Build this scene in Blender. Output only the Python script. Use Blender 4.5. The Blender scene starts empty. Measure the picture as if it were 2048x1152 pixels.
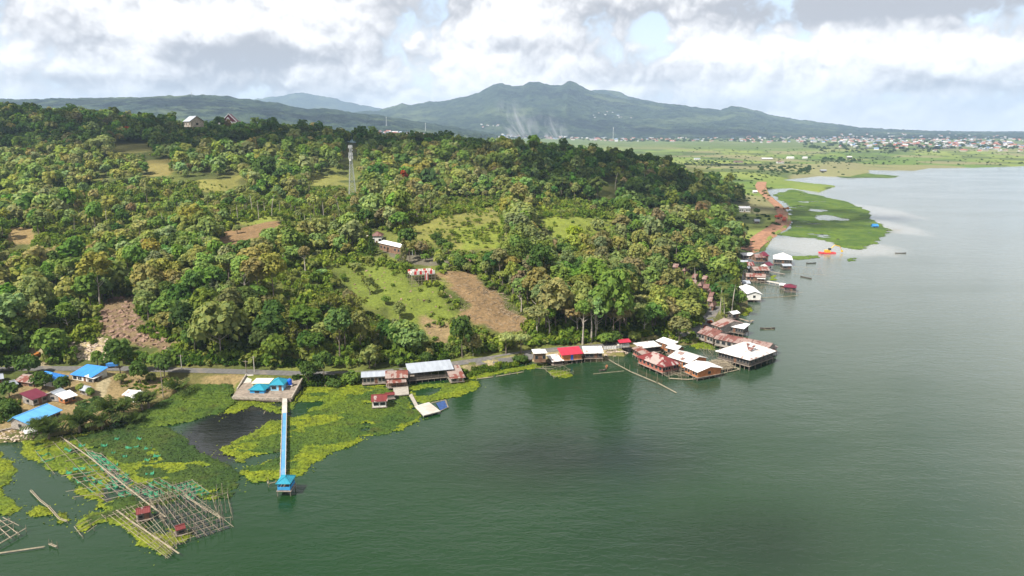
import bpy, bmesh, math, random
import numpy as np
from mathutils import Vector, Matrix
R = math.radians
random.seed(7)
rng = np.random.default_rng(7)
S = bpy.context.scene
COL = S.collection

# ------------------------------------------------------------------ camera, light, sky
W0, H0 = 2048.0, 1152.0           # the photograph's own pixels, used to read positions off it
HFOV, PITCH, CAMH = 70.0, 12.4, 90.0
FPX = (W0 / 2) / math.tan(R(HFOV / 2))
cd = bpy.data.cameras.new("camera"); cam = bpy.data.objects.new("camera", cd); COL.objects.link(cam)
cd.sensor_width = 36; cd.angle = R(HFOV); cd.clip_start = 1; cd.clip_end = 80000
cam.location = (0, 0, CAMH); cam.rotation_euler = (R(90 - PITCH), 0, 0)
S.camera = cam
S.view_settings.view_transform = 'Standard'; S.view_settings.look = 'None'
S.view_settings.exposure = 0.85; S.view_settings.gamma = 1.0
S.cycles.use_denoising = True
S.cycles.max_bounces = 6; S.cycles.diffuse_bounces = 2; S.cycles.glossy_bounces = 2
S.cycles.transmission_bounces = 2; S.cycles.transparent_max_bounces = 8; S.cycles.volume_bounces = 0

TOSUN = Vector((-0.62, -0.47, 0.93)).normalized()
sd_ = bpy.data.lights.new("sun", 'SUN'); sun = bpy.data.objects.new("sun", sd_); COL.objects.link(sun)
sd_.energy = 5.0; sd_.angle = R(0.53); sd_.color = (1.0, 0.95, 0.86)
sun.rotation_euler = TOSUN.to_track_quat('Z', 'Y').to_euler(); sun.location = (0, 0, 3000)
SUN_EL = math.asin(TOSUN.z); SUN_AZ = math.atan2(TOSUN.x, TOSUN.y)


class NT:
    """small helper to write node trees"""
    def __init__(s, tree):
        s.t = tree; s.n = tree.nodes; s.l = tree.links

    def new(s, typ, **kw):
        n = s.n.new(typ)
        for k, v in kw.items(): setattr(n, k, v)
        return n

    def put(s, sock, v):
        if isinstance(v, bpy.types.NodeSocket): s.l.new(v, sock)
        elif isinstance(v, bpy.types.Node): s.l.new(v.outputs[0], sock)
        else:
            if sock.type == 'RGBA' and isinstance(v, (tuple, list)) and len(v) == 3: v = (*v, 1)
            if sock.type == 'VECTOR' and not isinstance(v, (tuple, list)): v = (v, v, v)
            sock.default_value = v

    def m(s, op, a, b=0.0, c=0.0, clamp=False):
        n = s.new('ShaderNodeMath', operation=op, use_clamp=clamp)
        s.put(n.inputs[0], a); s.put(n.inputs[1], b); s.put(n.inputs[2], c)
        return n.outputs[0]

    def vm(s, op, a, b=(0, 0, 0)):
        n = s.new('ShaderNodeVectorMath', operation=op); s.put(n.inputs[0], a); s.put(n.inputs[1], b)
        return n.outputs[0]

    def xyz(s, x, y, z=0.0):
        n = s.new('ShaderNodeCombineXYZ'); s.put(n.inputs[0], x); s.put(n.inputs[1], y); s.put(n.inputs[2], z)
        return n.outputs[0]

    def noise(s, vec, scale, detail=4, rough=0.55, dist=0.0, out=0):
        n = s.new('ShaderNodeTexNoise'); s.put(n.inputs['Vector'], vec); s.put(n.inputs['Scale'], scale)
        s.put(n.inputs['Detail'], detail); s.put(n.inputs['Roughness'], rough); s.put(n.inputs['Distortion'], dist)
        return n.outputs[out]

    def ss(s, v, lo, hi, a=0.0, b=1.0):
        n = s.new('ShaderNodeMapRange', interpolation_type='SMOOTHSTEP'); s.put(n.inputs[0], v)
        for i, x in enumerate((lo, hi, a, b)): s.put(n.inputs[1 + i], x)
        return n.outputs[0]

    def mix(s, f, a, b, mode='MIX'):
        n = s.new('ShaderNodeMix', data_type='RGBA', blend_type=mode, clamp_factor=True)
        s.put(n.inputs[0], f); s.put(n.inputs[6], a); s.put(n.inputs[7], b)
        return n.outputs[2]

    def bump(s, h, strength=0.4, dist=0.3):
        n = s.new('ShaderNodeBump'); s.put(n.inputs['Strength'], strength); s.put(n.inputs['Distance'], dist)
        s.put(n.inputs['Height'], h)
        return n.outputs[0]


# world: Nishita sky behind broken cumulus, all in directions
wd = bpy.data.worlds.new("World"); S.world = wd; wd.use_nodes = True
w = NT(wd.node_tree); w.n.clear()
out = w.new('ShaderNodeOutputWorld'); bg = w.new('ShaderNodeBackground'); w.l.new(bg.outputs[0], out.inputs[0])
bg.inputs[1].default_value = 0.092
sky = w.new('ShaderNodeTexSky', sky_type='NISHITA', sun_disc=False, sun_elevation=SUN_EL, sun_rotation=SUN_AZ,
            altitude=700, air_density=1.0, dust_density=1.5, ozone_density=1.0)
tc = w.new('ShaderNodeTexCoord'); sp = w.new('ShaderNodeSeparateXYZ'); w.l.new(tc.outputs['Generated'], sp.inputs[0])
az = w.m('ARCTAN2', sp.outputs[0], sp.outputs[1])       # 0 = straight ahead, radians
el = w.m('ARCSINE', sp.outputs[2])
azd = w.m('MULTIPLY', az, 180 / math.pi); eld = w.m('MULTIPLY', el, 180 / math.pi)


def blob(a, e, wa, we):                                  # a soft ellipse round azimuth a, elevation e (degrees)
    x = w.m('DIVIDE', w.m('SUBTRACT', azd, a), wa); y = w.m('DIVIDE', w.m('SUBTRACT', eld, e), we)
    r2 = w.m('ADD', w.m('MULTIPLY', x, x), w.m('MULTIPLY', y, y))
    return w.m('EXPONENT', w.m('MULTIPLY', r2, -1.0))


def addall(*a):
    r = a[0]
    for b in a[1:]: r = w.m('ADD', r, b)
    return r
mul = lambda a, k: w.m('MULTIPLY', a, k)
# elevation is compressed so that clouds flatten towards the horizon
ev = w.m('POWER', w.m('MAXIMUM', w.m('ADD', eld, 2.0), 0.01), 0.8)


def dens(da, de):
    """rounded cumulus billows: smooth cells broken up by noise"""
    x = w.m('ADD', mul(azd, 0.165), da); y = w.m('ADD', mul(ev, 0.34), de)
    p = w.xyz(x, y, 3.7)
    wr = w.vm('SCALE', w.vm('SUBTRACT', w.noise(p, 1.6, 4, 0.55, 0, 1), (0.5, 0.5, 0.5))); wr.node.inputs['Scale'].default_value = 0.55
    q = w.vm('ADD', p, wr)
    v = w.new('ShaderNodeTexVoronoi', feature='F1', normalize=True); w.put(v.inputs['Vector'], q)
    v.inputs['Scale'].default_value = 1.0; v.inputs['Detail'].default_value = 3; v.inputs['Roughness'].default_value = 0.5
    v.inputs['Lacunarity'].default_value = 2.3
    n = w.noise(p, 0.8, 6, 0.5)
    return w.m('ADD', w.m('MULTIPLY', w.m('SUBTRACT', 1.0, v.outputs['Distance']), 0.75), w.m('MULTIPLY', n, 0.55))
N0 = dens(0, 0); N1 = dens(-0.03, 0.10)
lit = w.m('MULTIPLY', w.m('SUBTRACT', N0, N1), 2.0)
body = w.m('MULTIPLY', w.m('SUBTRACT', N0, 0.84), 1.5)
big = w.noise(w.xyz(mul(azd, 0.05), mul(ev, 0.22), 9.1), 1.0, 3, 0.5)
grey = addall(mul(blob(-19, 5.0, 9, 1.2), 0.46), mul(blob(27, 8.0, 13, 0.95), 0.62), mul(blob(29.5, 2.7, 2.6, .45), 0.32), mul(blob(-16, 8.9, 16, 1.1), 0.16),
              mul(blob(7, 4.0, 13, 0.9), 0.10), mul(blob(-28, 3.0, 9, 0.5), 0.14), mul(blob(13, 8.6, 3, .6), 0.10),
              mul(blob(0.5, 6.0, 3.5, 0.9), 0.14), mul(blob(33, 5.8, 7, .5), 0.12), mul(blob(-5, 7.6, 4, .6), 0.12))
white = addall(mul(blob(2, 7.4, 2.2, 1.0), 0.25), mul(blob(21, 5.6, 8, 1.0), 0.26), mul(blob(33, 4.9, 6, 1.3), 0.14), mul(blob(20, 2.6, 14, 0.9), 0.12), mul(blob(-34, 4.8, 6, 1.6), 0.18),
               mul(blob(-8, 3.9, 9, 1.0), 0.14), mul(blob(33, 4.4, 7, 1.4), 0.18))
gap = addall(mul(blob(10.3, 7.0, 1.1, 1.0), 0.34), mul(blob(29, 1.9, 8, 0.7), 0.17), mul(blob(-6, 2.0, 3.5, 0.6), 0.05),
             mul(blob(12.0, 8.6, 1.0, 0.6), 0.12), mul(blob(-31, 1.4, 6, 0.4), 0.16))
tone = addall(0.70, lit, body, mul(w.m('SUBTRACT', big, 0.5), 0.8), white, mul(grey, -1.0))
tone = w.m('MINIMUM', w.m('MAXIMUM', tone, 0.28), 1.08)
hi_dim = w.ss(eld, 10, 45, 1.0, 0.42)                    # overhead the cloud cover is thinner and greyer
ccol = w.mix(w.ss(tone, 0.28, 1.02), (3.4, 3.4, 3.6), (10.0, 9.7, 9.4))
ccol = w.mix(1.0, ccol, w.xyz(hi_dim, hi_dim, hi_dim), 'MULTIPLY')
cov = w.ss(w.m('ADD', w.m('SUBTRACT', w.m('MULTIPLY_ADD', N0, 1.6, -0.5), gap), w.ss(eld, 14, 60, 0.0, -0.06)), 0.55, 0.68)
skyc = w.mix(w.ss(eld, 0, 9, 0.75, 0.35), sky.outputs[0], (8.6, 9.2, 10.0))
fin = w.mix(cov, skyc, ccol)
fin = w.mix(w.ss(eld, 3.0, -0.5, 0.0, 0.6), fin, (11.5, 11.0, 10.4))
w.l.new(fin, bg.inputs[0])
wd.cycles.sampling_method = 'MANUAL'; wd.cycles.sample_map_resolution = 256

# ------------------------------------------------------------------ helpers
cp, sp_ = math.cos(R(PITCH)), math.sin(R(PITCH))


def ray(u, v):
    a = (u - W0 / 2) / FPX; b = -(v - H0 / 2) / FPX
    return np.array([a, cp + b * sp_, -sp_ + b * cp])


def P(u, v, z=0.0):
    """world point seen at photo pixel (u, v) on the level z"""
    d = ray(u, v); t = (z - CAMH) / d[2]
    return np.array([d[0] * t, d[1] * t, z])


def PD(u, v, y):
    """world point seen at photo pixel (u, v) at forward distance y"""
    d = ray(u, v); t = y / d[1]
    return np.array([d[0] * t, y, CAMH + d[2] * t])


def proj(x, y, z):
    x = np.asarray(x, float); y = np.asarray(y, float); z = np.asarray(z, float) - CAMH
    f = y * cp - z * sp_; b = y * sp_ + z * cp
    return W0 / 2 + x / f * FPX, H0 / 2 - b / f * FPX


def hash2(ix, iy, seed):
    h = (ix.astype(np.int64) * 374761393 + iy.astype(np.int64) * 668265263 + seed * 974634777) & 0xffffffff
    h = ((h ^ (h >> 13)) * 1274126177) & 0xffffffff
    return ((h ^ (h >> 16)) & 0xffff) / 65535.0


def vnoise(x, y, seed=0):
    x = np.asarray(x, float); y = np.asarray(y, float)
    ix = np.floor(x); iy = np.floor(y); fx = x - ix; fy = y - iy
    fx = fx * fx * (3 - 2 * fx); fy = fy * fy * (3 - 2 * fy)
    a = hash2(ix, iy, seed); b = hash2(ix + 1, iy, seed); c = hash2(ix, iy + 1, seed); d = hash2(ix + 1, iy + 1, seed)
    return (a * (1 - fx) + b * fx) * (1 - fy) + (c * (1 - fx) + d * fx) * fy


def fbm(x, y, seed=0, oct=4):
    s = 0; a = 0.5; t = 0
    for i in range(oct):
        s = s + a * vnoise(np.asarray(x) * 2 ** i, np.asarray(y) * 2 ** i, seed + i * 17); t += a; a *= 0.5
    return s / t


def inpoly(x, y, poly):
    x = np.asarray(x, float); y = np.asarray(y, float)
    r = np.zeros(x.shape, bool); n = len(poly)
    for i in range(n):
        x1, y1 = poly[i][:2]; x2, y2 = poly[(i + 1) % n][:2]
        if y1 == y2: continue
        c = ((y1 > y) != (y2 > y)) & (x < (x2 - x1) * (y - y1) / (y2 - y1) + x1)
        r ^= c
    return r


def dseg(x, y, line, closed=False):
    x = np.asarray(x, float); y = np.asarray(y, float)
    best = np.full(x.shape, 1e9); n = len(line)
    for i in range(n if closed else n - 1):
        x1, y1 = line[i][:2]; x2, y2 = line[(i + 1) % n][:2]
        dx, dy = x2 - x1, y2 - y1; L = dx * dx + dy * dy + 1e-9
        t = np.clip(((x - x1) * dx + (y - y1) * dy) / L, 0, 1)
        best = np.minimum(best, np.hypot(x - x1 - t * dx, y - y1 - t * dy))
    return best


def mesh_np(name, V, F, mats=(), col=None, fcol=None, smooth=False, midx=None):
    """mesh from numpy arrays; F is (n,3) or (n,4)"""
    me = bpy.data.meshes.new(name)
    V = np.asarray(V, np.float32); F = np.asarray(F, np.int32); k = F.shape[1]
    me.vertices.add(len(V)); me.vertices.foreach_set('co', V.ravel())
    me.loops.add(F.size); me.loops.foreach_set('vertex_index', F.ravel())
    me.polygons.add(len(F)); me.polygons.foreach_set('loop_start', np.arange(0, F.size, k, dtype=np.int32))
    if midx is not None: me.polygons.foreach_set('material_index', np.asarray(midx, np.int32))
    if smooth: me.polygons.foreach_set('use_smooth', np.ones(len(F), bool))
    me.update(calc_edges=True)
    for m_ in mats: me.materials.append(m_)
    if col is not None:
        a = me.color_attributes.new('col', 'FLOAT_COLOR', 'POINT')
        c = np.ones((len(V), 4), np.float32); c[:, :3] = col; a.data.foreach_set('color', c.ravel())
    if fcol is not None:
        a = me.attributes.new('col', 'FLOAT_COLOR', 'FACE')
        c = np.ones((len(F), 4), np.float32); c[:, :3] = fcol; a.data.foreach_set('color', c.ravel())
    return me


def link(name, me, parent=None, loc=None, rz=None):
    o = bpy.data.objects.new(name, me); COL.objects.link(o)
    if parent is not None: o.parent = parent
    if loc is not None: o.location = loc
    if rz is not None: o.rotation_euler = (0, 0, rz)
    return o


def tag(o, label=None, cat=None, group=None, kind=None):
    if label: o['label'] = label
    if cat: o['category'] = cat
    if group: o['group'] = group
    if kind: o['kind'] = kind
    return o


def thing(name, label, cat, loc=(0, 0, 0), rz=0.0, group=None):
    return tag(link(name, None, None, loc, rz), label, cat, group)


def copy_tree(o, parent=None):
    c = o.copy(); COL.objects.link(c)
    if parent is not None: c.parent = parent
    for ch in o.children: copy_tree(ch, c)
    return c


class MB:
    """collects simple shapes into one mesh"""
    def __init__(s): s.v = []; s.f = []; s.mi = []

    def add(s, vs, fs, mi=0):
        b = len(s.v); s.v += [tuple(map(float, p)) for p in vs]
        for f in fs: s.f.append([b + i for i in f]); s.mi.append(mi)

    def box(s, x0, y0, z0, x1, y1, z1, mi=0):
        s.add([(x0, y0, z0), (x1, y0, z0), (x1, y1, z0), (x0, y1, z0), (x0, y0, z1), (x1, y0, z1), (x1, y1, z1), (x0, y1, z1)],
              [(0, 3, 2, 1), (4, 5, 6, 7), (0, 1, 5, 4), (1, 2, 6, 5), (2, 3, 7, 6), (3, 0, 4, 7)], mi)

    def tube(s, a, b, r0, r1=None, n=5, mi=0, cap=True):
        a = Vector(a); b = Vector(b); r1 = r0 if r1 is None else r1
        d = (b - a).normalized(); u = d.orthogonal().normalized(); v_ = d.cross(u)
        vs = []
        for c, r in ((a, r0), (b, r1)):
            for i in range(n):
                t = 2 * math.pi * i / n; vs.append(c + (u * math.cos(t) + v_ * math.sin(t)) * r)
        fs = [(i, (i + 1) % n, n + (i + 1) % n, n + i) for i in range(n)]
        if cap: fs += [tuple(range(n - 1, -1, -1)), tuple(range(n, 2 * n))]
        s.add(vs, fs, mi)

    def slab(s, pts, th=0.1, mi=0):
        """a polygon with thickness downwards"""
        n = len(pts); lo = [(p[0], p[1], p[2] - th) for p in pts]
        s.add(list(pts) + lo, [tuple(range(n)), tuple(range(2 * n - 1, n - 1, -1))] +
              [(i, n + i, n + (i + 1) % n, (i + 1) % n) for i in range(n)], mi)

    def build(s, name, mats, parent=None, loc=None, rz=None, smooth=False):
        me = bpy.data.meshes.new(name); me.from_pydata(s.v, [], s.f)
        if not isinstance(mats, (list, tuple)): mats = [mats]
        for m_ in mats: me.materials.append(m_)
        me.polygons.foreach_set('material_index', s.mi)
        if smooth: me.polygons.foreach_set('use_smooth', [True] * len(s.f))
        me.update()
        return link(name, me, parent, loc, rz)


# ------------------------------------------------------------------ materials
def base_mat(name):
    m_ = bpy.data.materials.new(name); m_.use_nodes = True
    t = NT(m_.node_tree); b = m_.node_tree.nodes['Principled BSDF']
    b.inputs['Specular IOR Level'].default_value = 0.3
    return m_, t, b


def coords(t, kind='Object'):
    return t.new('ShaderNodeTexCoord').outputs[kind]


def pos(t):
    return t.new('ShaderNodeNewGeometry').outputs['Position']


def m_plain(name, c, rough=0.8, var=0.25, scale=1.2, dirt=0.25, bump=0.15, dirtc=(0.11, 0.09, 0.07), metal=0.0):
    m_, t, b = base_mat(name); p = pos(t)
    n = t.noise(p, scale, 5, 0.6); n2 = t.noise(p, scale * 0.23, 4, 0.6)
    lo = tuple(x * (1 - var) for x in c); hi = tuple(min(0.9, x * (1 + var * 0.5)) for x in c)
    cc = t.mix(t.ss(n, 0.3, 0.7), lo, hi)
    cc = t.mix(t.m('MULTIPLY', t.ss(n2, 0.52, 0.72), dirt), cc, dirtc)
    t.put(b.inputs['Base Color'], cc); b.inputs['Roughness'].default_value = rough; b.inputs['Metallic'].default_value = metal
    if bump: t.l.new(t.bump(n, bump, 0.05), b.inputs['Normal'])
    return m_


def m_tin(name, c, rust=(0.17, 0.055, 0.03), amt=0.3, rough=0.5, sheet=1.0, c2=None, patch=0.35, axis=0):
    """corrugated sheet: ribs and sheet joints along local x, rust and weathering patches"""
    m_, t, b = base_mat(name); o = coords(t)
    s_ = t.new('ShaderNodeSeparateXYZ'); t.l.new(o, s_.inputs[0])
    X = s_.outputs[axis]
    rib = t.m('SINE', t.m('MULTIPLY', X, 2 * math.pi / 0.38))
    cell = t.m('FLOOR', t.m('DIVIDE', X, sheet))
    cy = t.m('FLOOR', t.m('DIVIDE', s_.outputs[1 - axis], 2.6))
    wn = t.new('ShaderNodeTexWhiteNoise', noise_dimensions='3D'); t.l.new(t.xyz(cell, cy, 1.0), wn.inputs[0])
    n = t.noise(o, 0.7, 6, 0.65); ns = t.noise(t.vm('MULTIPLY', o, (2.2, 0.35, 0.35) if axis == 0 else (0.35, 2.2, 0.35)), 1.0, 5, 0.6)
    cc = t.mix(t.m('MULTIPLY', wn.outputs[0], 0.8), c, tuple(x * 0.78 for x in c))
    if c2 is not None: cc = t.mix(t.ss(t.m('ADD', t.noise(o, 0.16, 3), t.m('MULTIPLY', wn.outputs[0], 0.18)), 0.58 - patch * .1, 0.62 - patch * .1), cc, c2)
    f = t.m('ADD', t.m('MULTIPLY', n, 0.5), t.m('ADD', t.m('MULTIPLY', ns, 0.5), t.m('MULTIPLY', wn.outputs[0], 0.12)))
    cc = t.mix(t.ss(f, 0.78 - 0.42 * amt, 0.90 - 0.42 * amt), cc, rust)
    cc = t.mix(t.m('MULTIPLY', t.ss(ns, 0.45, 0.8), 0.35), cc, tuple(x * 0.5 for x in c))
    t.put(b.inputs['Base Color'], cc); b.inputs['Roughness'].default_value = rough
    t.l.new(t.bump(rib, 0.5, 0.03), b.inputs['Normal'])
    return m_


def leaf_shader(name, colsock, hue=0.0, trans=0.25):
    m_, t, b = base_mat(name)
    p = pos(t); c = colsock(t)
    n = t.noise(p, 0.55, 3, 0.6); n2 = t.noise(p, 2.3, 2, 0.5)
    c = t.mix(t.ss(n, 0.35, 0.68, 0.0, 1.0), t.mix(1.0, c, (0.72, 0.80, 0.85), 'MULTIPLY'), t.mix(1.0, c, (1.22, 1.14, 0.95), 'MULTIPLY'))
    c = t.mix(t.ss(n2, 0.3, 0.7, 0.0, 0.35), c, t.mix(1.0, c, (0.6, 0.66, 0.6), 'MULTIPLY'))
    d = t.new('ShaderNodeBsdfDiffuse'); t.put(d.inputs[0], c)
    tr = t.new('ShaderNodeBsdfTranslucent'); t.put(tr.inputs[0], t.mix(1.0, c, (1.15, 1.25, 0.6), 'MULTIPLY'))
    mx = t.new('ShaderNodeMixShader'); mx.inputs[0].default_value = 0.36
    t.l.new(d.outputs[0], mx.inputs[1]); t.l.new(tr.outputs[0], mx.inputs[2])
    t.l.new(mx.outputs[0], t.n['Material Output'].inputs[0]); t.n.remove(b)
    return m_


def attr_col(t):
    return t.new('ShaderNodeAttribute', attribute_name='col').outputs[0]


def obj_col(t):
    return t.new('ShaderNodeObjectInfo').outputs['Color']
M = {}
M['leaf_obj'] = leaf_shader('leaves', obj_col)
M['leaf_att'] = leaf_shader('forest_leaves', attr_col)
M['bark'] = m_plain('bark', (0.16, 0.13, 0.10), 0.9, 0.4, 1.5)
M['palebark'] = m_plain('pale_bark', (0.38, 0.34, 0.28), 0.9, 0.35, 1.5)
# ------------------------------------------------------------------ terrain
SHORE = [(-700, 905), (-300, 893), (0, 886), (60, 882), (130, 868), (200, 858), (262, 832), (330, 802), (380, 772), (466, 772), (468, 792), (586, 797), (600, 772),
         (660, 772), (720, 764), (800, 757), (915, 757), (965, 742), (1060, 722), (1105, 726), (1215, 712), (1250, 712), (1262, 697),
         (1330, 690), (1395, 690), (1392, 668), (1420, 655), (1450, 645), (1475, 635), (1494, 618), (1496, 590), (1482, 568), (1484, 540),
         (1490, 508), (1530, 500), (1546, 474), (1574, 456), (1582, 438), (1566, 412), (1540, 392), (1532, 378), (1580, 376), (1640, 384), (1672, 372),
         (1610, 366), (1560, 360), (1640, 352), (1700, 354), (1740, 345), (1735, 340), (1830, 341), (1860, 336), (1950, 335), (2048, 332), (2500, 329), (3600, 326)]
shore = [tuple(P(u, v, 0)[:2]) for u, v in SHORE]
lake_poly = shore + [(9000, 1500), (9000, -600), (-2500, -600), (-2500, shore[0][1])]

CTRL = []   # (u, v, y, tree height to take off)
CTRL += [(0, 212, 900, 17), (100, 222, 900, 17), (200, 228, 900, 17), (330, 238, 950, 17), (460, 248, 950, 15), (560, 250, 900, 17), (650, 257, 900, 17),
         (740, 266, 900, 17), (830, 270, 900, 17), (920, 273, 880, 17), (1000, 281, 870, 17), (1100, 289, 850, 17), (1200, 297, 830, 17), (1300, 299, 820, 17),
         (1350, 316, 810, 17), (1390, 352, 800, 17), (1418, 392, 800, 13)]
CTRL += [(-300, 205, 900, 17), (-300, 300, 800, 9), (-300, 400, 530, 8), (-300, 500, 400, 8), (-300, 600, 330, 8)]
CTRL += [(0, 300, 800, 9), (230, 297, 800, 0), (400, 290, 790, 9), (550, 290, 790, 9), (700, 292, 800, 9), (850, 300, 780, 9), (980, 300, 780, 9)]
CTRL += [(400, 360, 650, 0), (200, 390, 560, 7), (50, 390, 570, 8), (400, 405, 560, 5), (0, 470, 430, 0), (500, 465, 435, 0), (510, 425, 500, 0), (250, 470, 430, 8),
         (120, 550, 350, 9), (0, 560, 350, 9), (250, 600, 310, 2), (300, 690, 278, 0), (200, 712, 270, 0), (180, 660, 285, 0), (0, 660, 290, 8)]
CTRL += [(705, 388, 600, 0), (700, 335, 720, 9), (600, 400, 560, 8), (850, 380, 600, 9), (850, 340, 700, 9), (1000, 350, 680, 9), (1100, 322, 760, 9), (1000, 400, 560, 8),
         (900, 430, 480, 0), (1150, 440, 480, 0), (1050, 430, 490, 0), (850, 465, 430, 0), (950, 490, 400, 0), (775, 500, 395, 0), (860, 528, 358, 0), (820, 545, 348, 0), (900, 545, 345, 0),
         (1000, 600, 326, 0), (1050, 656, 303, 0), (930, 650, 304, 0), (700, 580, 335, 0), (700, 540, 356, 0), (640, 530, 362, 0), (780, 640, 308, 0), (850, 680, 293, 0), (600, 650, 265, 9), (480, 650, 268, 9), (420, 600, 285, 9),
         (600, 560, 300, 9), (500, 560, 300, 9), (550, 490, 345, 9), (400, 500, 360, 9), (350, 560, 315, 9)]
CTRL += [(1200, 600, 300, 14), (1100, 600, 305, 13), (1200, 520, 345, 12), (1200, 482, 380, 11), (1100, 520, 345, 12), (1350, 450, 490, 10), (1350, 545, 405, 3), (1420, 605, 352, 3), (1450, 560, 400, 8),
         (1300, 420, 620, 8), (1300, 350, 720, 9), (1200, 400, 570, 9), (1200, 350, 680, 9), (1300, 500, 420, 11), (1300, 600, 330, 12), (1400, 500, 470, 10), (1380, 420, 660, 9), (1440, 470, 545, 8)]
pts = []
for u, v, y, h in CTRL:
    p = PD(u, v, y); pts.append((p[0], p[1], max(1.5, p[2] - h)))
ROAD = [(-260, 760), (-60, 742), (30, 736), (130, 737), (220, 736), (360, 740), (480, 743), (600, 747), (700, 748), (800, 741), (870, 733), (930, 724), (1000, 714), (1060, 703), (1130, 697),
        (1200, 692), (1262, 688), (1320, 680), (1370, 668), (1400, 652), (1420, 633), (1432, 612)]
road = [P(u, v, 3.0) for u, v in ROAD]
for p in road: pts.append((p[0], p[1], 2.9))
for u, v in [(1490, 500), (1520, 450), (1470, 440), (1440, 420), (1500, 400), (1450, 380), (1430, 350), (1400, 330), (1350, 306), (1600, 350), (1700, 330), (1500, 320), (1900, 320)]:
    p = P(u, v, 1.6); pts.append((p[0], p[1], 1.6))
for u, v, z in [(-100, 800, 2.2), (60, 790, 2.4), (200, 770, 2.4), (300, 770, 2), (420, 757, 2.2), (520, 760, 2.6), (650, 756, 2.3), (760, 752, 2.2), (860, 745, 2.4), (1150, 705, 2.2), (1290, 690, 2.2), (65, 700, 5), (60, 690, 7), (40, 715, 4)]:
    p = P(u, v, z); pts.append((p[0], p[1], z))
for x, z in [(-1300, 90), (-900, 80), (-600, 70), (-300, 50), (0, 30), (250, 6), (500, 2)]:
    pts.append((x, 1350, z)); pts.append((x, 2200, max(1.6, z * 0.3)))
for y in (200, 400, 700): pts.append((-900, y, 20 + y * 0.07))
pts = np.array(pts)


def rbf_fit(p):
    D = np.hypot(p[:, None, 0] - p[None, :, 0], p[:, None, 1] - p[None, :, 1])
    A = np.block([[D + np.eye(len(p)) * -1.5, np.ones((len(p), 1))], [np.ones((1, len(p))), np.zeros((1, 1))]])
    return np.linalg.solve(A, np.append(p[:, 2], 0))
RW = rbf_fit(pts)


def hill(x, y):
    sh = np.shape(x); x = np.ravel(x).astype(float); y = np.ravel(y).astype(float)
    r = np.empty(len(x))
    for i in range(0, len(x), 40000):
        D = np.hypot(x[i:i + 40000, None] - pts[None, :, 0], y[i:i + 40000, None] - pts[None, :, 1])
        r[i:i + 40000] = D @ RW[:-1] + RW[-1]
    return r.reshape(sh)


def smooth01(t):
    t = np.clip(t, 0, 1); return t * t * (3 - 2 * t)


def height_raw(x, y):
    x = np.asarray(x, float); y = np.asarray(y, float)
    h = np.maximum(hill(x, y), 1.2)
    far = smooth01((y - 1500) / 700.0); h = h * (1 - far) + 1.6 * far
    right = smooth01((x - (0.10 * y + 420 + np.maximum(0, y - 900) * .1)) / 120.0); h = h * (1 - right) + 1.4 * right
    ds = dseg(x, y, shore) + (vnoise(x / 7, y / 7, 5) - 0.5) * np.clip(y / 160.0, 0.5, 5)
    lake = inpoly(x, y, lake_poly)
    bumpy = (fbm(x / 22, y / 22, 11, 4) - 0.5) * np.clip((h - 3.5) / 8, 0, 1) * 4.0
    dr = dseg(x, y, [p[:2] for p in road])
    h = h + bumpy * smooth01((dr - 3) / 8)
    flat = smooth01((dr - 2.6) / 5.0); h = h * flat + 2.9 * (1 - flat)
    land = np.minimum(h, 0.35 + np.maximum(ds, 0) * 0.9)
    return np.where(lake, -np.minimum(3.0, 0.3 + 0.25 * np.maximum(ds, 0)), land)


NA, ND = 900, 760
AZ = np.linspace(R(-50), R(50), NA); DI = 70 * (26000 / 70.0) ** (np.linspace(0, 1, ND))
# denser between 150 and 1500 m
DI = np.concatenate([np.geomspace(80, 200, 90), np.geomspace(200, 950, 470)[1:], np.geomspace(950, 2500, 130)[1:], np.geomspace(2500, 19500, 60)[1:]]); ND = len(DI)
GX = np.sin(AZ)[None, :] * DI[:, None]; GY = np.cos(AZ)[None, :] * DI[:, None]
GZ = height_raw(GX, GY)
LDI = DI


def hz(x, y):
    """terrain height by lookup in the built grid"""
    x = np.asarray(x, float); y = np.asarray(y, float)
    a = (np.arctan2(x, y) - AZ[0]) / (AZ[1] - AZ[0]); d = np.interp(np.hypot(x, y), DI, np.arange(ND))
    a = np.clip(a, 0, NA - 1.001); d = np.clip(d, 0, ND - 1.001)
    ia = a.astype(int); idd = d.astype(int); fa = a - ia; fd = d - idd
    return (GZ[idd, ia] * (1 - fa) + GZ[idd, ia + 1] * fa) * (1 - fd) + (GZ[idd + 1, ia] * (1 - fa) + GZ[idd + 1, ia + 1] * fa) * fd


def G(u, v, y0=90, y1=2600):
    """terrain point seen at photo pixel (u, v)"""
    d = ray(u, v); ys = np.geomspace(y0, y1, 900); t = ys / d[1]
    x = d[0] * t; z = CAMH + d[2] * t; below = z <= np.maximum(hz(x, ys), 0)
    i = int(np.argmax(below)) if below.any() else len(ys) - 1
    return np.array([x[i], ys[i], max(z[i], 0)])


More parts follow.
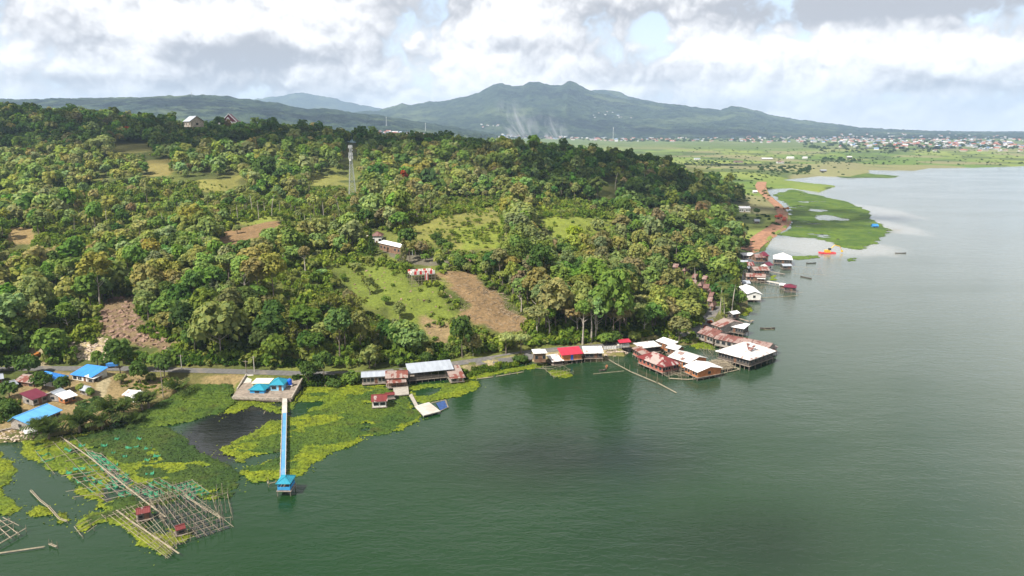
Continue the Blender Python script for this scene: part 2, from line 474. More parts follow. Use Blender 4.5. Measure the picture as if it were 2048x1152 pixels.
# ground colours by area; polygons are read in photo pixels and laid on the terrain
def area(px): return [tuple(G(u, v)[:2]) for u, v in px]
AREAS = [
    # (pixels, colour, soft edge m)
    ([(865, 552), (905, 545), (945, 548), (1000, 590), (1035, 625), (1062, 660), (1000, 668), (940, 645), (905, 640), (930, 615), (905, 585)], (0.25, 0.165, 0.105), 3),      # cleared slope
    ([(640, 520), (760, 520), (850, 555), (900, 590), (925, 615), (880, 690), (800, 640), (700, 590)], (0.15, 0.19, 0.035), 6),      # grassy slope
    ([(850, 640), (900, 650), (905, 690), (860, 690)], (0.26, 0.19, 0.12), 4),
    ([(810, 450), (880, 425), (990, 405), (1010, 440), (1000, 500), (900, 500), (820, 470)], (0.22, 0.22, 0.06), 6),
    ([(900, 460), (1000, 445), (1010, 490), (940, 500)], (0.20, 0.24, 0.04), 6),
    ([(1060, 425), (1150, 425), (1235, 432), (1220, 470), (1130, 478), (1090, 465)], (0.20, 0.24, 0.04), 5),
    ([(455, 462), (560, 442), (575, 455), (500, 480), (450, 500), (440, 480)], (0.24, 0.15, 0.09), 3),
    ([(455, 440), (530, 424), (580, 425), (560, 438), (470, 456)], (0.20, 0.23, 0.05), 4),
    ([(395, 362), (480, 352), (490, 372), (430, 385), (400, 400)], (0.24, 0.23, 0.07), 5),
    ([(290, 320), (340, 318), (335, 350), (300, 355)], (0.25, 0.21, 0.08), 6),
    ([(220, 290), (295, 286), (300, 305), (230, 310)], (0.2, 0.19, 0.07), 6),
    ([(20, 455), (75, 458), (60, 490), (15, 500)], (0.30, 0.21, 0.11), 4),
    ([(620, 352), (690, 348), (690, 372), (630, 380)], (0.23, 0.23, 0.07), 5),
    ([(215, 600), (270, 590), (280, 640), (345, 680), (330, 700), (260, 690), (180, 660), (190, 640)], (0.205, 0.145, 0.10), 3),   # rock cut
    ([(140, 690), (190, 668), (230, 690), (230, 720), (150, 722)], (0.42, 0.34, 0.25), 3),
    ([(0, 790), (120, 740), (260, 745), (300, 760), (470, 748), (470, 765), (380, 770), (300, 800), (240, 830), (120, 870), (0, 880)], (0.27, 0.20, 0.12), 4),   # village yard
    ([(930, 735), (1060, 712), (1210, 697), (1330, 676), (1330, 694), (1100, 722)], (0.38, 0.31, 0.22), 2),
    ([(770, 502), (815, 508), (860, 515), (926, 519), (928, 530), (860, 533), (815, 525), (780, 512)], (0.15, 0.14, 0.125), 1.5),
]
PATHS = [  # (pixels, width m, colour)
    ([(780, 502), (815, 515), (840, 525), (880, 528), (925, 524)], 6, (0.16, 0.145, 0.13)),
    ([(60, 682), (68, 700), (72, 730), (85, 738)], 4.5, (0.33, 0.27, 0.21)),
    ([(215, 752), (205, 775), (195, 800)], 3.0, (0.36, 0.30, 0.23)),
    ([(470, 436), (530, 425), (580, 426)], 3.0, (0.36, 0.29, 0.18)),
]
X1, Y1 = GX.ravel(), GY.ravel(); HT = GZ.ravel()
n1 = fbm(X1 / 16, Y1 / 16, 3, 5); n2 = fbm(X1 / 60, Y1 / 60, 31, 4); n3 = vnoise(X1 / 3.1, Y1 / 3.1, 77)
c0 = np.array((0.075, 0.095, 0.022)); c1_ = np.array((0.16, 0.18, 0.045)); c2_ = np.array((0.20, 0.16, 0.08))
f1 = smooth01((n1 - 0.35) / 0.3)[:, None]; C = c0 * (1 - f1) + c1_ * f1
f2 = (smooth01((n2 - 0.55) / 0.2) * 0.45)[:, None]; C = C * (1 - f2) + c2_ * f2
# the plain by the lake: fields in strips and wet patches
plain = (smooth01((3.2 - HT) / 1.0) * (Y1 > 480))[:, None]
fa_ = vnoise(X1 / 60 + fbm(X1 / 90, Y1 / 90, 8, 3) * 1.2, Y1 / 90, 41); fb_ = fbm(X1 / 260, Y1 / 420, 42, 4)
CP = np.array((0.12, 0.20, 0.035)) * np.ones((len(X1), 1))
g_ = smooth01((fb_ - 0.38) / 0.25)[:, None]; CP = CP * (1 - g_) + np.array((0.23, 0.28, 0.07)) * g_
g_ = (smooth01((fa_ - 0.5) / 0.08) * 0.8)[:, None]; CP = CP * (1 - g_) + np.array((0.06, 0.095, 0.028)) * g_
g_ = (smooth01((vnoise(X1 / 140 + 3, Y1 / 210, 43) - 0.6) / 0.08) * 0.8)[:, None]; CP = CP * (1 - g_) + np.array((0.27, 0.25, 0.15)) * g_
g_ = (smooth01((Y1 - 2700) / 900.0) * 0.8)[:, None]; CP = CP * (1 - g_) + np.array((0.12, 0.17, 0.05)) * g_
C = C * (1 - plain) + CP * plain
for px, c, soft in AREAS:
    pl = area(px); xs = [p[0] for p in pl]; ys = [p[1] for p in pl]
    sel = np.where((X1 > min(xs) - 30) & (X1 < max(xs) + 30) & (Y1 > min(ys) - 30) & (Y1 < max(ys) + 30))[0]
    sdv = dseg(X1[sel], Y1[sel], pl, True); sdv = np.where(inpoly(X1[sel], Y1[sel], pl), sdv, -sdv)
    f = smooth01((sdv + (n1[sel] - 0.5) * soft * 5) / soft + 0.5)[:, None]
    cc = np.array(c) * (0.80 + 0.40 * (0.75 * n1[sel] + 0.25 * n3[sel]))[:, None]
    C[sel] = C[sel] * (1 - f) + cc * f
for px, wdt, c in PATHS:
    pl = area(px); dd = dseg(X1, Y1, pl); f = smooth01((wdt / 2 + 0.8 - dd + (n3 - .5)) / 0.9)[:, None]
    C = C * (1 - f) + np.array(c) * f
sh_ = (smooth01((0.9 - HT) / 0.6) * (Y1 < 460) * 0.7)[:, None]; C = C * (1 - sh_) + np.array((0.17, 0.13, 0.085)) * sh_
C *= (0.74 + 0.16 * n3)[:, None] * np.array((1.0, 1.0, .80))
idx = np.arange(ND * NA).reshape(ND, NA)
F = np.stack([idx[:-1, :-1], idx[:-1, 1:], idx[1:, 1:], idx[1:, :-1]], -1).reshape(-1, 4)[:, ::-1]
gm, t, b = base_mat('ground'); p = pos(t)
cn = t.noise(p, 0.9, 5, 0.7); cs = t.noise(p, 0.13, 4, 0.6)
cc = t.mix(t.ss(cn, 0.3, 0.7), t.mix(1.0, attr_col(t), (0.66, 0.68, 0.62), 'MULTIPLY'), t.mix(1.0, attr_col(t), (1.25, 1.22, 1.2), 'MULTIPLY'))
t.put(b.inputs['Base Color'], cc); b.inputs['Roughness'].default_value = 0.95
t.l.new(t.bump(t.m('ADD', cn, t.m('MULTIPLY', cs, 2.0)), 0.7, 0.8), b.inputs['Normal'])
ground = tag(link('ground', mesh_np('ground', np.stack([X1, Y1, HT], 1), F, [gm], col=C, smooth=True)), kind='structure')
ground['label'] = 'wooded hillside and flat green plain running down to the lake'

# ------------------------------------------------------------------ water
wm, t, b = base_mat('lake_water'); p = pos(t)
b.inputs['IOR'].default_value = 1.33; b.inputs['Specular IOR Level'].default_value = 0.5
big_ = t.noise(t.vm('MULTIPLY', p, (0.004, 0.006, 1)), 1.0, 4, 0.6)
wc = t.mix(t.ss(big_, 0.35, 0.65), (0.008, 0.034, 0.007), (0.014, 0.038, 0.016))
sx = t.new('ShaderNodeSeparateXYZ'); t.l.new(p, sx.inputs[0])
sky_sheen = t.ss(t.m('ADD', t.m('MULTIPLY_ADD', t.noise(t.vm('MULTIPLY', p, (0.006, 0.012, 1)), 1.0, 3), 0.35, 0.3), t.m('MULTIPLY', sx.outputs[0], 0.0022)), 0.5, 1.35)
wc = t.mix(sky_sheen, wc, (0.155, 0.178, 0.158))  # silvery sky reflection towards the right, painted into the base colour
sv = None
for (u_, v_, rx_, ry_) in ((1650, 494, 55, 60), (1570, 488, 22, 40), (1590, 374, 40, 40), (1765, 450, 26, 80), (1740, 420, 40, 90), (1700, 352, 110, 60)):   # silty shallows, with the sky's pale sheen painted into their colour
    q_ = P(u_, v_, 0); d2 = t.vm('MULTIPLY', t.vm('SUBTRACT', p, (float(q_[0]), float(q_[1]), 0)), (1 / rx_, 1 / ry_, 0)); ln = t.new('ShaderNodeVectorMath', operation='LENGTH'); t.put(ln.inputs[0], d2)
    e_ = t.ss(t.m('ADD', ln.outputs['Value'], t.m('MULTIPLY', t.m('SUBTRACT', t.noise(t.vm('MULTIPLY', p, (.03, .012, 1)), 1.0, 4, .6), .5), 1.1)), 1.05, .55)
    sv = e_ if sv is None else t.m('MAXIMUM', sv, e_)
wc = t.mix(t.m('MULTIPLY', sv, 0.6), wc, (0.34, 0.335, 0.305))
q_ = P(470, 862, 0); d2 = t.vm('MULTIPLY', t.vm('SUBTRACT', p, (float(q_[0]), float(q_[1]), 0)), (1 / 17, 1 / 26, 0)); ln = t.new('ShaderNodeVectorMath', operation='LENGTH'); t.put(ln.inputs[0], d2)
wc = t.mix(t.ss(ln.outputs['Value'], 1.1, .7), wc, (0.012, 0.014, 0.014))
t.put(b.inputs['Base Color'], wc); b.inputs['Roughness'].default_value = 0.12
rp = t.vm('MULTIPLY', p, (0.5, 0.9, 1.0))
h_ = t.m('ADD', t.noise(rp, 1.0, 3, 0.55, 0.4), t.m('MULTIPLY', t.noise(t.vm('MULTIPLY', p, (0.10, 0.22, 1)), 1.0, 2, 0.5), 1.6))
calm = t.ss(t.noise(t.vm('MULTIPLY', p, (0.006, 0.012, 1)), 1.0, 3, 0.6), 0.35, 0.65, 0.35, 1.0)
t.l.new(t.bump(h_, t.m('MULTIPLY', calm, 0.46), 0.35), b.inputs['Normal'])
mb = MB(); nx = 12
mb.add([(-2600, -500, 0), (9000, -500, 0), (9000, 2600, 0), (-2600, 2600, 0)], [(0, 1, 2, 3)])
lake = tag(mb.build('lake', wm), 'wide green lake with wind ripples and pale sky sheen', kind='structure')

# ------------------------------------------------------------------ far mountains
mm, t, b = base_mat('mountain_forest'); p = pos(t)
a = t.noise(p, 0.012, 6, 0.68); a2 = t.noise(p, 0.0016, 5, 0.6); a3 = t.noise(p, 0.05, 3, 0.6)
cc = t.mix(t.ss(a, 0.35, 0.68), (0.006, 0.016, 0.012), (0.058, 0.085, 0.040))
cc = t.mix(t.m('MULTIPLY', t.ss(a2, 0.52, 0.66), 0.75), cc, (0.11, 0.14, 0.06))
cc = t.mix(t.m('MULTIPLY', t.ss(a3, 0.6, 0.75), 0.5), cc, (0.03, 0.05, 0.02))
t.put(b.inputs['Base Color'], cc); b.inputs['Roughness'].default_value = 1.0; b.inputs['Specular IOR Level'].default_value = 0.0
t.l.new(t.bump(t.m('ADD', a, t.m('MULTIPLY', a3, 0.35)), 1.0, 45.0), b.inputs['Normal'])


def mountain(name, label, prof, y0, yc, y1, seed, rough, u0, u1, nu=420, nd=90, foot=0.0, gully=0.5, power=1.5):
    """a real height field: the crest at distance yc carries the outline, slopes run to y0 in front and y1 behind"""
    us = np.linspace(u0, u1, nu); cv = np.interp(us, [q[0] for q in prof], [q[1] for q in prof])
    tt = np.concatenate([np.linspace(0, 1, int(nd * 0.7)), np.linspace(1, 2, int(nd * 0.3) + 1)[1:]])
    ys = np.where(tt <= 1, y0 + (yc - y0) * tt, yc + (y1 - yc) * (tt - 1))
    dirx = (us - W0 / 2) / FPX / cp
    Y = ys[:, None] * np.ones((1, nu)); X = Y * dirx[None, :]
    zc = np.array([PD(u_, v_, yc)[2] for u_, v_ in zip(us, cv)])
    s = np.where(tt <= 1, tt, 2 - tt)[:, None]
    prof_ = np.power(s, power)
    sc = yc / 7.0
    rid = 1 - np.abs(2 * fbm(X / sc + fbm(X / sc, Y / sc, seed + 3, 3), Y / (sc * 1.7), seed, 5) - 1)
    Z = foot + (zc[None, :] - foot) * prof_ * (1 + gully * (rid - 0.75) * np.clip(1.6 * (1 - s), 0, 1) * 1.4)
    Z += (fbm(X / rough, Y / rough, seed + 9, 3) - 0.5) * rough * 0.30 * np.clip(s * 3, 0, 1)
    Z += (vnoise(X / (rough * 0.22), Y / (rough * 0.22), seed + 5) - 0.5) * rough * 0.10
    ii = np.arange(len(tt) * nu).reshape(len(tt), nu)
    F = np.stack([ii[:-1, :-1], ii[:-1, 1:], ii[1:, 1:], ii[1:, :-1]], -1).reshape(-1, 4)
    o = link(name, mesh_np(name, np.stack([X, Y, Z], -1).reshape(-1, 3), F, [mm], smooth=True))
    return tag(o, label, kind='structure')


VOLC = [(500, 262), (640, 240), (700, 228), (770, 220), (800, 211), (815, 206), (835, 210), (880, 203), (920, 196), (960, 186), (985, 171), (1000, 165), (1025, 171), (1044, 173), (1057, 163), (1080, 164), (1098, 171), (1116, 169), (1129, 162), (1145, 167),
        (1163, 178), (1190, 187), (1215, 193), (1260, 200), (1300, 205), (1340, 209), (1380, 216), (1420, 219), (1440, 212), (1470, 216), (1500, 226), (1560, 237), (1620, 247), (1700, 256), (1800, 262), (1900, 264), (2000, 264), (2100, 266), (2400, 266)]
mountain('mountain', 'broad forested volcano with a notched summit behind the plain', VOLC, 6000, 9400, 13000, 21, 130, 420, 2400, 700, 130, power=1.25)
mountain('mountain_shoulder', 'pale shoulder ridge beyond the volcano summit', [(1100, 262), (1150, 190), (1185, 178), (1210, 180), (1240, 190), (1300, 206), (1400, 225), (1500, 262)], 9700, 11200, 12800, 33, 160, 1090, 1510, 160, 40)
mountain('far_mountain', 'pale blue peak far behind the long wooded hill', [(440, 215), (540, 198), (585, 192), (615, 185), (640, 186), (660, 192), (680, 195), (700, 203), (760, 214), (860, 232), (960, 262)], 12500, 15500, 19000, 44, 240, 400, 980, 200, 50, gully=0.12)
mountain('hills', 'long blue-green wooded hill across the horizon', [(-500, 192), (-200, 190), (0, 191), (40, 196), (90, 200), (140, 197), (210, 195), (270, 196), (330, 194), (390, 192), (440, 189), (480, 193), (540, 200), (590, 208), (640, 218), (680, 219), (720, 224), (800, 236), (900, 252), (1000, 270)],
         3500, 5400, 7400, 55, 70, -500, 1010, 520, 90, power=0.9)
mountain('hills_low', 'green slope at the left edge behind the dark ridge', [(-500, 160), (-100, 196), (0, 207), (40, 214), (90, 226), (150, 240), (260, 258)], 1150, 1600, 2200, 66, 34, -500, 270, 220, 60)

# ------------------------------------------------------------------ haze
hm = bpy.data.materials.new('haze'); hm.use_nodes = True; t = NT(hm.node_tree); t.n.clear()
o_ = t.new('ShaderNodeOutputMaterial'); pv = t.new('ShaderNodeVolumePrincipled'); t.l.new(pv.outputs[0], o_.inputs['Volume'])
pv.inputs['Color'].default_value = (0.53, 0.73, 1.0, 1); pv.inputs['Density'].default_value = 6.8e-5; pv.inputs['Anisotropy'].default_value = 0.0
mb = MB(); mb.box(-15600, -700, -5, 15600, 19700, 800)
haze = tag(mb.build('haze', hm), 'thin pale blue air over the lake, plain and mountains', kind='stuff')
# ------------------------------------------------------------------ vegetation: shapes
def rot_basis(n):
    n = n / (np.linalg.norm(n, axis=1, keepdims=True) + 1e-9)
    a = np.where(np.abs(n[:, 2:3]) < 0.9, np.array([[0, 0, 1.0]]), np.array([[1.0, 0, 0]]))
    u = np.cross(n, a); u /= np.linalg.norm(u, axis=1, keepdims=True) + 1e-9
    return u, np.cross(n, u)


def quads(c, n, su, sv, r, spin=None):
    """one small leaf spray per centre, facing n"""
    u, v = rot_basis(n)
    th = r.uniform(0, 2 * np.pi, len(c)) if spin is None else spin
    a = u * np.cos(th)[:, None] + v * np.sin(th)[:, None]; b_ = -u * np.sin(th)[:, None] + v * np.cos(th)[:, None]
    a = a * su[:, None]; b_ = b_ * sv[:, None]
    V = np.stack([c - a * .9 - b_ * .35, c - b_ + a * .25, c + a - b_ * .1, c + b_ * .9 + a * .1], 1).reshape(-1, 3)
    return V


def crown(seed, nb, per, size, rz=0.75, shape='round', rb=(0.34, 0.5), spread=0.62):
    """unit crown: bottom near z=0, radius about 1, made of leaf sprays on overlapping clumps"""
    r = np.random.default_rng(seed); Vs = []
    for i in range(nb):
        if shape == 'cone':
            t = (i + r.uniform(0, .8)) / nb; a = i * 2.4 + r.uniform(-.4, .4)
            rad = (1 - t) ** 0.8 * 0.62; c = np.array([math.cos(a) * rad, math.sin(a) * rad, (0.2 + t * 1.8) * rz]); q = r.uniform(.26, .4) * (1.15 - .55 * t)
        elif shape == 'flat':
            a = i * 2.4; rad = math.sqrt((i + .5) / nb) * 0.8; c = np.array([math.cos(a) * rad, math.sin(a) * rad, rz * (1.0 + .35 * (1 - rad) + r.uniform(-.14, .14))]); q = r.uniform(.26, .4)
        else:
            a = i * 2.4 + r.uniform(-.5, .5); ph = math.asin(min(1, -0.3 + 1.28 * (i + .5) / nb)); k = spread * r.uniform(.75, 1.15)
            c = np.array([math.cos(a) * math.cos(ph) * k, math.sin(a) * math.cos(ph) * k, rz * (0.85 + math.sin(ph) * k * 1.15)]); q = r.uniform(*rb)
        d = r.normal(size=(per, 3)); d[:, 2] = d[:, 2] * .9 + .35; d /= np.linalg.norm(d, axis=1, keepdims=True)
        pc = c + d * q * r.uniform(.72, 1.08, (per, 1)) * np.array([1, 1, .8])
        nn = d + r.normal(size=(per, 3)) * .26 + np.array([0, 0, .45])
        s_ = size * r.uniform(.6, 1.35, per)
        Vs.append(quads(pc, nn, s_, s_ * .8, r))
    V = np.concatenate(Vs); return V


def qF(V): return np.arange(len(V)).reshape(-1, 4)


def bamboo(seed, nc=16, leaves=30):
    r = np.random.default_rng(seed); Vs = []; st = MB()
    for i in range(nc):
        a = r.uniform(0, 6.28); h = r.uniform(8, 13); sp = r.uniform(1.5, 4.2); base = np.array([math.cos(a), math.sin(a), 0]) * r.uniform(.1, .8)
        o = np.array([math.cos(a + r.uniform(-.4, .4)), math.sin(a + r.uniform(-.4, .4)), 0])
        t = np.sort(r.uniform(.3, 1.05, leaves)); z = h * (t - 0.33 * np.clip(t - .55, 0, 1) ** 2 * 4); pc = base + o[None] * (sp * t ** 2.4)[:, None]; pc[:, 2] = z
        pc = pc + r.normal(size=pc.shape) * np.array([.55, .55, .35])
        nn = r.normal(size=pc.shape) * .6 + o[None] * .5 + np.array([0, 0, .7]); s_ = r.uniform(.35, .75, leaves)
        Vs.append(quads(pc, nn, s_, s_ * .55, r))
        p0 = Vector(base)
        for k in (0.35, 0.7):
            q = Vector(base + o * sp * k ** 2.4); q.z = h * k; st.tube(p0, q, .06, .05, 4, cap=False); p0 = q
    return np.concatenate(Vs), st


def palm(seed, th=11.0, nf=17, fl=4.2, droop=1.0, up=0.55, wid=0.55, lean=0.9, tr=0.17):
    """a feather palm: curved trunk and arching fronds with paired leaflets"""
    r = np.random.default_rng(seed); V = []; Fc = []
    top = Vector((lean, lean * .3, th)); tk = MB(); p0 = Vector((0, 0, -0.5))
    for k in range(1, 6):
        t = k / 5; q = Vector((lean * t * t, lean * .3 * t * t, th * t)); tk.tube(p0, q, tr * (1.25 - .4 * (t - .2)), tr * (1.25 - .4 * t), 6, cap=False); p0 = q
    for i in range(nf):
        a = i * 2.399 + r.uniform(-.2, .2); e = up + r.uniform(-.55, .5) + (0.5 if i < nf * .3 else 0)
        L = fl * r.uniform(.8, 1.1); n = 9; o = np.array([math.cos(a), math.sin(a), 0]); sd = np.array([-math.sin(a), math.cos(a), 0])
        ts = np.linspace(0, 1, n); x = L * (ts * math.cos(e) ); z = L * (ts * math.sin(e) - droop * 0.55 * ts ** 2)
        pc = np.array(top)[None] + o[None] * x[:, None]; pc[:, 2] += z
        for k in range(n - 1):
            for sgn in (-1, 1):
                wd_ = wid * (0.35 + 1.3 * math.sin(math.pi * min(.97, ts[k] * .9 + .1))) * r.uniform(.8, 1.15)
                b_ = len(V); m0 = pc[k]; m1 = pc[k] * .45 + pc[k + 1] * .55
                tip = sd * sgn * wd_ + o * wd_ * .55 + np.array([0, 0, -.45 * wd_])
                V += [m0, m1, m1 + tip, m0 + tip * .92]; Fc.append((b_, b_ + 1, b_ + 2, b_ + 3))
    return np.array(V), tk


def trunk_mb(h, r0, seed, limbs=4, rad=4.0):
    r = random.Random(seed); mb = MB(); p0 = Vector((0, 0, -0.8)); q = Vector((r.uniform(-.3, .3), r.uniform(-.3, .3), h * .55))
    mb.tube(p0, q, r0 * 1.3, r0 * .85, 6); tp = Vector((r.uniform(-.5, .5), r.uniform(-.5, .5), h + rad * .45)); mb.tube(q, tp, r0 * .85, r0 * .3, 6)
    for i in range(limbs):
        a = i * 2.1 + r.uniform(-.4, .4); s = q.lerp(tp, r.uniform(.2, .7)); e = s + Vector((math.cos(a), math.sin(a), .75)) * rad * r.uniform(.4, .62)
        mb.tube(s, e, r0 * .45, r0 * .15, 5)
    return mb


CR_HI = [crown(100 + i, 24 + i % 3 * 4, 32, 0.135, 0.70 + .08 * (i % 3), rb=(.2, .42), spread=.7) for i in range(6)]
CR_TALL = [crown(130 + i, 26, 32, 0.135, 1.15, rb=(.2, .42), spread=.72) for i in range(3)]
CR_FLAT = [crown(140 + i, 20, 36, 0.12, 0.55, 'flat') for i in range(3)]
CR_CONE = [crown(150 + i, 26, 34, 0.125, 1.5, 'cone') for i in range(2)]
CR_MID = [crown(200 + i, 16, 22, 0.18, 0.72 + .1 * (i % 3), rb=(.22, .45), spread=.7) for i in range(6)] + [crown(230, 12, 30, .18, .55, 'flat'), crown(231, 12, 30, .19, 1.1)]
CR_LOW = [crown(300 + i, 8, 17, 0.27, 0.75 + .1 * (i % 3)) for i in range(6)]
CR_BUSH = [crown(400 + i, 5, 14, 0.26, 0.55) for i in range(5)]
BAM = [bamboo(500 + i) for i in range(4)]
BAM_LOW = [bamboo(520 + i, 9, 22)[0] for i in range(3)]
PALM = [palm(600 + i, th=9 + 2 * i, lean=.5 + .6 * i) for i in range(4)]
PALM_BIG = [palm(640 + i, th=2.6 + i * .8, nf=22, fl=6.4, droop=.75, up=.8, wid=.85, lean=.3, tr=.34) for i in range(3)]
BAN = [palm(660 + i, th=1.6, nf=9, fl=2.6, droop=.9, up=.9, wid=.75, lean=.1, tr=.16) for i in range(2)]

GREENS = {'olive green': (0.255, 0.29, 0.10), 'yellowish green': (0.285, 0.33, 0.085), 'fresh green': (0.155, 0.235, 0.05), 'deep green': (0.085, 0.14, 0.036),
          'brownish': (0.225, 0.222, 0.095), 'grey-green': (0.30, 0.335, 0.13), 'lime green': (0.27, 0.33, 0.030), 'red-flowered': (0.30, 0.07, 0.025)}


def forest_col(x, y, u, v, r):
    if v < 300 and u < 1120 or (u > 1050 and v < 420 and y > 560): k = {'deep green': 6, 'olive green': 1.5, 'brownish': .6, 'fresh green': 1.5, 'red-flowered': .015}
    elif u > 980 and v > 470 and u < 1340: k = {'brownish': 2.6, 'olive green': 3.8, 'fresh green': 2.6, 'yellowish green': 1, 'deep green': .9}
    elif u > 1200: k = {'fresh green': 3, 'olive green': 2.5, 'brownish': 1.2, 'yellowish green': 1.2, 'deep green': 2.2}
    elif v > 580 and u < 900 and u > 260: k = {'deep green': 3.6, 'fresh green': 2.6, 'olive green': 2.2, 'brownish': .9}
    elif u < 560: k = {'grey-green': 3.2, 'olive green': 3, 'yellowish green': 2.4, 'fresh green': 2.0, 'deep green': .8, 'brownish': .35}
    else: k = {'olive green': 3, 'yellowish green': 2.2, 'fresh green': 2.2, 'brownish': .6, 'grey-green': 1.5, 'deep green': 1.0, 'red-flowered': .02}
    n = list(k); pr = np.array([k[q] for q in n]); f = n[r.choice(len(n), p=pr / pr.sum())]
    return f, np.array(GREENS[f]) * r.uniform(.78, 1.22, 3) ** np.array([1, .75, 1])


# openings that stay visible between the trees (read in photo pixels)
CLEAR = [a[0] for a in AREAS[:15]]
CLEAR += [[(360, 731), (606, 740), (606, 754), (360, 748)], [(840, 730), (930, 714), (1060, 693), (1200, 681), (1265, 676), (1265, 700), (1130, 708), (1000, 724), (870, 748)],
          [(0, 745), (120, 728), (330, 728), (480, 744), (480, 800), (300, 830), (200, 870), (0, 900)], [(52, 676), (78, 676), (86, 728), (66, 728)],
          [(718, 736), (925, 722), (930, 770), (718, 772)], [(1240, 672), (1370, 660), (1400, 640), (1520, 620), (1600, 720), (1400, 760), (1250, 720)],
          [(694, 286), (712, 286), (716, 386), (690, 386)], [(735, 455), (800, 470), (805, 505), (750, 508)], [(820, 522), (870, 522), (872, 562), (826, 562)],
          [(440, 228), (478, 228), (478, 244), (440, 244)], [(356, 231), (392, 231), (392, 243), (356, 243)],
          [(1402, 640), (1418, 625), (1432, 618), (1436, 640), (1400, 660)], [(1484, 500), (1600, 500), (1600, 610), (1478, 612)], [(740, 455), (765, 455), (765, 478), (740, 478)]]
COTT = [(1350, 532), (1368, 539), (1347, 546), (1342, 553), (1366, 561), (1387, 553), (1385, 565), (1399, 569), (1411, 574), (1408, 556), (1418, 581), (1421, 590), (1419, 600), (1423, 610)]
for u, v in COTT: CLEAR.append([(u - 9, v - 5), (u + 9, v - 5), (u + 9, v + 5), (u - 9, v + 5)])
OWN = []     # footprints of hand-placed things: (x, y, radius)


def blocked(x, y, z, h, rad):
    """mask of trees whose crown would cover an opening"""
    bad = np.zeros(len(x), bool)
    for fz, fr in ((0.02, 0), (0.35, -.55), (0.35, .55), (0.55, -.8), (0.55, .8), (0.7, 0), (0.97, 0), (0.85, -.5), (0.85, .5)):
        u, v = proj(x + rad * fr, y, z + h * fz)
        for pl in CLEAR: bad |= inpoly(u, v, pl)
    return bad


# ------------------------------------------------------------------ vegetation: where it grows
def candidates(sp, seed, y0=150, y1=1080):
    r = np.random.default_rng(seed)
    xs, ys = np.meshgrid(np.arange(-820, 520, sp), np.arange(y0, y1, sp * .9)); xs[::2] += sp / 2
    x = xs.ravel() + r.uniform(-.42, .42, xs.size) * sp; y = ys.ravel() + r.uniform(-.42, .42, xs.size) * sp
    z = hz(x, y); u, v = proj(x, y, z + 6)
    k = (u > -170) & (u < W0 + 60) & ((z > 2.3) | ((z > .7) & (u > 1380) & (u < 1486) & (v > 440) & (v < 640))) & (v < 1000)
    return x[k], y[k], z[k], u[k], v[k], r


def visible(x, y, z):
    """rough test that the point is not behind the hill"""
    ok = np.ones(len(x), bool)
    for t in np.linspace(.3, .97, 26): ok &= (CAMH + (z - CAMH) * t) > hz(x * t, y * t) - 1.0
    return ok


x, y, z, u, v, r = candidates(6.5, 11)
droad = dseg(x, y, [p[:2] for p in road]); keep = (droad > 5.5) & (dseg(x, y, shore) > 3)
keep &= ~((z < 3.4) & (y > 480) & (x > 100) & ~((u < 1484) & (v > 455)))
keep &= ~((u < 480) & (v > 725))
keep &= visible(x, y, z + 16)
dn = fbm(x / 45, y / 45, 91, 3); keep &= (dn > 0.30) | (v < 300)
keep &= r.uniform(size=len(x)) > np.where((v > 300) & (v < 560) & (u < 1000) & (y < 780), .26, .07)
rad = (2.5 + 4.6 * r.beta(1.6, 2.3, len(x)) + 1.6 * (r.uniform(size=len(x)) < .08)) * np.where(fbm(x / 30, y / 30, 95, 3) > .5, 1.12, .88)
SCRUB = [[(190, 345), (430, 335), (450, 420), (310, 465), (140, 450)], [(440, 395), (700, 385), (720, 470), (580, 475), (450, 430)], [(540, 510), (660, 500), (700, 600), (640, 650), (570, 610)], [(110, 610), (230, 595), (235, 700), (110, 700)], [(790, 400), (1010, 385), (1015, 500), (850, 505)], [(1040, 400), (1240, 400), (1240, 480), (1080, 480)]]
scrub = np.zeros(len(x), bool)
for pl in SCRUB: scrub |= inpoly(u, v + 4, pl)
keep &= ~scrub | (r.uniform(size=len(x)) < .42); rad = np.where(scrub, rad * .66, rad)
th = np.where(r.uniform(size=len(x)) < .12, rad * .9 + 5, r.uniform(1.0, 4.0, len(x)) + rad * .25)
steep = (v > 560) & (v < 700) & (u > 1040) & (u < 1260); th = np.where(steep, th * 1.0 + 4.5, th)
H = th + rad * 1.35
small = blocked(x, y, z, H, rad) & keep
# first try a smaller tree, then nothing
rad2 = np.where(small, 1.9, rad); th2 = np.where(small, .6, th); H2 = th2 + rad2 * 1.35
keep &= ~blocked(x, y, z, H2, rad2)
T = [(x[i], y[i], z[i], rad2[i], th2[i], u[i], v[i]) for i in np.where(keep)[0]]
T.sort(key=lambda q: math.hypot(q[0], q[1]))
print('trees', len(T))

bark = {}
protos = {}


def tree_proto(kind, i):
    if (kind, i) in protos: return protos[(kind, i)]
    src = {'round': CR_HI, 'tall': CR_TALL, 'flat': CR_FLAT, 'cone': CR_CONE}[kind]; Vc = src[i % len(src)]
    cm = mesh_np('crown', Vc, qF(Vc), [M['leaf_obj']])
    protos[(kind, i)] = cm; return cm
TR = {}


def trunk_mesh(h, rad, pale=False, r0=.22):
    k = (round(h * 2) / 2, round(rad), pale, r0)
    if k not in TR:
        mb = trunk_mb(k[0], r0 + .012 * h, int(h * 10), 4, rad); o = mb.build('trunk', M['palebark' if pale else 'bark']); TR[k] = o.data; bpy.data.objects.remove(o)
    return TR[k]


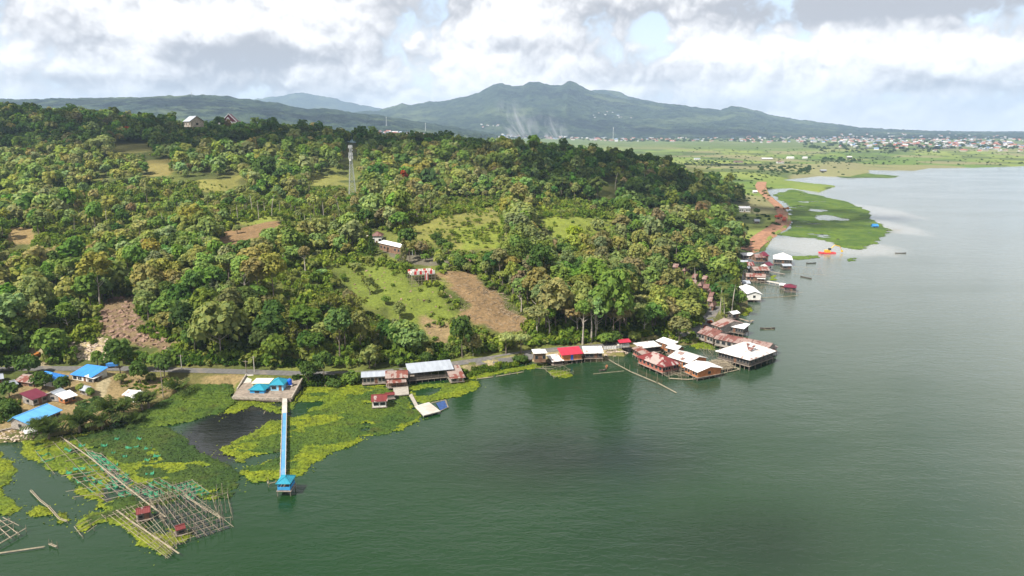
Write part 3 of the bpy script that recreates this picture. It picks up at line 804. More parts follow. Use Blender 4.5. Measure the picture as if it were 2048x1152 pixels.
def place_tree(name, label, cat, x, y, z, rad, th, kind, var, col, rz=0, group=None, pale=False, zs=1.0):
    t_ = thing(name, label, cat, (x, y, z), rz, group)
    link('trunk', trunk_mesh(th, rad, pale), t_)
    c = link('crown', tree_proto(kind, var), t_); c.location = (0, 0, th); c.scale = (rad * random.uniform(.85, 1.2), rad * random.uniform(.85, 1.2), rad * zs); c.color = (*col, 1)
    return t_


# landmarks a tree can be described by
LMK = {'the lattice radio tower': (705, 385), 'the cleared brown slope': (960, 600), 'the white-roofed hill house': (775, 495), 'the scaffolded platform': (845, 550), 'the brown hillside field': (505, 465),
       'the bare rock cut': (260, 650), 'the blue-roofed houses': (140, 745), 'the blue lake building': (540, 745), 'the long grey-roofed shed': (860, 730), 'the sloping green meadow': (1150, 450),
       'the red-roofed hillside cottages': (1370, 555), 'the pink-red roofside shop': (1150, 690), 'the stilt restaurant': (1420, 650), 'the bend of the lakeside road': (1425, 625), 'the pale village track': (65, 690),
       'the tan clearing at the left edge': (40, 475), 'the grassy slope': (760, 580), 'the road poles': (435, 735), 'the lakeside road': (1080, 690), 'the upper pasture': (900, 440)}
LMK['the red-roofed roadside shop'] = LMK.pop('the pink-red roofside shop')
LMW = {k: G(*q) for k, q in LMK.items()}


def where(x, y, skip=0):
    d = sorted((math.hypot(p[0] - x, (p[1] - y)), k, p) for k, p in LMW.items())[skip]
    _, k, p = d; dx, dy = x - p[0], y - p[1]
    if abs(dx) > abs(dy) * .9: s = 'left of' if dx < 0 else 'right of'
    else: s = 'uphill behind' if dy > 0 else 'downhill in front of'
    dist = 'just ' if d[0] < 22 else ('well ' if d[0] > 60 else '')
    return dist + s + ' ' + k


r = np.random.default_rng(5)
VT, CT = [], []; VTK = []; n_ind = 0
n_bam = 0
IND = []
for (x_, y_, z_, rd, th_, u_, v_) in T:
    colname, c = forest_col(x_, y_, u_, v_, r)
    d = math.hypot(x_, y_); bam = (520 < u_ < 760 and 590 < v_ < 740 and r.uniform() < .42) or (r.uniform() < .03 and u_ < 1000)
    if bam and rd > 2.5 and n_bam < 70 and d < 560:
        IND.append(('bamboo', x_, y_, z_, rd, th_, colname, np.array((.19, .20, .05)) * r.uniform(.75, 1.15))); n_bam += 1; continue
    if n_ind < 292 and 0 < u_ < W0 and rd > 2.5:
        kind = 'flat' if r.uniform() < .14 else ('tall' if th_ > rd or r.uniform() < .12 else 'round')
        IND.append((kind, x_, y_, z_, rd, th_, colname, c)); n_ind += 1; continue
    lod = CR_MID if d < 560 else CR_LOW
    Vc = lod[r.integers(len(lod))]; a = r.uniform(0, 6.28); ca, sa = math.cos(a), math.sin(a)
    s3 = np.array([rd * r.uniform(.9, 1.1), rd * r.uniform(.9, 1.1), rd * r.uniform(.85, 1.25)])
    W = Vc * s3; W = np.stack([W[:, 0] * ca - W[:, 1] * sa, W[:, 0] * sa + W[:, 1] * ca, W[:, 2]], 1) + np.array([x_, y_, z_ + th_])
    VT.append(W); CT.append(np.repeat(c[None], len(W) // 4, 0))
    if d < 650:
        o3 = np.array([x_, y_, z_ - .5]); w_ = .2 + .01 * th_
        sq = np.array([(-1, -1, 0), (1, -1, 0), (1, 1, 0), (-1, 1, 0)]) * w_
        lo = o3 + sq; hi = o3 + sq * .5 + np.array([0, 0, th_ + rd])
        for k in range(4): VTK.append(np.array([lo[k], lo[(k + 1) % 4], hi[(k + 1) % 4], hi[k]]))
V = np.concatenate(VT); forest = tag(link('forest', mesh_np('forest', V, qF(V), [M['leaf_att']], fcol=np.concatenate(CT))), 'mixed broadleaf forest covering the upper hill and dark ridge', kind='stuff')
if VTK:
    V = np.concatenate(VTK); tk = link('trunks', mesh_np('trunks', V, qF(V), [M['bark']]), forest); tag(tk, kind='stuff')
print('forest quads', len(V))
SHN = {'flat': 'spreading flat-topped', 'tall': 'tall', 'round': 'round-crowned'}
bam_m = []
for Vb, st in BAM:
    o = st.build('culms', M['palebark']); bam_m.append((mesh_np('foliage', Vb, qF(Vb), [M['leaf_obj']]), o.data)); bpy.data.objects.remove(o)
for i, (kind, x_, y_, z_, rd, th_, cn, c) in enumerate(IND):
    if kind == 'bamboo':
        b_ = thing('bamboo_clump', 'feathery arching bamboo clump ' + where(x_, y_), 'bamboo', (x_, y_, z_), r.uniform(0, 6.28), 'bamboo clumps on the hillside')
        s_ = r.uniform(.75, 1.15); b_.scale = (s_, s_, s_); f_, cu = bam_m[i % 4]
        link('culms', cu, b_); q = link('foliage', f_, b_); q.color = (*c, 1)
    else:
        size = 'large ' if rd > 5.6 else ('small ' if rd < 3.6 else '')
        place_tree('broadleaf_tree', size + cn + ' ' + SHN[kind] + ' tree ' + where(x_, y_), 'tree', x_, y_, z_, rd, th_, kind, int(r.integers(6)), c, r.uniform(0, 6.28), 'broadleaf trees on the lakeside hill', pale=r.uniform() < .3, zs=r.uniform(.85, 1.2))

# undergrowth: bushes that nobody would count
x, y, z, u, v, r = candidates(3.6, 23, 150, 640)
droad = dseg(x, y, [p[:2] for p in road]); keep = (droad > 4.2) & (dseg(x, y, shore) > 1.5) & ~((z < 3.4) & (y > 480) & (x > 100)) & visible(x, y, z + 4)
rad = r.uniform(1.0, 3.2, len(x)) * np.where(fbm(x / 20, y / 20, 7, 3) > .47, 1.2, .75)
hard = [a[0] for a in (AREAS[0], AREAS[6], AREAS[11], AREAS[13], AREAS[14], AREAS[17])] + CLEAR[15:]
bad = np.zeros(len(x), bool)
for fz in (0, 1.2):
    u2, v2 = proj(x, y, z + rad * fz)
    for pl in hard: bad |= inpoly(u2, v2, pl)
soft = np.zeros(len(x), bool)
for a in AREAS[1:6] + AREAS[7:11]: soft |= inpoly(u, v + 8, a[0])
keep &= ~bad & ~(soft & (r.uniform(size=len(x)) < .78)) & ~((u < 480) & (v > 725))
rad = np.where(soft, rad * .55, rad)
VT, CT = [], []
for i in np.where(keep)[0]:
    Vc = CR_BUSH[r.integers(5)]; a = r.uniform(0, 6.28); ca, sa = math.cos(a), math.sin(a); W = Vc * rad[i] * np.array([1, 1, r.uniform(.7, 1.5)])
    W = np.stack([W[:, 0] * ca - W[:, 1] * sa, W[:, 0] * sa + W[:, 1] * ca, W[:, 2]], 1) + np.array([x[i], y[i], z[i]])
    c = np.array([(.15, .215, .035), (.22, .27, .045), (.11, .17, .03), (.20, .22, .06)][r.integers(4)]) * r.uniform(.8, 1.2)
    VT.append(W); CT.append(np.repeat(c[None], len(W) // 4, 0))
V = np.concatenate(VT); print('bush quads', len(V) // 4)
tag(link('undergrowth', mesh_np('undergrowth', V, qF(V), [M['leaf_att']], fcol=np.concatenate(CT))), 'low bushes and weeds between the trees and on the grassy slope', kind='stuff')
# ------------------------------------------------------------------ floating water plants
def m_mat(name, c0, c1, c2):
    m_, t, b = base_mat(name); p = pos(t)
    n = t.noise(p, 0.05, 5, 0.6); n2 = t.noise(p, 0.9, 4, 0.65); n3 = t.noise(p, 0.2, 3, 0.6)
    cc = t.mix(t.ss(n, 0.38, 0.62), c0, c1); cc = t.mix(t.m('MULTIPLY', t.ss(n3, 0.55, 0.72), 0.55), cc, c2)
    cc = t.mix(t.ss(n2, 0.3, 0.7), t.mix(1.0, cc, (0.55, 0.6, 0.5), 'MULTIPLY'), t.mix(1.0, cc, (1.25, 1.2, 1.0), 'MULTIPLY'))
    t.put(b.inputs['Base Color'], cc); b.inputs['Roughness'].default_value = 0.8
    t.l.new(t.bump(n2, 1.0, 0.5), b.inputs['Normal']); return m_
M['hya_y'] = m_mat('water_plants_yellow', (0.170, 0.205, 0.006), (0.105, 0.155, 0.007), (0.060, 0.066, 0.012))
M['hya_g'] = m_mat('water_plants_green', (0.038, 0.080, 0.008), (0.078, 0.122, 0.008), (0.045, 0.045, 0.012))
M['hya_d'] = m_mat('water_plants_dark', (0.024, 0.056, 0.007), (0.046, 0.080, 0.008), (0.040, 0.042, 0.012))
M['hya_m'] = m_mat('marsh_plants', (0.048, 0.100, 0.009), (0.092, 0.150, 0.011), (0.060, 0.075, 0.016))


def water_mat(label, px, mats_, cell, holes=(), edge=1.2, ragged=0.5, seed=1, zt=0.32, bands=None, thr=.62):
    pl = [tuple(P(u_, v_, 0.1)[:2]) for u_, v_ in px]; hs = [[tuple(P(u_, v_, 0.1)[:2]) for u_, v_ in h] for h in holes]
    a = np.array(pl); x0, y0 = a.min(0) - 3; x1, y1 = a.max(0) + 3
    nx, ny = int((x1 - x0) / cell) + 1, int((y1 - y0) / cell) + 1
    gx, gy = np.meshgrid(x0 + np.arange(nx + 1) * cell, y0 + np.arange(ny + 1) * cell)
    sdv = dseg(gx, gy, pl, True); sdv = np.where(inpoly(gx, gy, pl), sdv, -sdv)
    for h in hs:
        q = dseg(gx, gy, h, True); q = np.where(inpoly(gx, gy, h), -q, q); sdv = np.minimum(sdv, q)
    k = cell / 0.6
    nz = fbm(gx / (5 * k), gy / (5 * k), seed, 4) - 0.5; nf = vnoise(gx / (1.2 * k), gy / (1.2 * k), seed + 3) - .5
    sdv = sdv + nz * 2 * edge * 2.2 + nf * edge * .8
    if ragged: sdv = np.minimum(sdv, (0.78 - ragged * .4 - fbm(gx / (9 * k), gy / (5 * k), seed + 7, 4)) * 14 * k + 2.4 * k)
    inside = sdv > 0
    # pull the border vertices onto the outline a little, by height
    z = np.clip(sdv / (1.2 * k), 0, 1) * zt * (0.55 + 0.9 * vnoise(gx / (1.0 * k), gy / (1.0 * k), seed + 5)) + 0.03
    jx = (hash2(np.arange(gx.size), np.arange(gx.size) * 3, seed).reshape(gx.shape) - .5) * cell * .7; jy = (hash2(np.arange(gx.size) * 5, np.arange(gx.size), seed).reshape(gx.shape) - .5) * cell * .7
    ii = np.arange(gx.size).reshape(gx.shape)
    Fq = np.stack([ii[:-1, :-1], ii[:-1, 1:], ii[1:, 1:], ii[1:, :-1]], -1).reshape(-1, 4)
    cnt = inside.ravel()[Fq].sum(1); Fq = Fq[cnt >= 3]
    V = np.stack([gx + jx, gy + jy, np.where(inside, z, 0.015)], -1).reshape(-1, 3)
    def midx_of(q_, s0):
        if len(mats_) < 2: return np.zeros(len(q_), int)
        return np.where(s0 / (bands or 9.0) + (fbm(q_[:, 0] / 13, q_[:, 1] / 13, seed + 21, 3) - .5) * 2.2 < thr, 0, 1)
    midx = np.zeros(len(Fq), int)
    if len(mats_) > 1:                                  # younger yellower plants along the open-water side
        midx = midx_of(V[Fq[:, 0]], sdv.ravel()[Fq[:, 0]])
    if cell < .6:                                       # leaf rosettes over the mat and loose ones drifting off its edge
        rq = np.random.default_rng(seed + 900); ok = np.where(sdv.ravel() > -3.2)[0]; ok = ok[rq.uniform(size=len(ok)) < np.where(sdv.ravel()[ok] > 0, .85, .10 * np.clip(1 + sdv.ravel()[ok] / 3.2, 0, 1))]
        pc = V[ok] + np.stack([rq.uniform(-.3, .3, len(ok)), rq.uniform(-.3, .3, len(ok)), np.where(sdv.ravel()[ok] > 0, .10, .05)], 1)
        sz = rq.uniform(.14, .34, len(ok)); Q = quads(pc, rq.normal(size=pc.shape) * .45 + np.array([0, 0, 1.0]), sz, sz * .8, rq)
        Q[:, 2] = np.maximum(Q[:, 2], .02)
        Fq = np.concatenate([Fq, np.arange(len(Q)).reshape(-1, 4) + len(V)]); V = np.concatenate([V, Q]); 
        midx = np.concatenate([midx, midx_of(pc, sdv.ravel()[ok])])
    used, inv = np.unique(Fq, return_inverse=True); Fq = inv.reshape(-1, 4)
    return tag(link('water_hyacinth', mesh_np('water_hyacinth', V[used], Fq, [M[q] for q in mats_], smooth=True, midx=midx)), label, kind='stuff')


PEN_A = [(40, 882), (42, 915), (70, 920), (85, 935), (125, 952), (150, 985), (178, 1000), (190, 1005), (186, 1020), (145, 1058), (150, 1066), (210, 1046), (235, 1055), (275, 1080), (285, 1092), (315, 1102), (322, 1118), (345, 1106), (352, 1092), (392, 1083), (380, 1068),
         (300, 1050), (272, 1030), (300, 1012), (350, 1005), (380, 985), (420, 1000), (458, 996), (484, 970), (478, 950), (452, 925), (430, 912), (398, 905), (380, 890), (360, 868), (335, 855), (280, 850), (230, 855), (130, 872)]
water_mat('yellow-green water hyacinth around the bamboo fish pens', PEN_A, ['hya_y', 'hya_d'], .55,
          [[(176, 906), (205, 915), (264, 966), (234, 972)], [(200, 978), (238, 962), (262, 985), (216, 1003)], [(262, 985), (300, 968), (335, 985), (300, 1005), (275, 1000)], [(342, 972), (372, 964), (405, 985), (380, 990)], [(290, 1060), (320, 1045), (350, 1060), (330, 1070)]], .9, .42, 3, bands=7, thr=.12)
water_mat('water hyacinth at the left edge of the picture by the open channel', [(-60, 905), (0, 903), (25, 925), (33, 945), (15, 965), (10, 980), (18, 1000), (30, 1015), (40, 1018), (10, 1030), (-60, 1034)], ['hya_y', 'hya_g'], .55, (), .8, .3, 5, bands=6)
water_mat('small floating tuft of water hyacinth beside the drifting poles', [(54, 1028), (78, 1010), (97, 1014), (99, 1028), (70, 1034)], ['hya_y'], .4, (), .5, .3, 6)
water_mat('small floating tuft of water hyacinth at the end of the drifting poles', [(108, 1030), (128, 1024), (136, 1040), (120, 1046)], ['hya_y'], .4, (), .5, .3, 8)
BIG = [(437, 898), (500, 870), (540, 842), (570, 838), (573, 800), (598, 790), (610, 776), (720, 764), (778, 764), (782, 790), (812, 790), (825, 810), (848, 828), (838, 842), (805, 858), (765, 868), (735, 870), (700, 893), (665, 905), (628, 928), (602, 948), (582, 953),
       (545, 962), (532, 965), (500, 960), (476, 945), (490, 930), (470, 918), (455, 915), (440, 905)]
water_mat('broad bright mat of water hyacinth either side of the blue pier', BIG, ['hya_y', 'hya_g'], .5, [[(476, 917), (512, 911), (562, 904), (562, 914), (520, 929), (506, 930)], [(576, 822), (598, 806), (640, 800), (655, 806), (620, 820), (590, 838)]], 1.0, .5, 11, bands=10, thr=.35)
water_mat('green marsh plants between the village and the dark pool', [(245, 858), (258, 832), (330, 800), (380, 770), (400, 758), (470, 754), (470, 796), (482, 802), (455, 820), (430, 830), (385, 842), (340, 852), (300, 858)], ['hya_g'], .55, (), .8, .15, 12, zt=.6)
water_mat('loose yellow water plants in front of the concrete terrace', [(480, 800), (560, 798), (566, 826), (540, 824), (505, 812), (470, 826), (440, 836), (436, 826), (462, 812)], ['hya_y'], .45, (), .8, .85, 14)
water_mat('bright water hyacinth in front of the long grey shed', [(812, 772), (900, 764), (930, 758), (958, 762), (962, 770), (945, 780), (910, 795), (888, 800), (852, 806), (832, 802), (816, 788)], ['hya_y'], .5, [[(820, 781), (850, 776), (886, 774), (890, 779), (866, 789), (832, 795)]], .8, .35, 15)
water_mat('floating islet of water hyacinth inside a broken bamboo frame', [(1092, 745), (1106, 740), (1130, 742), (1149, 750), (1136, 756), (1114, 754)], ['hya_y'], .4, (), .6, .3, 16)
water_mat('water hyacinth on the shore between the two stilt restaurants', [(1374, 684), (1393, 674), (1432, 690), (1426, 700), (1390, 698)], ['hya_y'], .5, (), .7, .35, 17)
water_mat('yellow water plants at the foot of the lakeside trees', [(1476, 626), (1488, 609), (1504, 612), (1500, 626), (1488, 633)], ['hya_y'], .5, (), .8, .3, 18)
water_mat('strip of water plants along the roadside bank', [(930, 752), (1000, 740), (1060, 729), (1100, 727), (1095, 732), (1010, 747), (935, 760)], ['hya_y'], .5, (), .7, .45, 19)
water_mat('broad green marsh beside the red dirt road', [(1554, 470), (1578, 456), (1584, 438), (1576, 412), (1546, 390), (1585, 378), (1640, 392), (1700, 405), (1742, 424), (1744, 440), (1772, 455), (1784, 460), (1760, 480), (1742, 492), (1720, 499), (1690, 494), (1650, 482), (1610, 475)],
          ['hya_m'], 1.6, [[(1625, 434), (1650, 429), (1700, 438), (1690, 442), (1640, 440)], [(1615, 416), (1650, 420), (1640, 424), (1618, 421)]], 3.2, .5, 22, zt=.5)
water_mat('narrow green water plants behind the lakeside houses', [(1572, 512), (1632, 511), (1636, 515), (1600, 520), (1575, 518)], ['hya_m'], 1.0, (), 1.2, .4, 23)
water_mat('small raft of water plants by the timber jetty', [(1540, 551), (1552, 550), (1552, 561), (1538, 561)], ['hya_y'], .7, (), .8, .3, 24)
water_mat('thin green islets off the far shore', [(1655, 350), (1720, 344), (1800, 352), (1780, 356), (1700, 358)], ['hya_m'], 4.0, (), 5, .75, 25, zt=.5)
water_mat('scattered plant rafts near the excavator barge', [(1690, 517), (1712, 515), (1716, 521), (1694, 524)], ['hya_m'], 1.0, (), 1.2, .55, 28)

# ------------------------------------------------------------------ road and dirt road
def ribbon(name, line, width, mat, z0=None, lift=.06, label=None, step=3.0, thick=0.0):
    L = [Vector((p[0], p[1], 0)) for p in line]; q = [L[0]]
    for a, b_ in zip(L, L[1:]):
        n = max(1, int((b_ - a).length / step)); q += [a.lerp(b_, i / n) for i in range(1, n + 1)]
    for _ in range(6): q = [q[0]] + [(q[i - 1] + q[i] * 2 + q[i + 1]) / 4 for i in range(1, len(q) - 1)] + [q[-1]]
    V = []
    for i, p in enumerate(q):
        d = (q[min(i + 1, len(q) - 1)] - q[max(i - 1, 0)]).normalized(); n = Vector((-d.y, d.x, 0))
        wv = width if not callable(width) else width(i / (len(q) - 1))
        for s_ in (-.5, -.17, .17, .5):
            e = p + n * wv * s_; V.append((e.x, e.y, (float(hz(e.x, e.y)) if z0 is None else z0) + lift))
    F = [(i * 4 + k, i * 4 + k + 1, i * 4 + k + 5, i * 4 + k + 4) for i in range(len(q) - 1) for k in range(3)]
    return tag(link(name, mesh_np(name, V, np.array(F)[:, ::-1], [mat], smooth=True)), label, kind='structure')


M['asphalt'] = m_plain('asphalt', (0.13, 0.125, 0.12), .9, .25, 1.0, .5, dirtc=(0.26, 0.21, 0.15))
M['laterite'] = m_plain('red_earth', (0.32, 0.165, 0.095), .95, .4, .25, .6, dirtc=(0.17, 0.085, 0.052))
M['concrete'] = m_plain('concrete', (0.33, 0.30, 0.26), .9, .25, .9, .5, dirtc=(0.22, 0.19, 0.15))
M['palecon'] = m_plain('pale_concrete', (0.46, 0.43, 0.385), .9, .2, .9, .45, dirtc=(0.30, 0.25, 0.2))
M['stone'] = m_plain('rubble_stone', (0.36, 0.31, 0.26), .95, .5, 2.0, .5)
ribbon('road', [p[:2] for p in road], 5.2, M['asphalt'], lift=.10, label='narrow grey asphalt road following the foot of the hill')
DIRT = [(1496, 503), (1508, 490), (1526, 474), (1548, 460), (1566, 446), (1570, 432), (1558, 414), (1540, 398), (1526, 384), (1521, 372), (1524, 364)]
dirt = [G(u_, v_) for u_, v_ in DIRT]
ribbon('dirt_road', [p[:2] for p in dirt], lambda t_: 13.0 + 3 * math.sin(t_ * 9), M['laterite'], lift=.35, label='raw red earth road under construction across the marsh')

# ------------------------------------------------------------------ roofs, walls
M['blue'] = m_tin('blue_tin', (0.045, 0.24, 0.66), amt=.05, c2=None)
M['lblue'] = m_tin('light_blue_tin', (0.11, 0.36, 0.72), amt=.05)
M['teal'] = m_tin('teal_tin', (0.02, 0.25, 0.36), amt=.0, sheet=2.0)
M['white'] = m_tin('white_tin', (0.76, 0.76, 0.76), amt=.22)
M['whitec'] = m_tin('clean_white_tin', (0.80, 0.80, 0.80), amt=.08)
M['whiter'] = m_tin('white_tin_rusted', (0.66, 0.65, 0.63), amt=.5, rust=(0.22, 0.10, 0.075))
M['grey'] = m_tin('grey_tin', (0.36, 0.39, 0.44), amt=.18)
M['rust'] = m_tin('rusty_red_tin', (0.165, 0.065, 0.052), rust=(0.095, 0.034, 0.027), amt=.5, c2=(0.27, 0.19, 0.17), patch=.2)
M['rustw'] = m_tin('rusty_patched_tin', (0.19, 0.062, 0.046), rust=(0.11, 0.036, 0.028), amt=.4, c2=(0.29, 0.225, 0.20), patch=.3)
M['redtin'] = m_tin('red_tin', (0.17, 0.032, 0.031), rust=(0.10, 0.034, 0.027), amt=.35, c2=(0.34, 0.27, 0.25), patch=-.3)
M['maroon'] = m_tin('maroon_tin', (0.145, 0.020, 0.040), amt=.15)
M['pinkred'] = m_tin('bright_red_tin', (0.45, 0.035, 0.065), amt=.08)
M['cottage'] = m_tin('faded_brown_tin', (0.135, 0.062, 0.052), amt=.35, c2=(0.18, 0.10, 0.085))
M['cream'] = m_plain('cream_slab', (0.74, 0.68, 0.52), .8, .12)
M['w_white'] = m_plain('white_plaster', (0.66, 0.65, 0.62), .85, .18)
M['w_grey'] = m_plain('weathered_boards', (0.30, 0.27, 0.24), .9, .4)
M['w_brown'] = m_plain('brown_boards', (0.20, 0.12, 0.075), .9, .4)
M['w_dark'] = m_plain('dark_boards', (0.09, 0.075, 0.065), .9, .4)
M['w_orange'] = m_plain('orange_boards', (0.44, 0.17, 0.065), .85, .3)
M['w_red'] = m_plain('red_boards', (0.36, 0.12, 0.085), .85, .3)
M['w_lblue'] = m_plain('pale_blue_plaster', (0.22, 0.50, 0.70), .8, .12)
M['w_blue'] = m_plain('blue_plaster', (0.04, 0.27, 0.55), .8, .15)
M['w_yellow'] = m_plain('yellow_plaster', (0.72, 0.62, 0.26), .8, .12)
M['timber'] = m_plain('grey_timber', (0.24, 0.20, 0.165), .9, .35)
M['bamboo'] = m_plain('bamboo_pole', (0.32, 0.27, 0.195), .75, .3, 2.0, .4)
M['bambood'] = m_plain('weathered_bamboo', (0.25, 0.21, 0.155), .8, .35, 2.0, .4)
M['glass'] = m_plain('dark_glass', (0.025, 0.03, 0.035), .2, .2, 1, 0, 0)
M['frame'] = m_plain('window_frame', (0.24, 0.21, 0.18), .7, .15)
M['door'] = m_plain('wooden_door', (0.16, 0.08, 0.05), .7, .3)
M['bluedoor'] = m_plain('blue_door', (0.03, 0.13, 0.55), .6, .15)


def house(label, A, B, ze, D, kind, rise, roof, wall, zb=None, cat='house', name='house', group=None, oh=.55, op=False, stilts=False, win=2, door=True, ridge=.5, floor=None, sidewin=1,
          doormat='door', winmat='glass', grd=None, rail=True, post='timber', wh=.76):
    """front eave runs from photo pixel A to B at height ze; the house reaches D metres away from us"""
    f0 = zb if zb is not None else ze - 3.4
    if floor is not None: f0 = floor
    ze = f0 + (ze - f0) * wh
    a = P(A[0], A[1], ze); b_ = P(B[0], B[1], ze); dx, dy = b_[0] - a[0], b_[1] - a[1]; L = math.hypot(dx, dy); rz = math.atan2(dy, dx)
    if zb is None: zb = float(hz(*(a[:2] * .5 + b_[:2] * .5)))
    o = thing(name, label, cat, (a[0], a[1], zb), rz, group); he = ze - zb; RM, WM = M[roof], M[wall]
    cx, cy = L / 2, D / 2; OWN.append(((a[0] + b_[0]) / 2 - dy / L * D / 2, (a[1] + b_[1]) / 2 + dx / L * D / 2, max(L, D) / 2))
    r_ = MB(); gab = None
    if kind == 'gable':
        ry = D * ridge
        r_.slab([(0, 0, he), (L, 0, he), (L, ry, he + rise), (0, ry, he + rise)], .1); r_.slab([(0, ry + .01, he + rise), (L, ry + .01, he + rise), (L, D, he), (0, D, he)], .1)
        r_.box(0, ry - .18, he + rise - .01, L, ry + .18, he + rise + .07)
    elif kind == 'gabley':
        rx = L * ridge
        r_.slab([(0, 0, he), (rx, 0, he + rise), (rx, D, he + rise), (0, D, he)], .1); r_.slab([(rx + .01, 0, he + rise), (L, 0, he), (L, D, he), (rx + .01, D, he + rise)], .1)
        r_.box(rx - .18, 0, he + rise - .01, rx + .18, D, he + rise + .07)
    elif kind == 'shed':
        r_.slab([(0, 0, he), (L, 0, he), (L, D, he + rise), (0, D, he + rise)], .1)
    elif kind == 'flat':
        r_.slab([(0, 0, he + .2), (L, 0, he + .2), (L, D, he + .2 + rise), (0, D, he + .2 + rise)], .3)
    elif kind == 'hip':
        if L >= D: r0, r1 = (D / 2, D / 2), (L - D / 2, D / 2)
        else: r0, r1 = (L / 2, L / 2), (L / 2, D - L / 2)
        if L >= D: fs = [[(0, 0), (L, 0), r1, r0], [(L, D), (0, D), r0, r1], [(0, D), (0, 0), r0], [(L, 0), (L, D), r1]]
        else: fs = [[(0, 0), (L, 0), r0], [(L, D), (0, D), r1], [(0, D), (0, 0), r0, r1], [(L, 0), (L, D), r1, r0]]
        for f in fs: r_.slab([(p[0], p[1], he + (rise if p in (r0, r1) else 0)) for p in f], .1)
        for q0, q1 in (((0, 0), r0), ((L, 0), r1 if L >= D else r0), ((0, D), r0 if L >= D else r1), ((L, D), r1), (r0, r1)):
            if q0 != q1: r_.tube((*q0, he + (rise if q0 in (r0, r1) else 0) + .02), (*q1, he + rise + .02), .1, .1, 4)
    rf = r_.build('roof', RM, o)
    fl = 0.0 if floor is None else floor - zb
    x0, x1, y0, y1 = oh, L - oh, oh, D - oh
    hw = he - .12
    w_ = MB()
    if not op:
        w_.box(x0, y0, fl, x1, y1, hw)
        if kind == 'gable':
            for xx in (x0, x1 - .1): w_.add([(xx, y0, hw), (xx + .1, y0, hw), (xx + .1, y1, hw), (xx, y1, hw), (xx, D * ridge, he + rise - .35), (xx + .1, D * ridge, he + rise - .35)], [(0, 4, 5, 1), (1, 5, 2), (2, 5, 4, 3), (0, 3, 4)])
        if kind == 'shed': w_.add([(x0, y0, hw), (x1, y0, hw), (x1, y1, hw), (x0, y1, hw), (x0, y1, he + rise - .3), (x1, y1, he + rise - .3)], [(0, 1, 5, 4), (1, 2, 5), (2, 3, 4, 5), (0, 4, 3)])
        if kind == 'gabley':
            for yy in (y0, y1 - .1): w_.add([(x0, yy, hw), (x1, yy, hw), (L * ridge, yy, he + rise - .35), (x0, yy + .1, hw), (x1, yy + .1, hw), (L * ridge, yy + .1, he + rise - .35)], [(0, 1, 2), (3, 5, 4), (0, 2, 5, 3), (1, 4, 5, 2)])
        w_.build('wall', WM, o)
        n = max(0, win); hh = min(1.2, (hw - fl) * .45); zc = fl + (hw - fl) * .55
        slots = n + (1 if door else 0)
        for i in range(slots):
            xc = x0 + (x1 - x0) * (i + .5) / slots
            if door and i == slots // 2:
                d_ = MB(); d_.box(xc - .5, y0 - .05, fl + .02, xc + .5, y0 - .004, fl + min(2.1, hw - fl - .15)); d_.build('door', M[doormat], o); continue
            ww = min(.75, (x1 - x0) / slots * .36)
            d_ = MB(); d_.box(xc - ww - .08, y0 - .06, zc - hh / 2 - .08, xc + ww + .08, y0 - .004, zc + hh / 2 + .08); f_ = d_.build('window', M['frame'], o)
            d_ = MB(); d_.box(xc - ww, y0 - .09, zc - hh / 2, xc + ww, y0 - .062, zc + hh / 2); d_.build('pane', M[winmat], f_)
        for i in range(sidewin):
            yc = y0 + (y1 - y0) * (i + .5) / max(1, sidewin)
            for xs, s_ in ((x0, -1), (x1, 1)):
                d_ = MB(); d_.box(min(xs + s_ * .004, xs + s_ * .06), yc - .68, zc - hh / 2 - .08, max(xs + s_ * .004, xs + s_ * .06), yc + .68, zc + hh / 2 + .08); f_ = d_.build('window', M['frame'], o)
                d_ = MB(); d_.box(min(xs + s_ * .062, xs + s_ * .09), yc - .6, zc - hh / 2, max(xs + s_ * .062, xs + s_ * .09), yc + .6, zc + hh / 2); d_.build('pane', M[winmat], f_)
    else:
        nxp = max(2, int(L / 2.6) + 1); nyp = max(2, int(D / 3.5) + 1)
        for i in range(nxp):
            for j in range(nyp):
                if 0 < i < nxp - 1 and 0 < j < nyp - 1: continue
                xx = x0 + (x1 - x0) * i / (nxp - 1); yy = y0 + (y1 - y0) * j / (nyp - 1)
                top = he - .12 + (rise * (yy / D) if kind == 'shed' else 0)
                d_ = MB(); d_.tube((xx, yy, fl), (xx, yy, top), .09, .08, 5); d_.build('post', M[post], o)
        if rail:
            d_ = MB()
            for f in ((x0, y0 - .06, x1, y0), (x0, y1, x1, y1 + .06), (x0 - .06, y0, x0, y1), (x1, y0, x1 + .06, y1)): d_.box(f[0], f[1], fl + .15, f[2], f[3], fl + 1.0)
            d_.build('railing', WM, o)
    if stilts or op:
        d_ = MB(); d_.box(x0 - .35, y0 - .35, fl - .18, x1 + .35, y1 + .35, fl - .004); d_.build('floor', M['timber'], o)
    if stilts:
        nx_ = max(2, min(9, int(L / 2.2) + 1)); ny_ = max(2, min(5, int(D / 3) + 1))
        for i in range(nx_):
            for j in range(ny_):
                if 0 < j < ny_ - 1 and 0 < i < nx_ - 1: continue
                xx = x0 - .1 + (x1 - x0 + .2) * i / (nx_ - 1); yy = y0 - .1 + (y1 - y0 + .2) * j / (ny_ - 1)
                d_ = MB(); d_.tube((xx, yy, -zb - 1.5), (xx, yy, fl - .18), .11, .1, 5); d_.build('stilt', M['timber'], o)
    return o


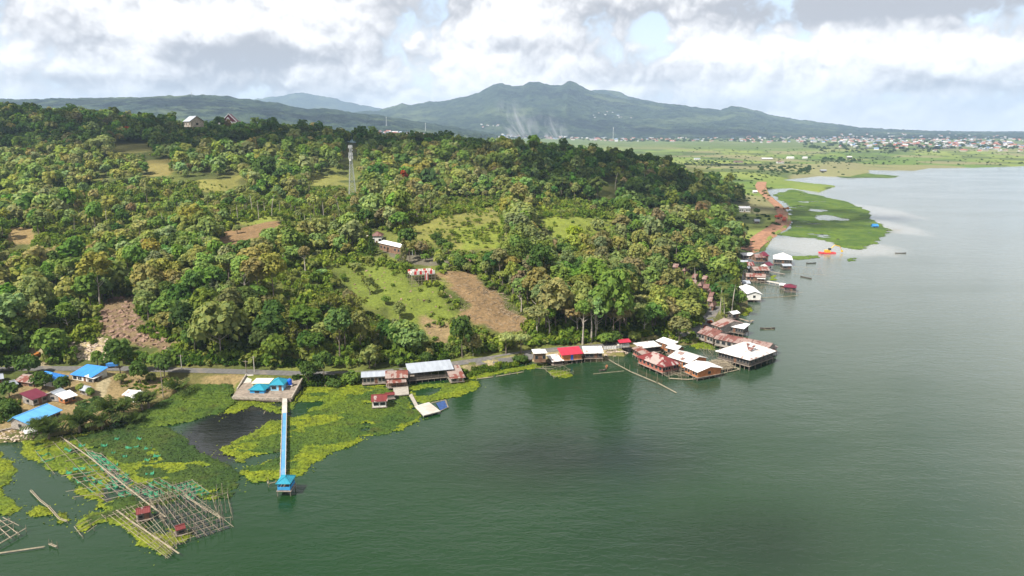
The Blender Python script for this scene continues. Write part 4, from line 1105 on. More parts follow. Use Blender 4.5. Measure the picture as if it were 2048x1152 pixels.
VIL = 'village houses at the left shore'
house('long house with pale blue tin roof nearest the water', (57, 849), (126, 820), 4.8, 8.2, 'gable', 1.5, 'lblue', 'w_grey', 1.6, group=VIL, win=5, ridge=.72)
house('house with deep blue hipped roof among trees', (101, 764), (138, 752), 5.2, 10.5, 'hip', 1.9, 'blue', 'w_white', 2.0, group=VIL, win=2)
house('house with deep blue sloping roof beside the village track', (139, 749), (183, 755), 5.2, 7.5, 'shed', 1.5, 'blue', 'w_white', 2.1, group=VIL, win=3)
house('narrow white-roofed annex at the right end of a blue-roofed house', (187, 758), (209, 748), 4.6, 3.6, 'shed', .8, 'whitec', 'w_grey', 2.1, group=VIL, win=1)
house('low white awning in front of the blue sloping roof', (158, 756), (176, 757), 3.9, 3.0, 'shed', .4, 'white', 'w_brown', 2.0, 'shelter', 'shelter', op=True, rail=False)
house('house with plain maroon roof and unfinished porch', (64, 800), (98, 789), 4.8, 6.6, 'shed', 1.2, 'maroon', 'w_grey', 1.9, group=VIL, win=2)
house('grey-roofed house joined to a white-roofed brick house', (117, 793), (138, 784), 4.6, 6.0, 'gable', 1.2, 'grey', 'w_grey', 1.9, group=VIL, win=1)
house('white-roofed house with orange brick walls', (127, 799), (156, 790), 4.2, 4.6, 'shed', 1.0, 'whitec', 'w_orange', 1.9, group=VIL, win=2)
house('small grey hut under a tree beside the village track', (172, 783), (193, 776), 4.2, 4.6, 'gabley', 1.0, 'grey', 'w_grey', 1.9, 'hut', 'hut', win=1)
house('long shack patched with rusty and white sheets by the palms', (243, 790), (264, 794), 4.0, 5.4, 'gable', 1.0, 'whiter', 'w_grey', 1.5, 'shack', 'shack', win=1)
house('low white-roofed end of the patched shack by the palms', (265, 798), (292, 791), 3.6, 4.4, 'shed', .9, 'white', 'w_white', 1.4, 'shack', 'shack', win=1)
house('low house with very rusty red roof behind trees', (27, 762), (66, 767), 4.6, 7.5, 'gable', 1.3, 'rustw', 'w_brown', 2.1, group=VIL, win=2)
house('grey tin shed at the left edge of the village', (13, 775), (38, 768), 4.2, 4.6, 'gable', 1.2, 'grey', 'w_dark', 2.0, 'shed', 'shed', win=1)
house('small grey roof at the edge of the picture behind the shed', (-10, 760), (8, 757), 4.4, 5, 'gable', 1.2, 'grey', 'w_grey', 2.2, 'shed', 'shed', win=0)
house('white tin shelter on posts at the muddy shore', (50, 868), (76, 861), 3.0, 3.6, 'gable', .6, 'white', 'w_white', .7, 'shelter', 'shelter', op=True, rail=False)

# the terrace by the lake with its blue buildings
ter = thing('terrace', 'raised concrete terrace with retaining walls at the lake edge', 'terrace', P(525, 775, 0))


def rel(o, p): return (p[0] - o.location.x, p[1] - o.location.y, p[2] - o.location.z)
q = [P(465, 793, 1.6), P(581, 796, 1.6), P(604, 757, 2.6), P(492, 751, 2.6)]
mb = MB(); mb.slab([rel(ter, p) for p in q], 2.6); mb.build('slab', m_plain('stained_concrete', (.25, .205, .165), .9, .35, .8, .5), ter)
mb = MB(); mb.slab([rel(ter, (*P(u_, v_, 1.66)[:2], 1.66)) for u_, v_ in ((466, 791), (505, 791), (508, 777), (476, 777))], .05); mb.build('paving', M['palecon'], ter)
mb = MB(); mb.slab([rel(ter, P(*u_)) for u_ in ((478, 777, 1.75), (497, 777, 1.75), (507, 749, 3.0), (494, 749, 3.0))], .4); mb.build('ramp', M['palecon'], ter)
for (a_, b_) in (((474, 777, 2.2), (492, 748, 3.6)), ((583, 794, 2.3), (604, 756, 3.2)), ((464, 793, 2.0), (560, 796, 2.0))):
    p0, p1 = P(*a_), P(*b_); mb = MB(); d_ = np.array([p1[1] - p0[1], p0[0] - p1[0]]); d_ = d_ / np.hypot(*d_) * .22
    z0 = .7
    mb.slab([rel(ter, (p0[0] - d_[0], p0[1] - d_[1], p0[2])), rel(ter, (p0[0] + d_[0], p0[1] + d_[1], p0[2])), rel(ter, (p1[0] + d_[0], p1[1] + d_[1], p1[2])), rel(ter, (p1[0] - d_[0], p1[1] - d_[1], p1[2]))], z0); mb.build('parapet', M['stone'], ter)
LB = 'blue buildings on the lake terrace'
house('taller pale blue building with teal pyramid roof and yellow pillars', (537, 770), (568, 770), 4.9, 6.0, 'hip', 1.5, 'teal', 'w_lblue', 1.72, 'building', 'lake_building', LB, .5, win=1, sidewin=0)
house('lower deep blue building with teal hipped roof', (496, 780), (529, 781), 3.5, 5.6, 'hip', 1.3, 'teal', 'w_blue', 1.55, 'building', 'lake_building', LB, .4, win=1, door=False, sidewin=1)
house('flat-roofed cream building behind the teal hipped roof', (503, 767), (539, 767), 4.3, 5.0, 'flat', .02, 'cream', 'w_yellow', 2.0, 'building', 'lake_building', LB, .25, win=2, sidewin=0)
tk = thing('water_tank', 'bright blue plastic water tank on a low stand', 'water tank', P(580, 773, 2.0))
mb = MB(); mb.tube((0, 0, .7), (0, 0, 2.5), .75, .75, 14); mb.tube((0, 0, 2.5), (0, 0, 2.85), .75, .3, 14); mb.build('tank', m_plain('blue_plastic', (0.01, 0.10, 0.62), .4, .1, 1, 0), tk)
mb = MB(); mb.box(-1.0, -.8, .5, 1.0, .8, .69)
for sx_ in (-.9, .75):
    for sy_ in (-.7, .6): mb.box(sx_, sy_, -.3, sx_ + .15, sy_ + .15, .5)
mb.build('stand', M['palecon'], tk)
p0, p1, p2 = P(569.5, 797, 1.5), P(568, 826, 1.5), P(565.5, 955, 1.5)
pier = thing('pier', 'long straight pier with a blue painted deck', 'pier', (p0[0], p0[1], 0), math.atan2(p2[1] - p0[1], p2[0] - p0[0]))
Lp = math.hypot(*(p2 - p0)[:2]); L1 = math.hypot(*(p1 - p0)[:2])
mb = MB(); mb.box(-.5, -.75, 1.2, L1, .75, 1.5); mb.build('landing', M['palecon'], pier)
mb = MB(); mb.box(L1, -.56, 1.2, Lp, .56, 1.5); mb.build('deck', M['w_lblue'] if 0 else m_plain('blue_deck_paint', (0.09, 0.27, 0.50), .6, .15, 1.2, .3, dirtc=(.35, .4, .42)), pier)
for s_ in (-1, 1):
    mb = MB(); mb.box(L1, min(s_ * .58, s_ * .72), 1.15, Lp, max(s_ * .58, s_ * .72), 1.66); mb.build('kerb', M['palecon'], pier)
for k in range(14):
    mb = MB(); xx = 1 + k * (Lp - 2) / 13
    for s_ in (-.8, .8): mb.tube((xx, s_, -2), (xx, s_, 1.2), .14, .14, 6)
    mb.box(xx - .12, -.9, .95, xx + .12, .9, 1.15); mb.build('pile', M['concrete'], pier)
pv = house('open teal-roofed pavilion with blue railings at the pier head', (551, 968), (581, 968), 4.1, 4.6, 'hip', 1.0, 'teal', 'w_blue', 0.0, 'pavilion', 'pavilion', None, .35, op=True, floor=1.5, stilts=True, post='w_blue')

# the row of lakeside houses by the road
RS = 'lakeside buildings below the road'
house('grey-roofed stilt house at the left end of the roadside row', (722, 755), (774, 752), 4.6, 5.6, 'gable', 1.1, 'grey', 'w_grey', 1.0, 'house', 'stilt_house', RS, win=5, stilts=True, winmat='glass')
house('broad rusty red roof beside the grey-roofed stilt house', (770, 757), (816, 755), 5.0, 8.0, 'gable', 1.4, 'rustw', 'w_brown', 1.0, 'house', 'stilt_house', RS, win=2, stilts=True)
house('low rusty porch roof above the concrete landing', (774, 767), (813, 764), 3.4, 2.6, 'shed', .8, 'rustw', 'w_grey', 1.0, 'porch', 'porch', op=True, rail=False)
house('red-roofed hut standing alone over the water plants', (742, 804), (775, 802), 3.6, 6.2, 'gable', 1.3, 'redtin', 'w_white', .8, 'hut', 'hut', stilts=True, win=2, door=False)
house('narrow red roof over the gangway to the lone hut', (771, 791), (790, 789), 2.6, 2.2, 'gable', .5, 'redtin', 'w_grey', .8, 'gangway', 'gangway', stilts=True, win=0, door=False, sidewin=0, oh=.2)
house('long open shed with a blue-grey roof beside the road', (817, 747), (908, 738), 5.0, 6.6, 'shed', 1.6, 'grey', 'w_dark', 1.2, 'shed', 'long_shed', op=True, stilts=True)
house('small rust-patched roof at the right end of the long shed', (900, 758), (931, 755), 2.9, 10.0, 'shed', 1.6, 'rustw', 'w_grey', 1.0, 'shed', 'shed', stilts=True, win=1)
jt = thing('jetty', 'pale concrete landing and square jetty over the water plants', 'jetty', P(850, 817, 0))
for nm, px in (('landing', [(788, 791), (818, 788), (816, 770), (786, 772)]), ('walkway', [(818, 790), (830, 812), (836, 810), (824, 787)]), ('platform', [(847, 831), (881, 822), (858, 804), (829, 812)])):
    mb = MB(); mb.slab([rel(jt, P(u_, v_, .95)) for u_, v_ in px], .3); mb.build(nm, M['concrete'] if nm != 'platform' else M['palecon'], jt)
for u_, v_ in ((847, 830), (864, 826), (880, 822), (858, 805), (831, 812)):
    mb = MB(); p = P(u_, v_, .7); mb.tube(rel(jt, (p[0], p[1], -1.5)), rel(jt, (p[0], p[1], .7)), .16, .16, 6); mb.build('pile', M['concrete'], jt)
house('two-storey stall with white roof beside the road bend', (1067, 707), (1095, 706), 7.0, 5.0, 'hip', .9, 'white', 'w_brown', 2.0, 'stall', 'stall', win=2)
house('low sheet-roofed shelter at the water edge beside the stall', (1105, 724), (1129, 721), 2.4, 6.4, 'shed', .9, 'whiter', 'w_grey', .6, 'shelter', 'shelter', op=True, rail=False)
house('shop with bright red roof and orange front', (1123, 711), (1167, 707), 4.7, 5.2, 'shed', 1.5, 'pinkred', 'w_orange', 1.6, 'shop', 'shop', win=0, doormat='bluedoor', stilts=True)
house('row of sheds with rusty and white roof sheets', (1168, 707), (1208, 706), 4.5, 5.0, 'shed', 1.4, 'whiter', 'w_dark', 1.6, 'shed', 'shed', win=3, stilts=True)
fn = [P(1207, 699, 2.6), P(1232, 698, 2.6), P(1258, 692, 2.6)]
fence = thing('fence', 'white panel fence along the roadside embankment', 'fence', (*fn[0][:2], 2.4))
k = 0
for a_, b_ in zip(fn, fn[1:]):
    n = 5
    for i in range(n):
        s0 = a_ + (b_ - a_) * i / n; s1 = a_ + (b_ - a_) * (i + 1) / n
        mb = MB(); mb.slab([rel(fence, (s0[0], s0[1], 3.9)), rel(fence, (s1[0], s1[1], 3.9)), rel(fence, (s1[0], s1[1] + .06, 3.9)), rel(fence, (s0[0], s0[1] + .06, 3.9))], 1.3); mb.build('panel', M['w_white'], fence)
        mb = MB(); x_, y_, _ = rel(fence, s0); mb.box(x_ - .1, y_ - .1, -.3, x_ + .1, y_ - .003, 1.75); mb.build('post', M['palecon'], fence)
house('small roadside kiosk with a vivid red canopy', (1239, 686), (1263, 684), 5.4, 5.0, 'gable', .7, m_tin and 'pinkred', 'w_white', 2.6, 'kiosk', 'kiosk', op=True)

# stilt restaurants
SR = 'roofs of the stilt restaurants'
house('flat grey-white roof at the landward side of the restaurant', (1282, 697), (1324, 692), 4.4, 6.5, 'shed', .5, 'whiter', 'w_dark', 1.4, 'restaurant hall', 'stilt_hall', SR, op=True, stilts=True)
house('long narrow restaurant wing, white at one end and rusty at the other', (1263, 696), (1301, 720), 4.4, 3.4, 'shed', .7, 'rustw', 'w_red', 1.3, 'restaurant hall', 'stilt_hall', SR, win=9, stilts=True)
house('dark red hipped restaurant roof with a white patch', (1325, 735), (1363, 727), 4.4, 15.0, 'hip', 2.6, 'redtin', 'w_red', 1.3, 'restaurant hall', 'stilt_hall', SR, win=5, stilts=True, sidewin=6, oh=.7)
house('large white restaurant roof with a rusty rear slope', (1335, 713), (1379, 727), 4.8, 11.0, 'gable', 1.6, 'whiter', 'w_orange', 1.3, 'restaurant hall', 'stilt_hall', SR, win=5, stilts=True)
house('clean white roof nearest the water beside the bamboo heap', (1366, 732), (1395, 745), 4.2, 12.0, 'gable', 1.3, 'whitec', 'w_orange', 1.3, 'restaurant hall', 'stilt_hall', SR, win=4, stilts=True)
house('narrow white roof with orange wall behind the restaurant', (1311, 681), (1341, 691), 5.4, 4.5, 'shed', .8, 'whitec', 'w_orange', 1.4, 'restaurant hall', 'stilt_hall', SR, win=4, stilts=True)
house('small white gabled roof in the middle of the restaurant', (1331, 695), (1354, 701), 4.8, 6.0, 'gable', 1.1, 'white', 'w_brown', 1.4, 'restaurant hall', 'stilt_hall', SR, win=2, stilts=True)
house('huge white hipped restaurant roof standing over the lake', (1430, 702), (1501, 721), 5.4, 18.5, 'hip', 3.4, 'whiter', 'w_dark', 1.8, 'restaurant hall', 'stilt_hall', SR, win=9, sidewin=6, stilts=True, oh=1.0)
house('long rusty roof reaching out behind the huge white roof', (1427, 677), (1536, 699), 5.0, 9.0, 'gable', 1.5, 'rust', 'w_grey', 1.4, 'restaurant hall', 'stilt_hall', SR, win=8, stilts=True)
house('small rusty landing roof at the far end of the long rusty roof', (1541, 705), (1557, 694), 3.2, 5.0, 'gable', .8, 'rust', 'w_grey', 1.2, 'restaurant hall', 'stilt_hall', SR, win=1, stilts=True)
house('rusty gabled hall beside the end of the asphalt road', (1394, 665), (1426, 675), 5.0, 11.0, 'gable', 2.0, 'rust', 'w_grey', 1.4, 'restaurant hall', 'stilt_hall', SR, win=4, stilts=True)
house('rusty long roof behind the gabled hall, nearest the hillside', (1421, 648), (1441, 655), 5.2, 15.0, 'gable', 2.0, 'rustw', 'w_grey', 1.4, 'restaurant hall', 'stilt_hall', SR, win=2, stilts=True)
house('white-roofed wing with one rusty patch over the lake', (1448, 651), (1488, 658), 4.6, 7.0, 'shed', .8, 'white', 'w_dark', 1.4, 'restaurant hall', 'stilt_hall', SR, win=6, stilts=True)
house('tiny white-roofed hut beside the yellow water plants', (1466, 629), (1481, 626), 4.2, 4.2, 'gable', .9, 'whitec', 'w_dark', 1.2, 'hut', 'hut', stilts=True, win=1)
# rusty sheets let into the white roofs
def roof_patches(label_start, spots, D, rise):
    o = next(q for q in bpy.data.objects if q.get('label', '').startswith(label_start)); rf = next(c for c in o.children if c.name.startswith('roof'))
    he = min(v.co.z for v in rf.data.vertices) + .1; k = rise / (D / 2)
    for x0, x1, y0, y1 in spots:
        mb = MB(); mb.slab([(x0, y0, he + k * y0 + .05), (x1, y0, he + k * y0 + .05), (x1, y1, he + k * y1 + .05), (x0, y1, he + k * y1 + .05)], .04); mb.build('rusty_sheet', M['rust'], o)
roof_patches('huge white hipped', [(7.2, 9.6, 4.6, 7.6), (9.7, 12.4, 5.2, 7.2), (8.2, 9.4, 7.7, 9.0), (11.2, 12.2, 7.4, 8.8), (13.0, 14.2, 1.2, 1.9), (6.0, 6.8, 1.0, 1.7), (9.0, 9.7, 1.0, 1.7)], 18.5, 3.4)
roof_patches('large white restaurant', [(1.5, 4.2, 3.4, 5.2), (5.4, 7.0, .6, 2.2)], 11.0, 1.6)
# heap of bamboo
r = np.random.default_rng(3); hp = thing('bamboo_heap', 'round heap of cut bamboo poles on a platform beside the restaurant', 'bamboo heap', P(1440, 731, 1.0))
mb = MB()
for i in range(260):
    a = r.uniform(0, 6.28); d_ = math.sqrt(r.uniform()) * 4.6; p = np.array([math.cos(a) * d_, math.sin(a) * d_ * 1.15, .1 + 1.5 * (1 - (d_ / 4.8) ** 2) * r.uniform(.5, 1.1)]); t_ = r.uniform(0, 3.14); l_ = r.uniform(.7, 1.9)
    v_ = np.array([math.cos(t_) * l_, math.sin(t_) * l_, r.uniform(-.3, .3)]); mb.tube(p - v_, p + v_, .08, .06, 4)
mb.build('poles', M['bamboo'], hp)
mb = MB()
for i in range(26):
    a = i / 26 * 6.28; mb.tube((math.cos(a) * 4.5, math.sin(a) * 5.1, -2.2), (math.cos(a) * 4.5, math.sin(a) * 5.1, .35), .1, .1, 4)
mb.tube((0, 0, -.25), (0, 0, .08), 4.7, 4.7, 20); mb.build('platform', M['bambood'], hp)

# houses round the upper shore
US = 'houses on the upper shore by the dirt road'
house('long low white roof at the end of the dirt road', (1486, 511), (1511, 511), 4.6, 7.0, 'shed', .8, 'whitec', 'w_grey', 1.2, 'house', 'stilt_house', US, win=3)
house('red-brown roof next to the long low white roof', (1511, 515), (1532, 515), 5.0, 10.0, 'gable', 1.6, 'rust', 'w_brown', 1.2, 'house', 'stilt_house', US, win=3, stilts=True)
house('maroon pointed roof standing above the red-brown roof', (1526, 512), (1539, 512), 6.0, 8.0, 'hip', 2.2, 'maroon', 'w_brown', 1.2, 'house', 'stilt_house', US, win=1, stilts=True)
house('large white hipped roof over the water by the marsh', (1547, 518), (1586, 520), 5.2, 15.0, 'hip', 3.2, 'whitec', 'w_dark', 1.3, 'house', 'stilt_house', US, win=6, stilts=True)
house('dark floating hut with grey roof beside the large white roof', (1566, 532), (1585, 532), 3.6, 6.0, 'gable', .9, 'grey', 'w_dark', 1.0, 'hut', 'floating_hut', None, win=1, stilts=True)
house('red roof close to the hill above the striped roof', (1495, 531), (1510, 531), 5.4, 8.0, 'gable', 1.6, 'redtin', 'w_brown', 1.2, 'house', 'stilt_house', US, win=1, stilts=True)
house('grey roof at the foot of the hill trees', (1478, 526), (1496, 527), 5.0, 7.0, 'gable', 1.4, 'grey', 'w_grey', 1.4, 'house', 'stilt_house', US, win=1)
house('dark maroon porch roof with pale eaves', (1519, 529), (1537, 532), 4.8, 6.0, 'gabley', 1.6, 'maroon', 'w_white', 1.2, 'house', 'stilt_house', US, win=1, stilts=True)
house('wide roof striped pale and rusty above the dark walkway', (1508, 541), (1541, 541), 5.0, 11.0, 'gable', 1.4, 'rustw', 'w_dark', 1.2, 'house', 'stilt_house', US, win=5, stilts=True)
house('small grey roof in front of the striped roof', (1494, 537), (1512, 538), 4.0, 4.0, 'shed', .6, 'grey', 'w_grey', 1.2, 'house', 'stilt_house', US, win=1, stilts=True)
house('patched red and white roof nearest the timber jetty', (1492, 553), (1532, 555), 4.4, 9.0, 'gable', 1.3, 'rustw', 'w_brown', 1.2, 'house', 'stilt_house', US, win=4, stilts=True)
house('narrow white porch roof under the patched roof', (1514, 557), (1531, 558), 3.4, 3.0, 'shed', .4, 'whitec', 'w_white', 1.2, 'porch', 'porch', op=True, rail=False, stilts=True)
house('grey tin roof at the shore end of the timber jetty', (1486, 567), (1502, 567), 4.8, 6.0, 'gable', 1.2, 'grey', 'w_grey', 1.2, 'house', 'stilt_house', US, win=1, stilts=True)
house('big white roof beside the hillside trees and the water', (1477, 573), (1494, 588), 5.6, 8.0, 'gable', 1.4, 'whitec', 'w_white', 1.4, 'house', 'stilt_house', US, win=3, stilts=True)
house('low white platform roof below the big white roof', (1494, 590), (1508, 590), 3.6, 9.0, 'shed', .5, 'whitec', 'w_dark', 1.0, 'shed', 'shed', stilts=True, win=1)
house('maroon roof of the hut at the end of the timber jetty', (1567, 574), (1593, 576), 3.8, 7.0, 'hip', 1.3, 'maroon', 'w_dark', 1.0, 'hut', 'floating_hut', None, win=3, stilts=True)
house('pale flat roof beside the hut at the jetty end', (1558, 570), (1569, 571), 3.2, 5.0, 'shed', .3, 'whitec', 'w_dark', 1.0, 'hut', 'floating_hut', None, win=1, stilts=True)


def walkway(label, px, z, wdt, mat='timber', name='jetty', cat='jetty', sp=4.0):
    pts_ = [P(u_, v_, z) for u_, v_ in px]; o = thing(name, label, cat, (*pts_[0][:2], 0)); dk = MB()
    for a_, b_ in zip(pts_, pts_[1:]):
        d_ = b_ - a_; L = math.hypot(d_[0], d_[1]); n_ = np.array([-d_[1], d_[0], 0]) / L * wdt / 2
        dk.slab([rel(o, p) for p in (a_ - n_, b_ - n_, b_ + n_, a_ + n_)], .15)
        for k in range(int(L / sp) + 1):
            c = a_ + d_ * k * sp / L
            pm = MB()
            for s_ in (-.9, .9):
                e = rel(o, c + n_ * s_); pm.tube((e[0], e[1], -2), (e[0], e[1], z - .15), .1, .1, 5)
            pm.build('pile', M[mat], o)
    dk.build('deck', M[mat], o); return o
walkway('pale timber jetty from the shore to the maroon-roofed hut', [(1497, 557), (1530, 561), (1566, 568)], 1.3, 2.6, 'palecon')
walkway('dark thin walkway beside the wide striped roof', [(1541, 543), (1570, 548)], .9, 1.6)
walkway('short pole walkway beside the tiny white-roofed hut', [(1470, 634), (1500, 643), (1506, 640)], .8, 1.2, 'bambood')

# hillside cottages
for i, (u_, v_) in enumerate(COTT):
    g = G(u_, v_ + 4); z0 = float(hz(g[0], g[1]))
    lab = ['pale brown cottage roof, highest of the hillside cottages', 'brown cottage roof tucked among trees right of the highest one', 'red-brown cottage roof above its twin', 'red-brown cottage roof below its twin, leftmost of the cottages',
           'pinkish gabled cottage roof standing apart', 'small brown cottage roof above the long pink one', 'long pink-brown cottage roof, widest of the cottages', 'brown cottage roof joined to the long pink one', 'dark red cottage roof right of the long pink one',
           'faded cottage roof near the top right of the cluster', 'dark cottage roof below the dark red one', 'red cottage roof near the white balcony', 'red cottage roof with a white front, near the road', 'lowest red cottage roof just above the road end'][i]
    hw_ = [11, 9, 11, 14, 13, 9, 15, 9, 12, 9, 8, 9, 10, 8][i] / 2
    house(lab, (u_ - hw_, v_ + 2), (u_ + hw_, v_ + 3), z0 + 3.2, 5.0 + (i % 3), ('gable', 'hip', 'gable')[i % 3], 1.7, 'cottage' if i % 3 else 'rust', 'w_brown', z0 - .6, 'cottage', 'cottage', 'red-roofed cottages on the hillside', win=1, sidewin=0)

# hill house, annexes
g = G(770, 502); z0 = float(hz(g[0], g[1]))
house('two-storey house with a white roof on the hill', (756, 485), (800, 495), z0 + 5.2, 7.0, 'gable', 1.0, 'whitec', 'w_brown', z0 - .5, 'house', 'hill_house', None, win=5, sidewin=2)
house('brown tiled roof behind the white-roofed hill house', (741, 472), (764, 472), z0 + 6.2, 7.5, 'hip', 2.2, 'cottage', 'w_white', z0 - .3, 'house', 'hill_house', None, win=2)
house('small white building half hidden left of the brown tiled roof', (721, 474), (733, 474), z0 + 5.5, 5.0, 'flat', .1, 'cream', 'w_white', z0, 'building', 'hill_building', None, win=1, door=False)
house('faded pink roof at the top corner of the cleared slope', (928, 524), (941, 524), float(hz(*G(935, 527)[:2])) + 3, 6.0, 'gable', 1.4, 'cottage', 'w_brown', None, 'cottage', 'cottage', None, win=1)
# ------------------------------------------------------------------ lattice tower
M['steel'] = m_plain('galvanised_steel', (0.36, 0.38, 0.39), .5, .1, 1, .1, 0)
M['wpaint'] = m_plain('white_paint', (0.62, 0.62, 0.62), .5, .05, 1, .1, 0)
M['redp'] = m_plain('red_paint', (0.55, 0.05, 0.05), .6, .15)
g = PD(705, 389, 600); tz = float(hz(g[0], g[1]))
Ht = PD(703, 290, g[1])[2] - tz
tw = thing('radio_tower', 'tall grey lattice radio tower with antennas rising from the hill forest', 'radio tower', (g[0], g[1], tz), R(20))
wf = lambda z_: 2.1 * (1 - z_ / (Ht * .78)) + .65 if z_ < Ht * .78 else .65
for sx_, sy_ in ((-1, -1), (1, -1), (1, 1), (-1, 1)):
    mb = MB(); p0 = None
    for z_ in np.linspace(0, Ht, 9):
        p = Vector((sx_ * wf(z_), sy_ * wf(z_), z_))
        if p0 is not None: mb.tube(p0, p, .17, .17, 4)
        p0 = p
    mb.build('leg', M['steel'], tw)
mb = MB(); zs = [0]
while zs[-1] < Ht - 1.5: zs.append(min(Ht, zs[-1] + max(1.6, wf(zs[-1]) * 1.6)))
for a_, b_ in zip(zs, zs[1:]):
    wa, wb = wf(a_), wf(b_)
    for (x0, y0), (x1, y1) in (((-1, -1), (1, -1)), ((1, -1), (1, 1)), ((1, 1), (-1, 1)), ((-1, 1), (-1, -1))):
        mb.tube((x0 * wa, y0 * wa, a_), (x1 * wb, y1 * wb, b_), .08, .08, 4); mb.tube((x1 * wa, y1 * wa, a_), (x0 * wb, y0 * wb, b_), .08, .08, 4); mb.tube((x0 * wb, y0 * wb, b_), (x1 * wb, y1 * wb, b_), .08, .08, 4)
mb.build('bracing', M['steel'], tw)
for z_, rr in ((Ht * .965, 1.5), (Ht * .82, 1.5), (Ht * .745, 1.7)):
    for k in range(6):
        a = k * math.pi / 3 + .3; mb = MB(); x_, y_ = math.cos(a) * rr, math.sin(a) * rr
        mb.box(x_ - .2, y_ - .2, z_ - 1.2, x_ + .2, y_ + .2, z_ + 1.2); mb.tube((0, 0, z_), (x_ * .9, y_ * .9, z_), .06, .06, 4); mb.build('antenna', M['wpaint'], tw)
for z_, a in ((Ht * .90, -.4), (Ht * .78, 2.4), (Ht * .70, -2.2)):
    mb = MB(); c = Vector((math.cos(a) * 1.2, math.sin(a) * 1.2, z_)); d_ = Vector((math.cos(a), math.sin(a) - .4, 0)).normalized(); mb.tube(c, c + d_ * .35, .3, .75, 12); mb.tube(c + d_ * .35, c + d_ * .45, .75, .7, 12); mb.build('dish', M['wpaint'], tw)

# ------------------------------------------------------------------ scaffolded platform
g = G(848, 562); zt = PD(822, 544, g[1])[2]
a_ = P(823, 550, zt); b_ = P(870, 547, zt); rz = math.atan2(b_[1] - a_[1], b_[0] - a_[0]); Ls = math.hypot(*(b_ - a_)[:2]); Ds = 9.0
sc = thing('scaffold_platform', 'red and white deck on timber scaffolding at the top of the grassy slope', 'scaffold', (a_[0], a_[1], 0), rz)
mb = MB(); mb.box(0, 0, zt - .35, Ls, Ds, zt); mb.build('deck', M['w_white'], sc)
cr, srn = math.cos(rz), math.sin(rz)
for i in range(8):
    for j in range(3):
        x_, y_ = Ls * i / 7, Ds * j / 2; wx, wy = a_[0] + x_ * cr - y_ * srn, a_[1] + x_ * srn + y_ * cr
        mb = MB(); mb.tube((x_, y_, float(hz(wx, wy)) - .5), (x_, y_, zt + (.9 if j in (0, 2) or i in (0, 7) else -.35)), .09, .09, 5); mb.build('pole', M['bamboo'], sc)
for k in range(1, 5):
    z_ = zt - .35 - k * 1.25
    for y_ in (-.1, Ds + .1):
        mb = MB(); mb.tube((-.6, y_, z_), (Ls + .6, y_, z_), .07, .07, 4); mb.build('ledger', M['bamboo'], sc)
r = np.random.default_rng(12)
for i in range(9):
    x_ = Ls * (i + .5) / 9; w_ = Ls / 9 * .47
    mb = MB(); mb.box(x_ - w_, -.12, zt + .02, x_ + w_, -.02, zt + 1.7); mb.build('panel', M['redp' if i % 2 else 'w_white'], sc)
    mb = MB(); mb.box(x_ - w_, Ds + .02, zt + .02, x_ + w_, Ds + .12, zt + .9); mb.build('panel', M['w_white' if i % 3 else 'redp'], sc)
for i in range(4):
    for xx in (-.12, Ls + .02):
        y_ = Ds * (i + .5) / 4; mb = MB(); mb.box(xx, y_ - .7, zt + .02, xx + .1, y_ + .7, zt + .9); mb.build('panel', M['redp' if i % 2 else 'w_white'], sc)
for i in range(5):
    x_, y_ = Ls * (.15 + .17 * i), Ds * (.3 + .35 * (i % 2)); mb = MB(); mb.box(x_ - .9, y_ - .5, zt + .004, x_ + .7, y_ + .4, zt + .45); mb.build('stack', M['redp'], sc)
mb = MB(); mb.box(Ls * .56, -.30, zt - 3.2, Ls * .70, -.14, zt + .6); mb.box(Ls * .56, -.36, zt - 3.2, Ls * .595, -.302, zt + .6, 1); mb.box(Ls * .665, -.36, zt - 3.2, Ls * .70, -.302, zt + .6, 1); mb.build('banner', [M['w_white'], M['redp']], sc)

# ------------------------------------------------------------------ church with steep gables on the ridge, houses beside it
def ridge_pt(u_, v_, y_): p = PD(u_, v_, y_); return p
p = ridge_pt(458, 243, 985); zc = float(hz(p[0], p[1])); base = min(zc, p[2] - 3)
ch = thing('gabled_hall', 'large maroon hall with steep white-edged gables on the forest ridge', 'hall', (p[0], p[1], p[2] - 3.5), R(8)); ch.scale = (1.08,) * 3
def agable(x0, x1, y0, y1, z0, h, nm):
    mb = MB(); xm = (x0 + x1) / 2; mb.slab([(x0, y0, z0), (xm, y0, z0 + h), (xm, y1, z0 + h), (x0, y1, z0)], .3); mb.slab([(xm + .02, y0, z0 + h), (x1, y0, z0), (x1, y1, z0), (xm + .02, y1, z0 + h)], .3); mb.build('roof', M['maroon'], ch)
    mb = MB()
    for s_, e_ in (((x0, z0), (xm, z0 + h)), ((xm, z0 + h), (x1, z0))): mb.tube((s_[0], y0 - .25, s_[1]), (e_[0], y0 - .25, e_[1]), .55, .55, 4)
    mb.build('bargeboard', M['wpaint'], ch)
    mb = MB(); mb.add([(x0 + .6, y0 + .1, z0), (x1 - .6, y0 + .1, z0), (xm, y0 + .1, z0 + h - .7), (x0 + .6, y0 + .3, z0), (x1 - .6, y0 + .3, z0), (xm, y0 + .3, z0 + h - .7)], [(0, 1, 2), (3, 5, 4), (0, 2, 5, 3), (1, 4, 5, 2), (0, 3, 4, 1)]); mb.build('gable_wall', M['maroon'], ch)
agable(-9, 9, 0, 16, 3, 9.5, 'a'); agable(-5, 5, -4, -.4, 0.5, 7.5, 'b')
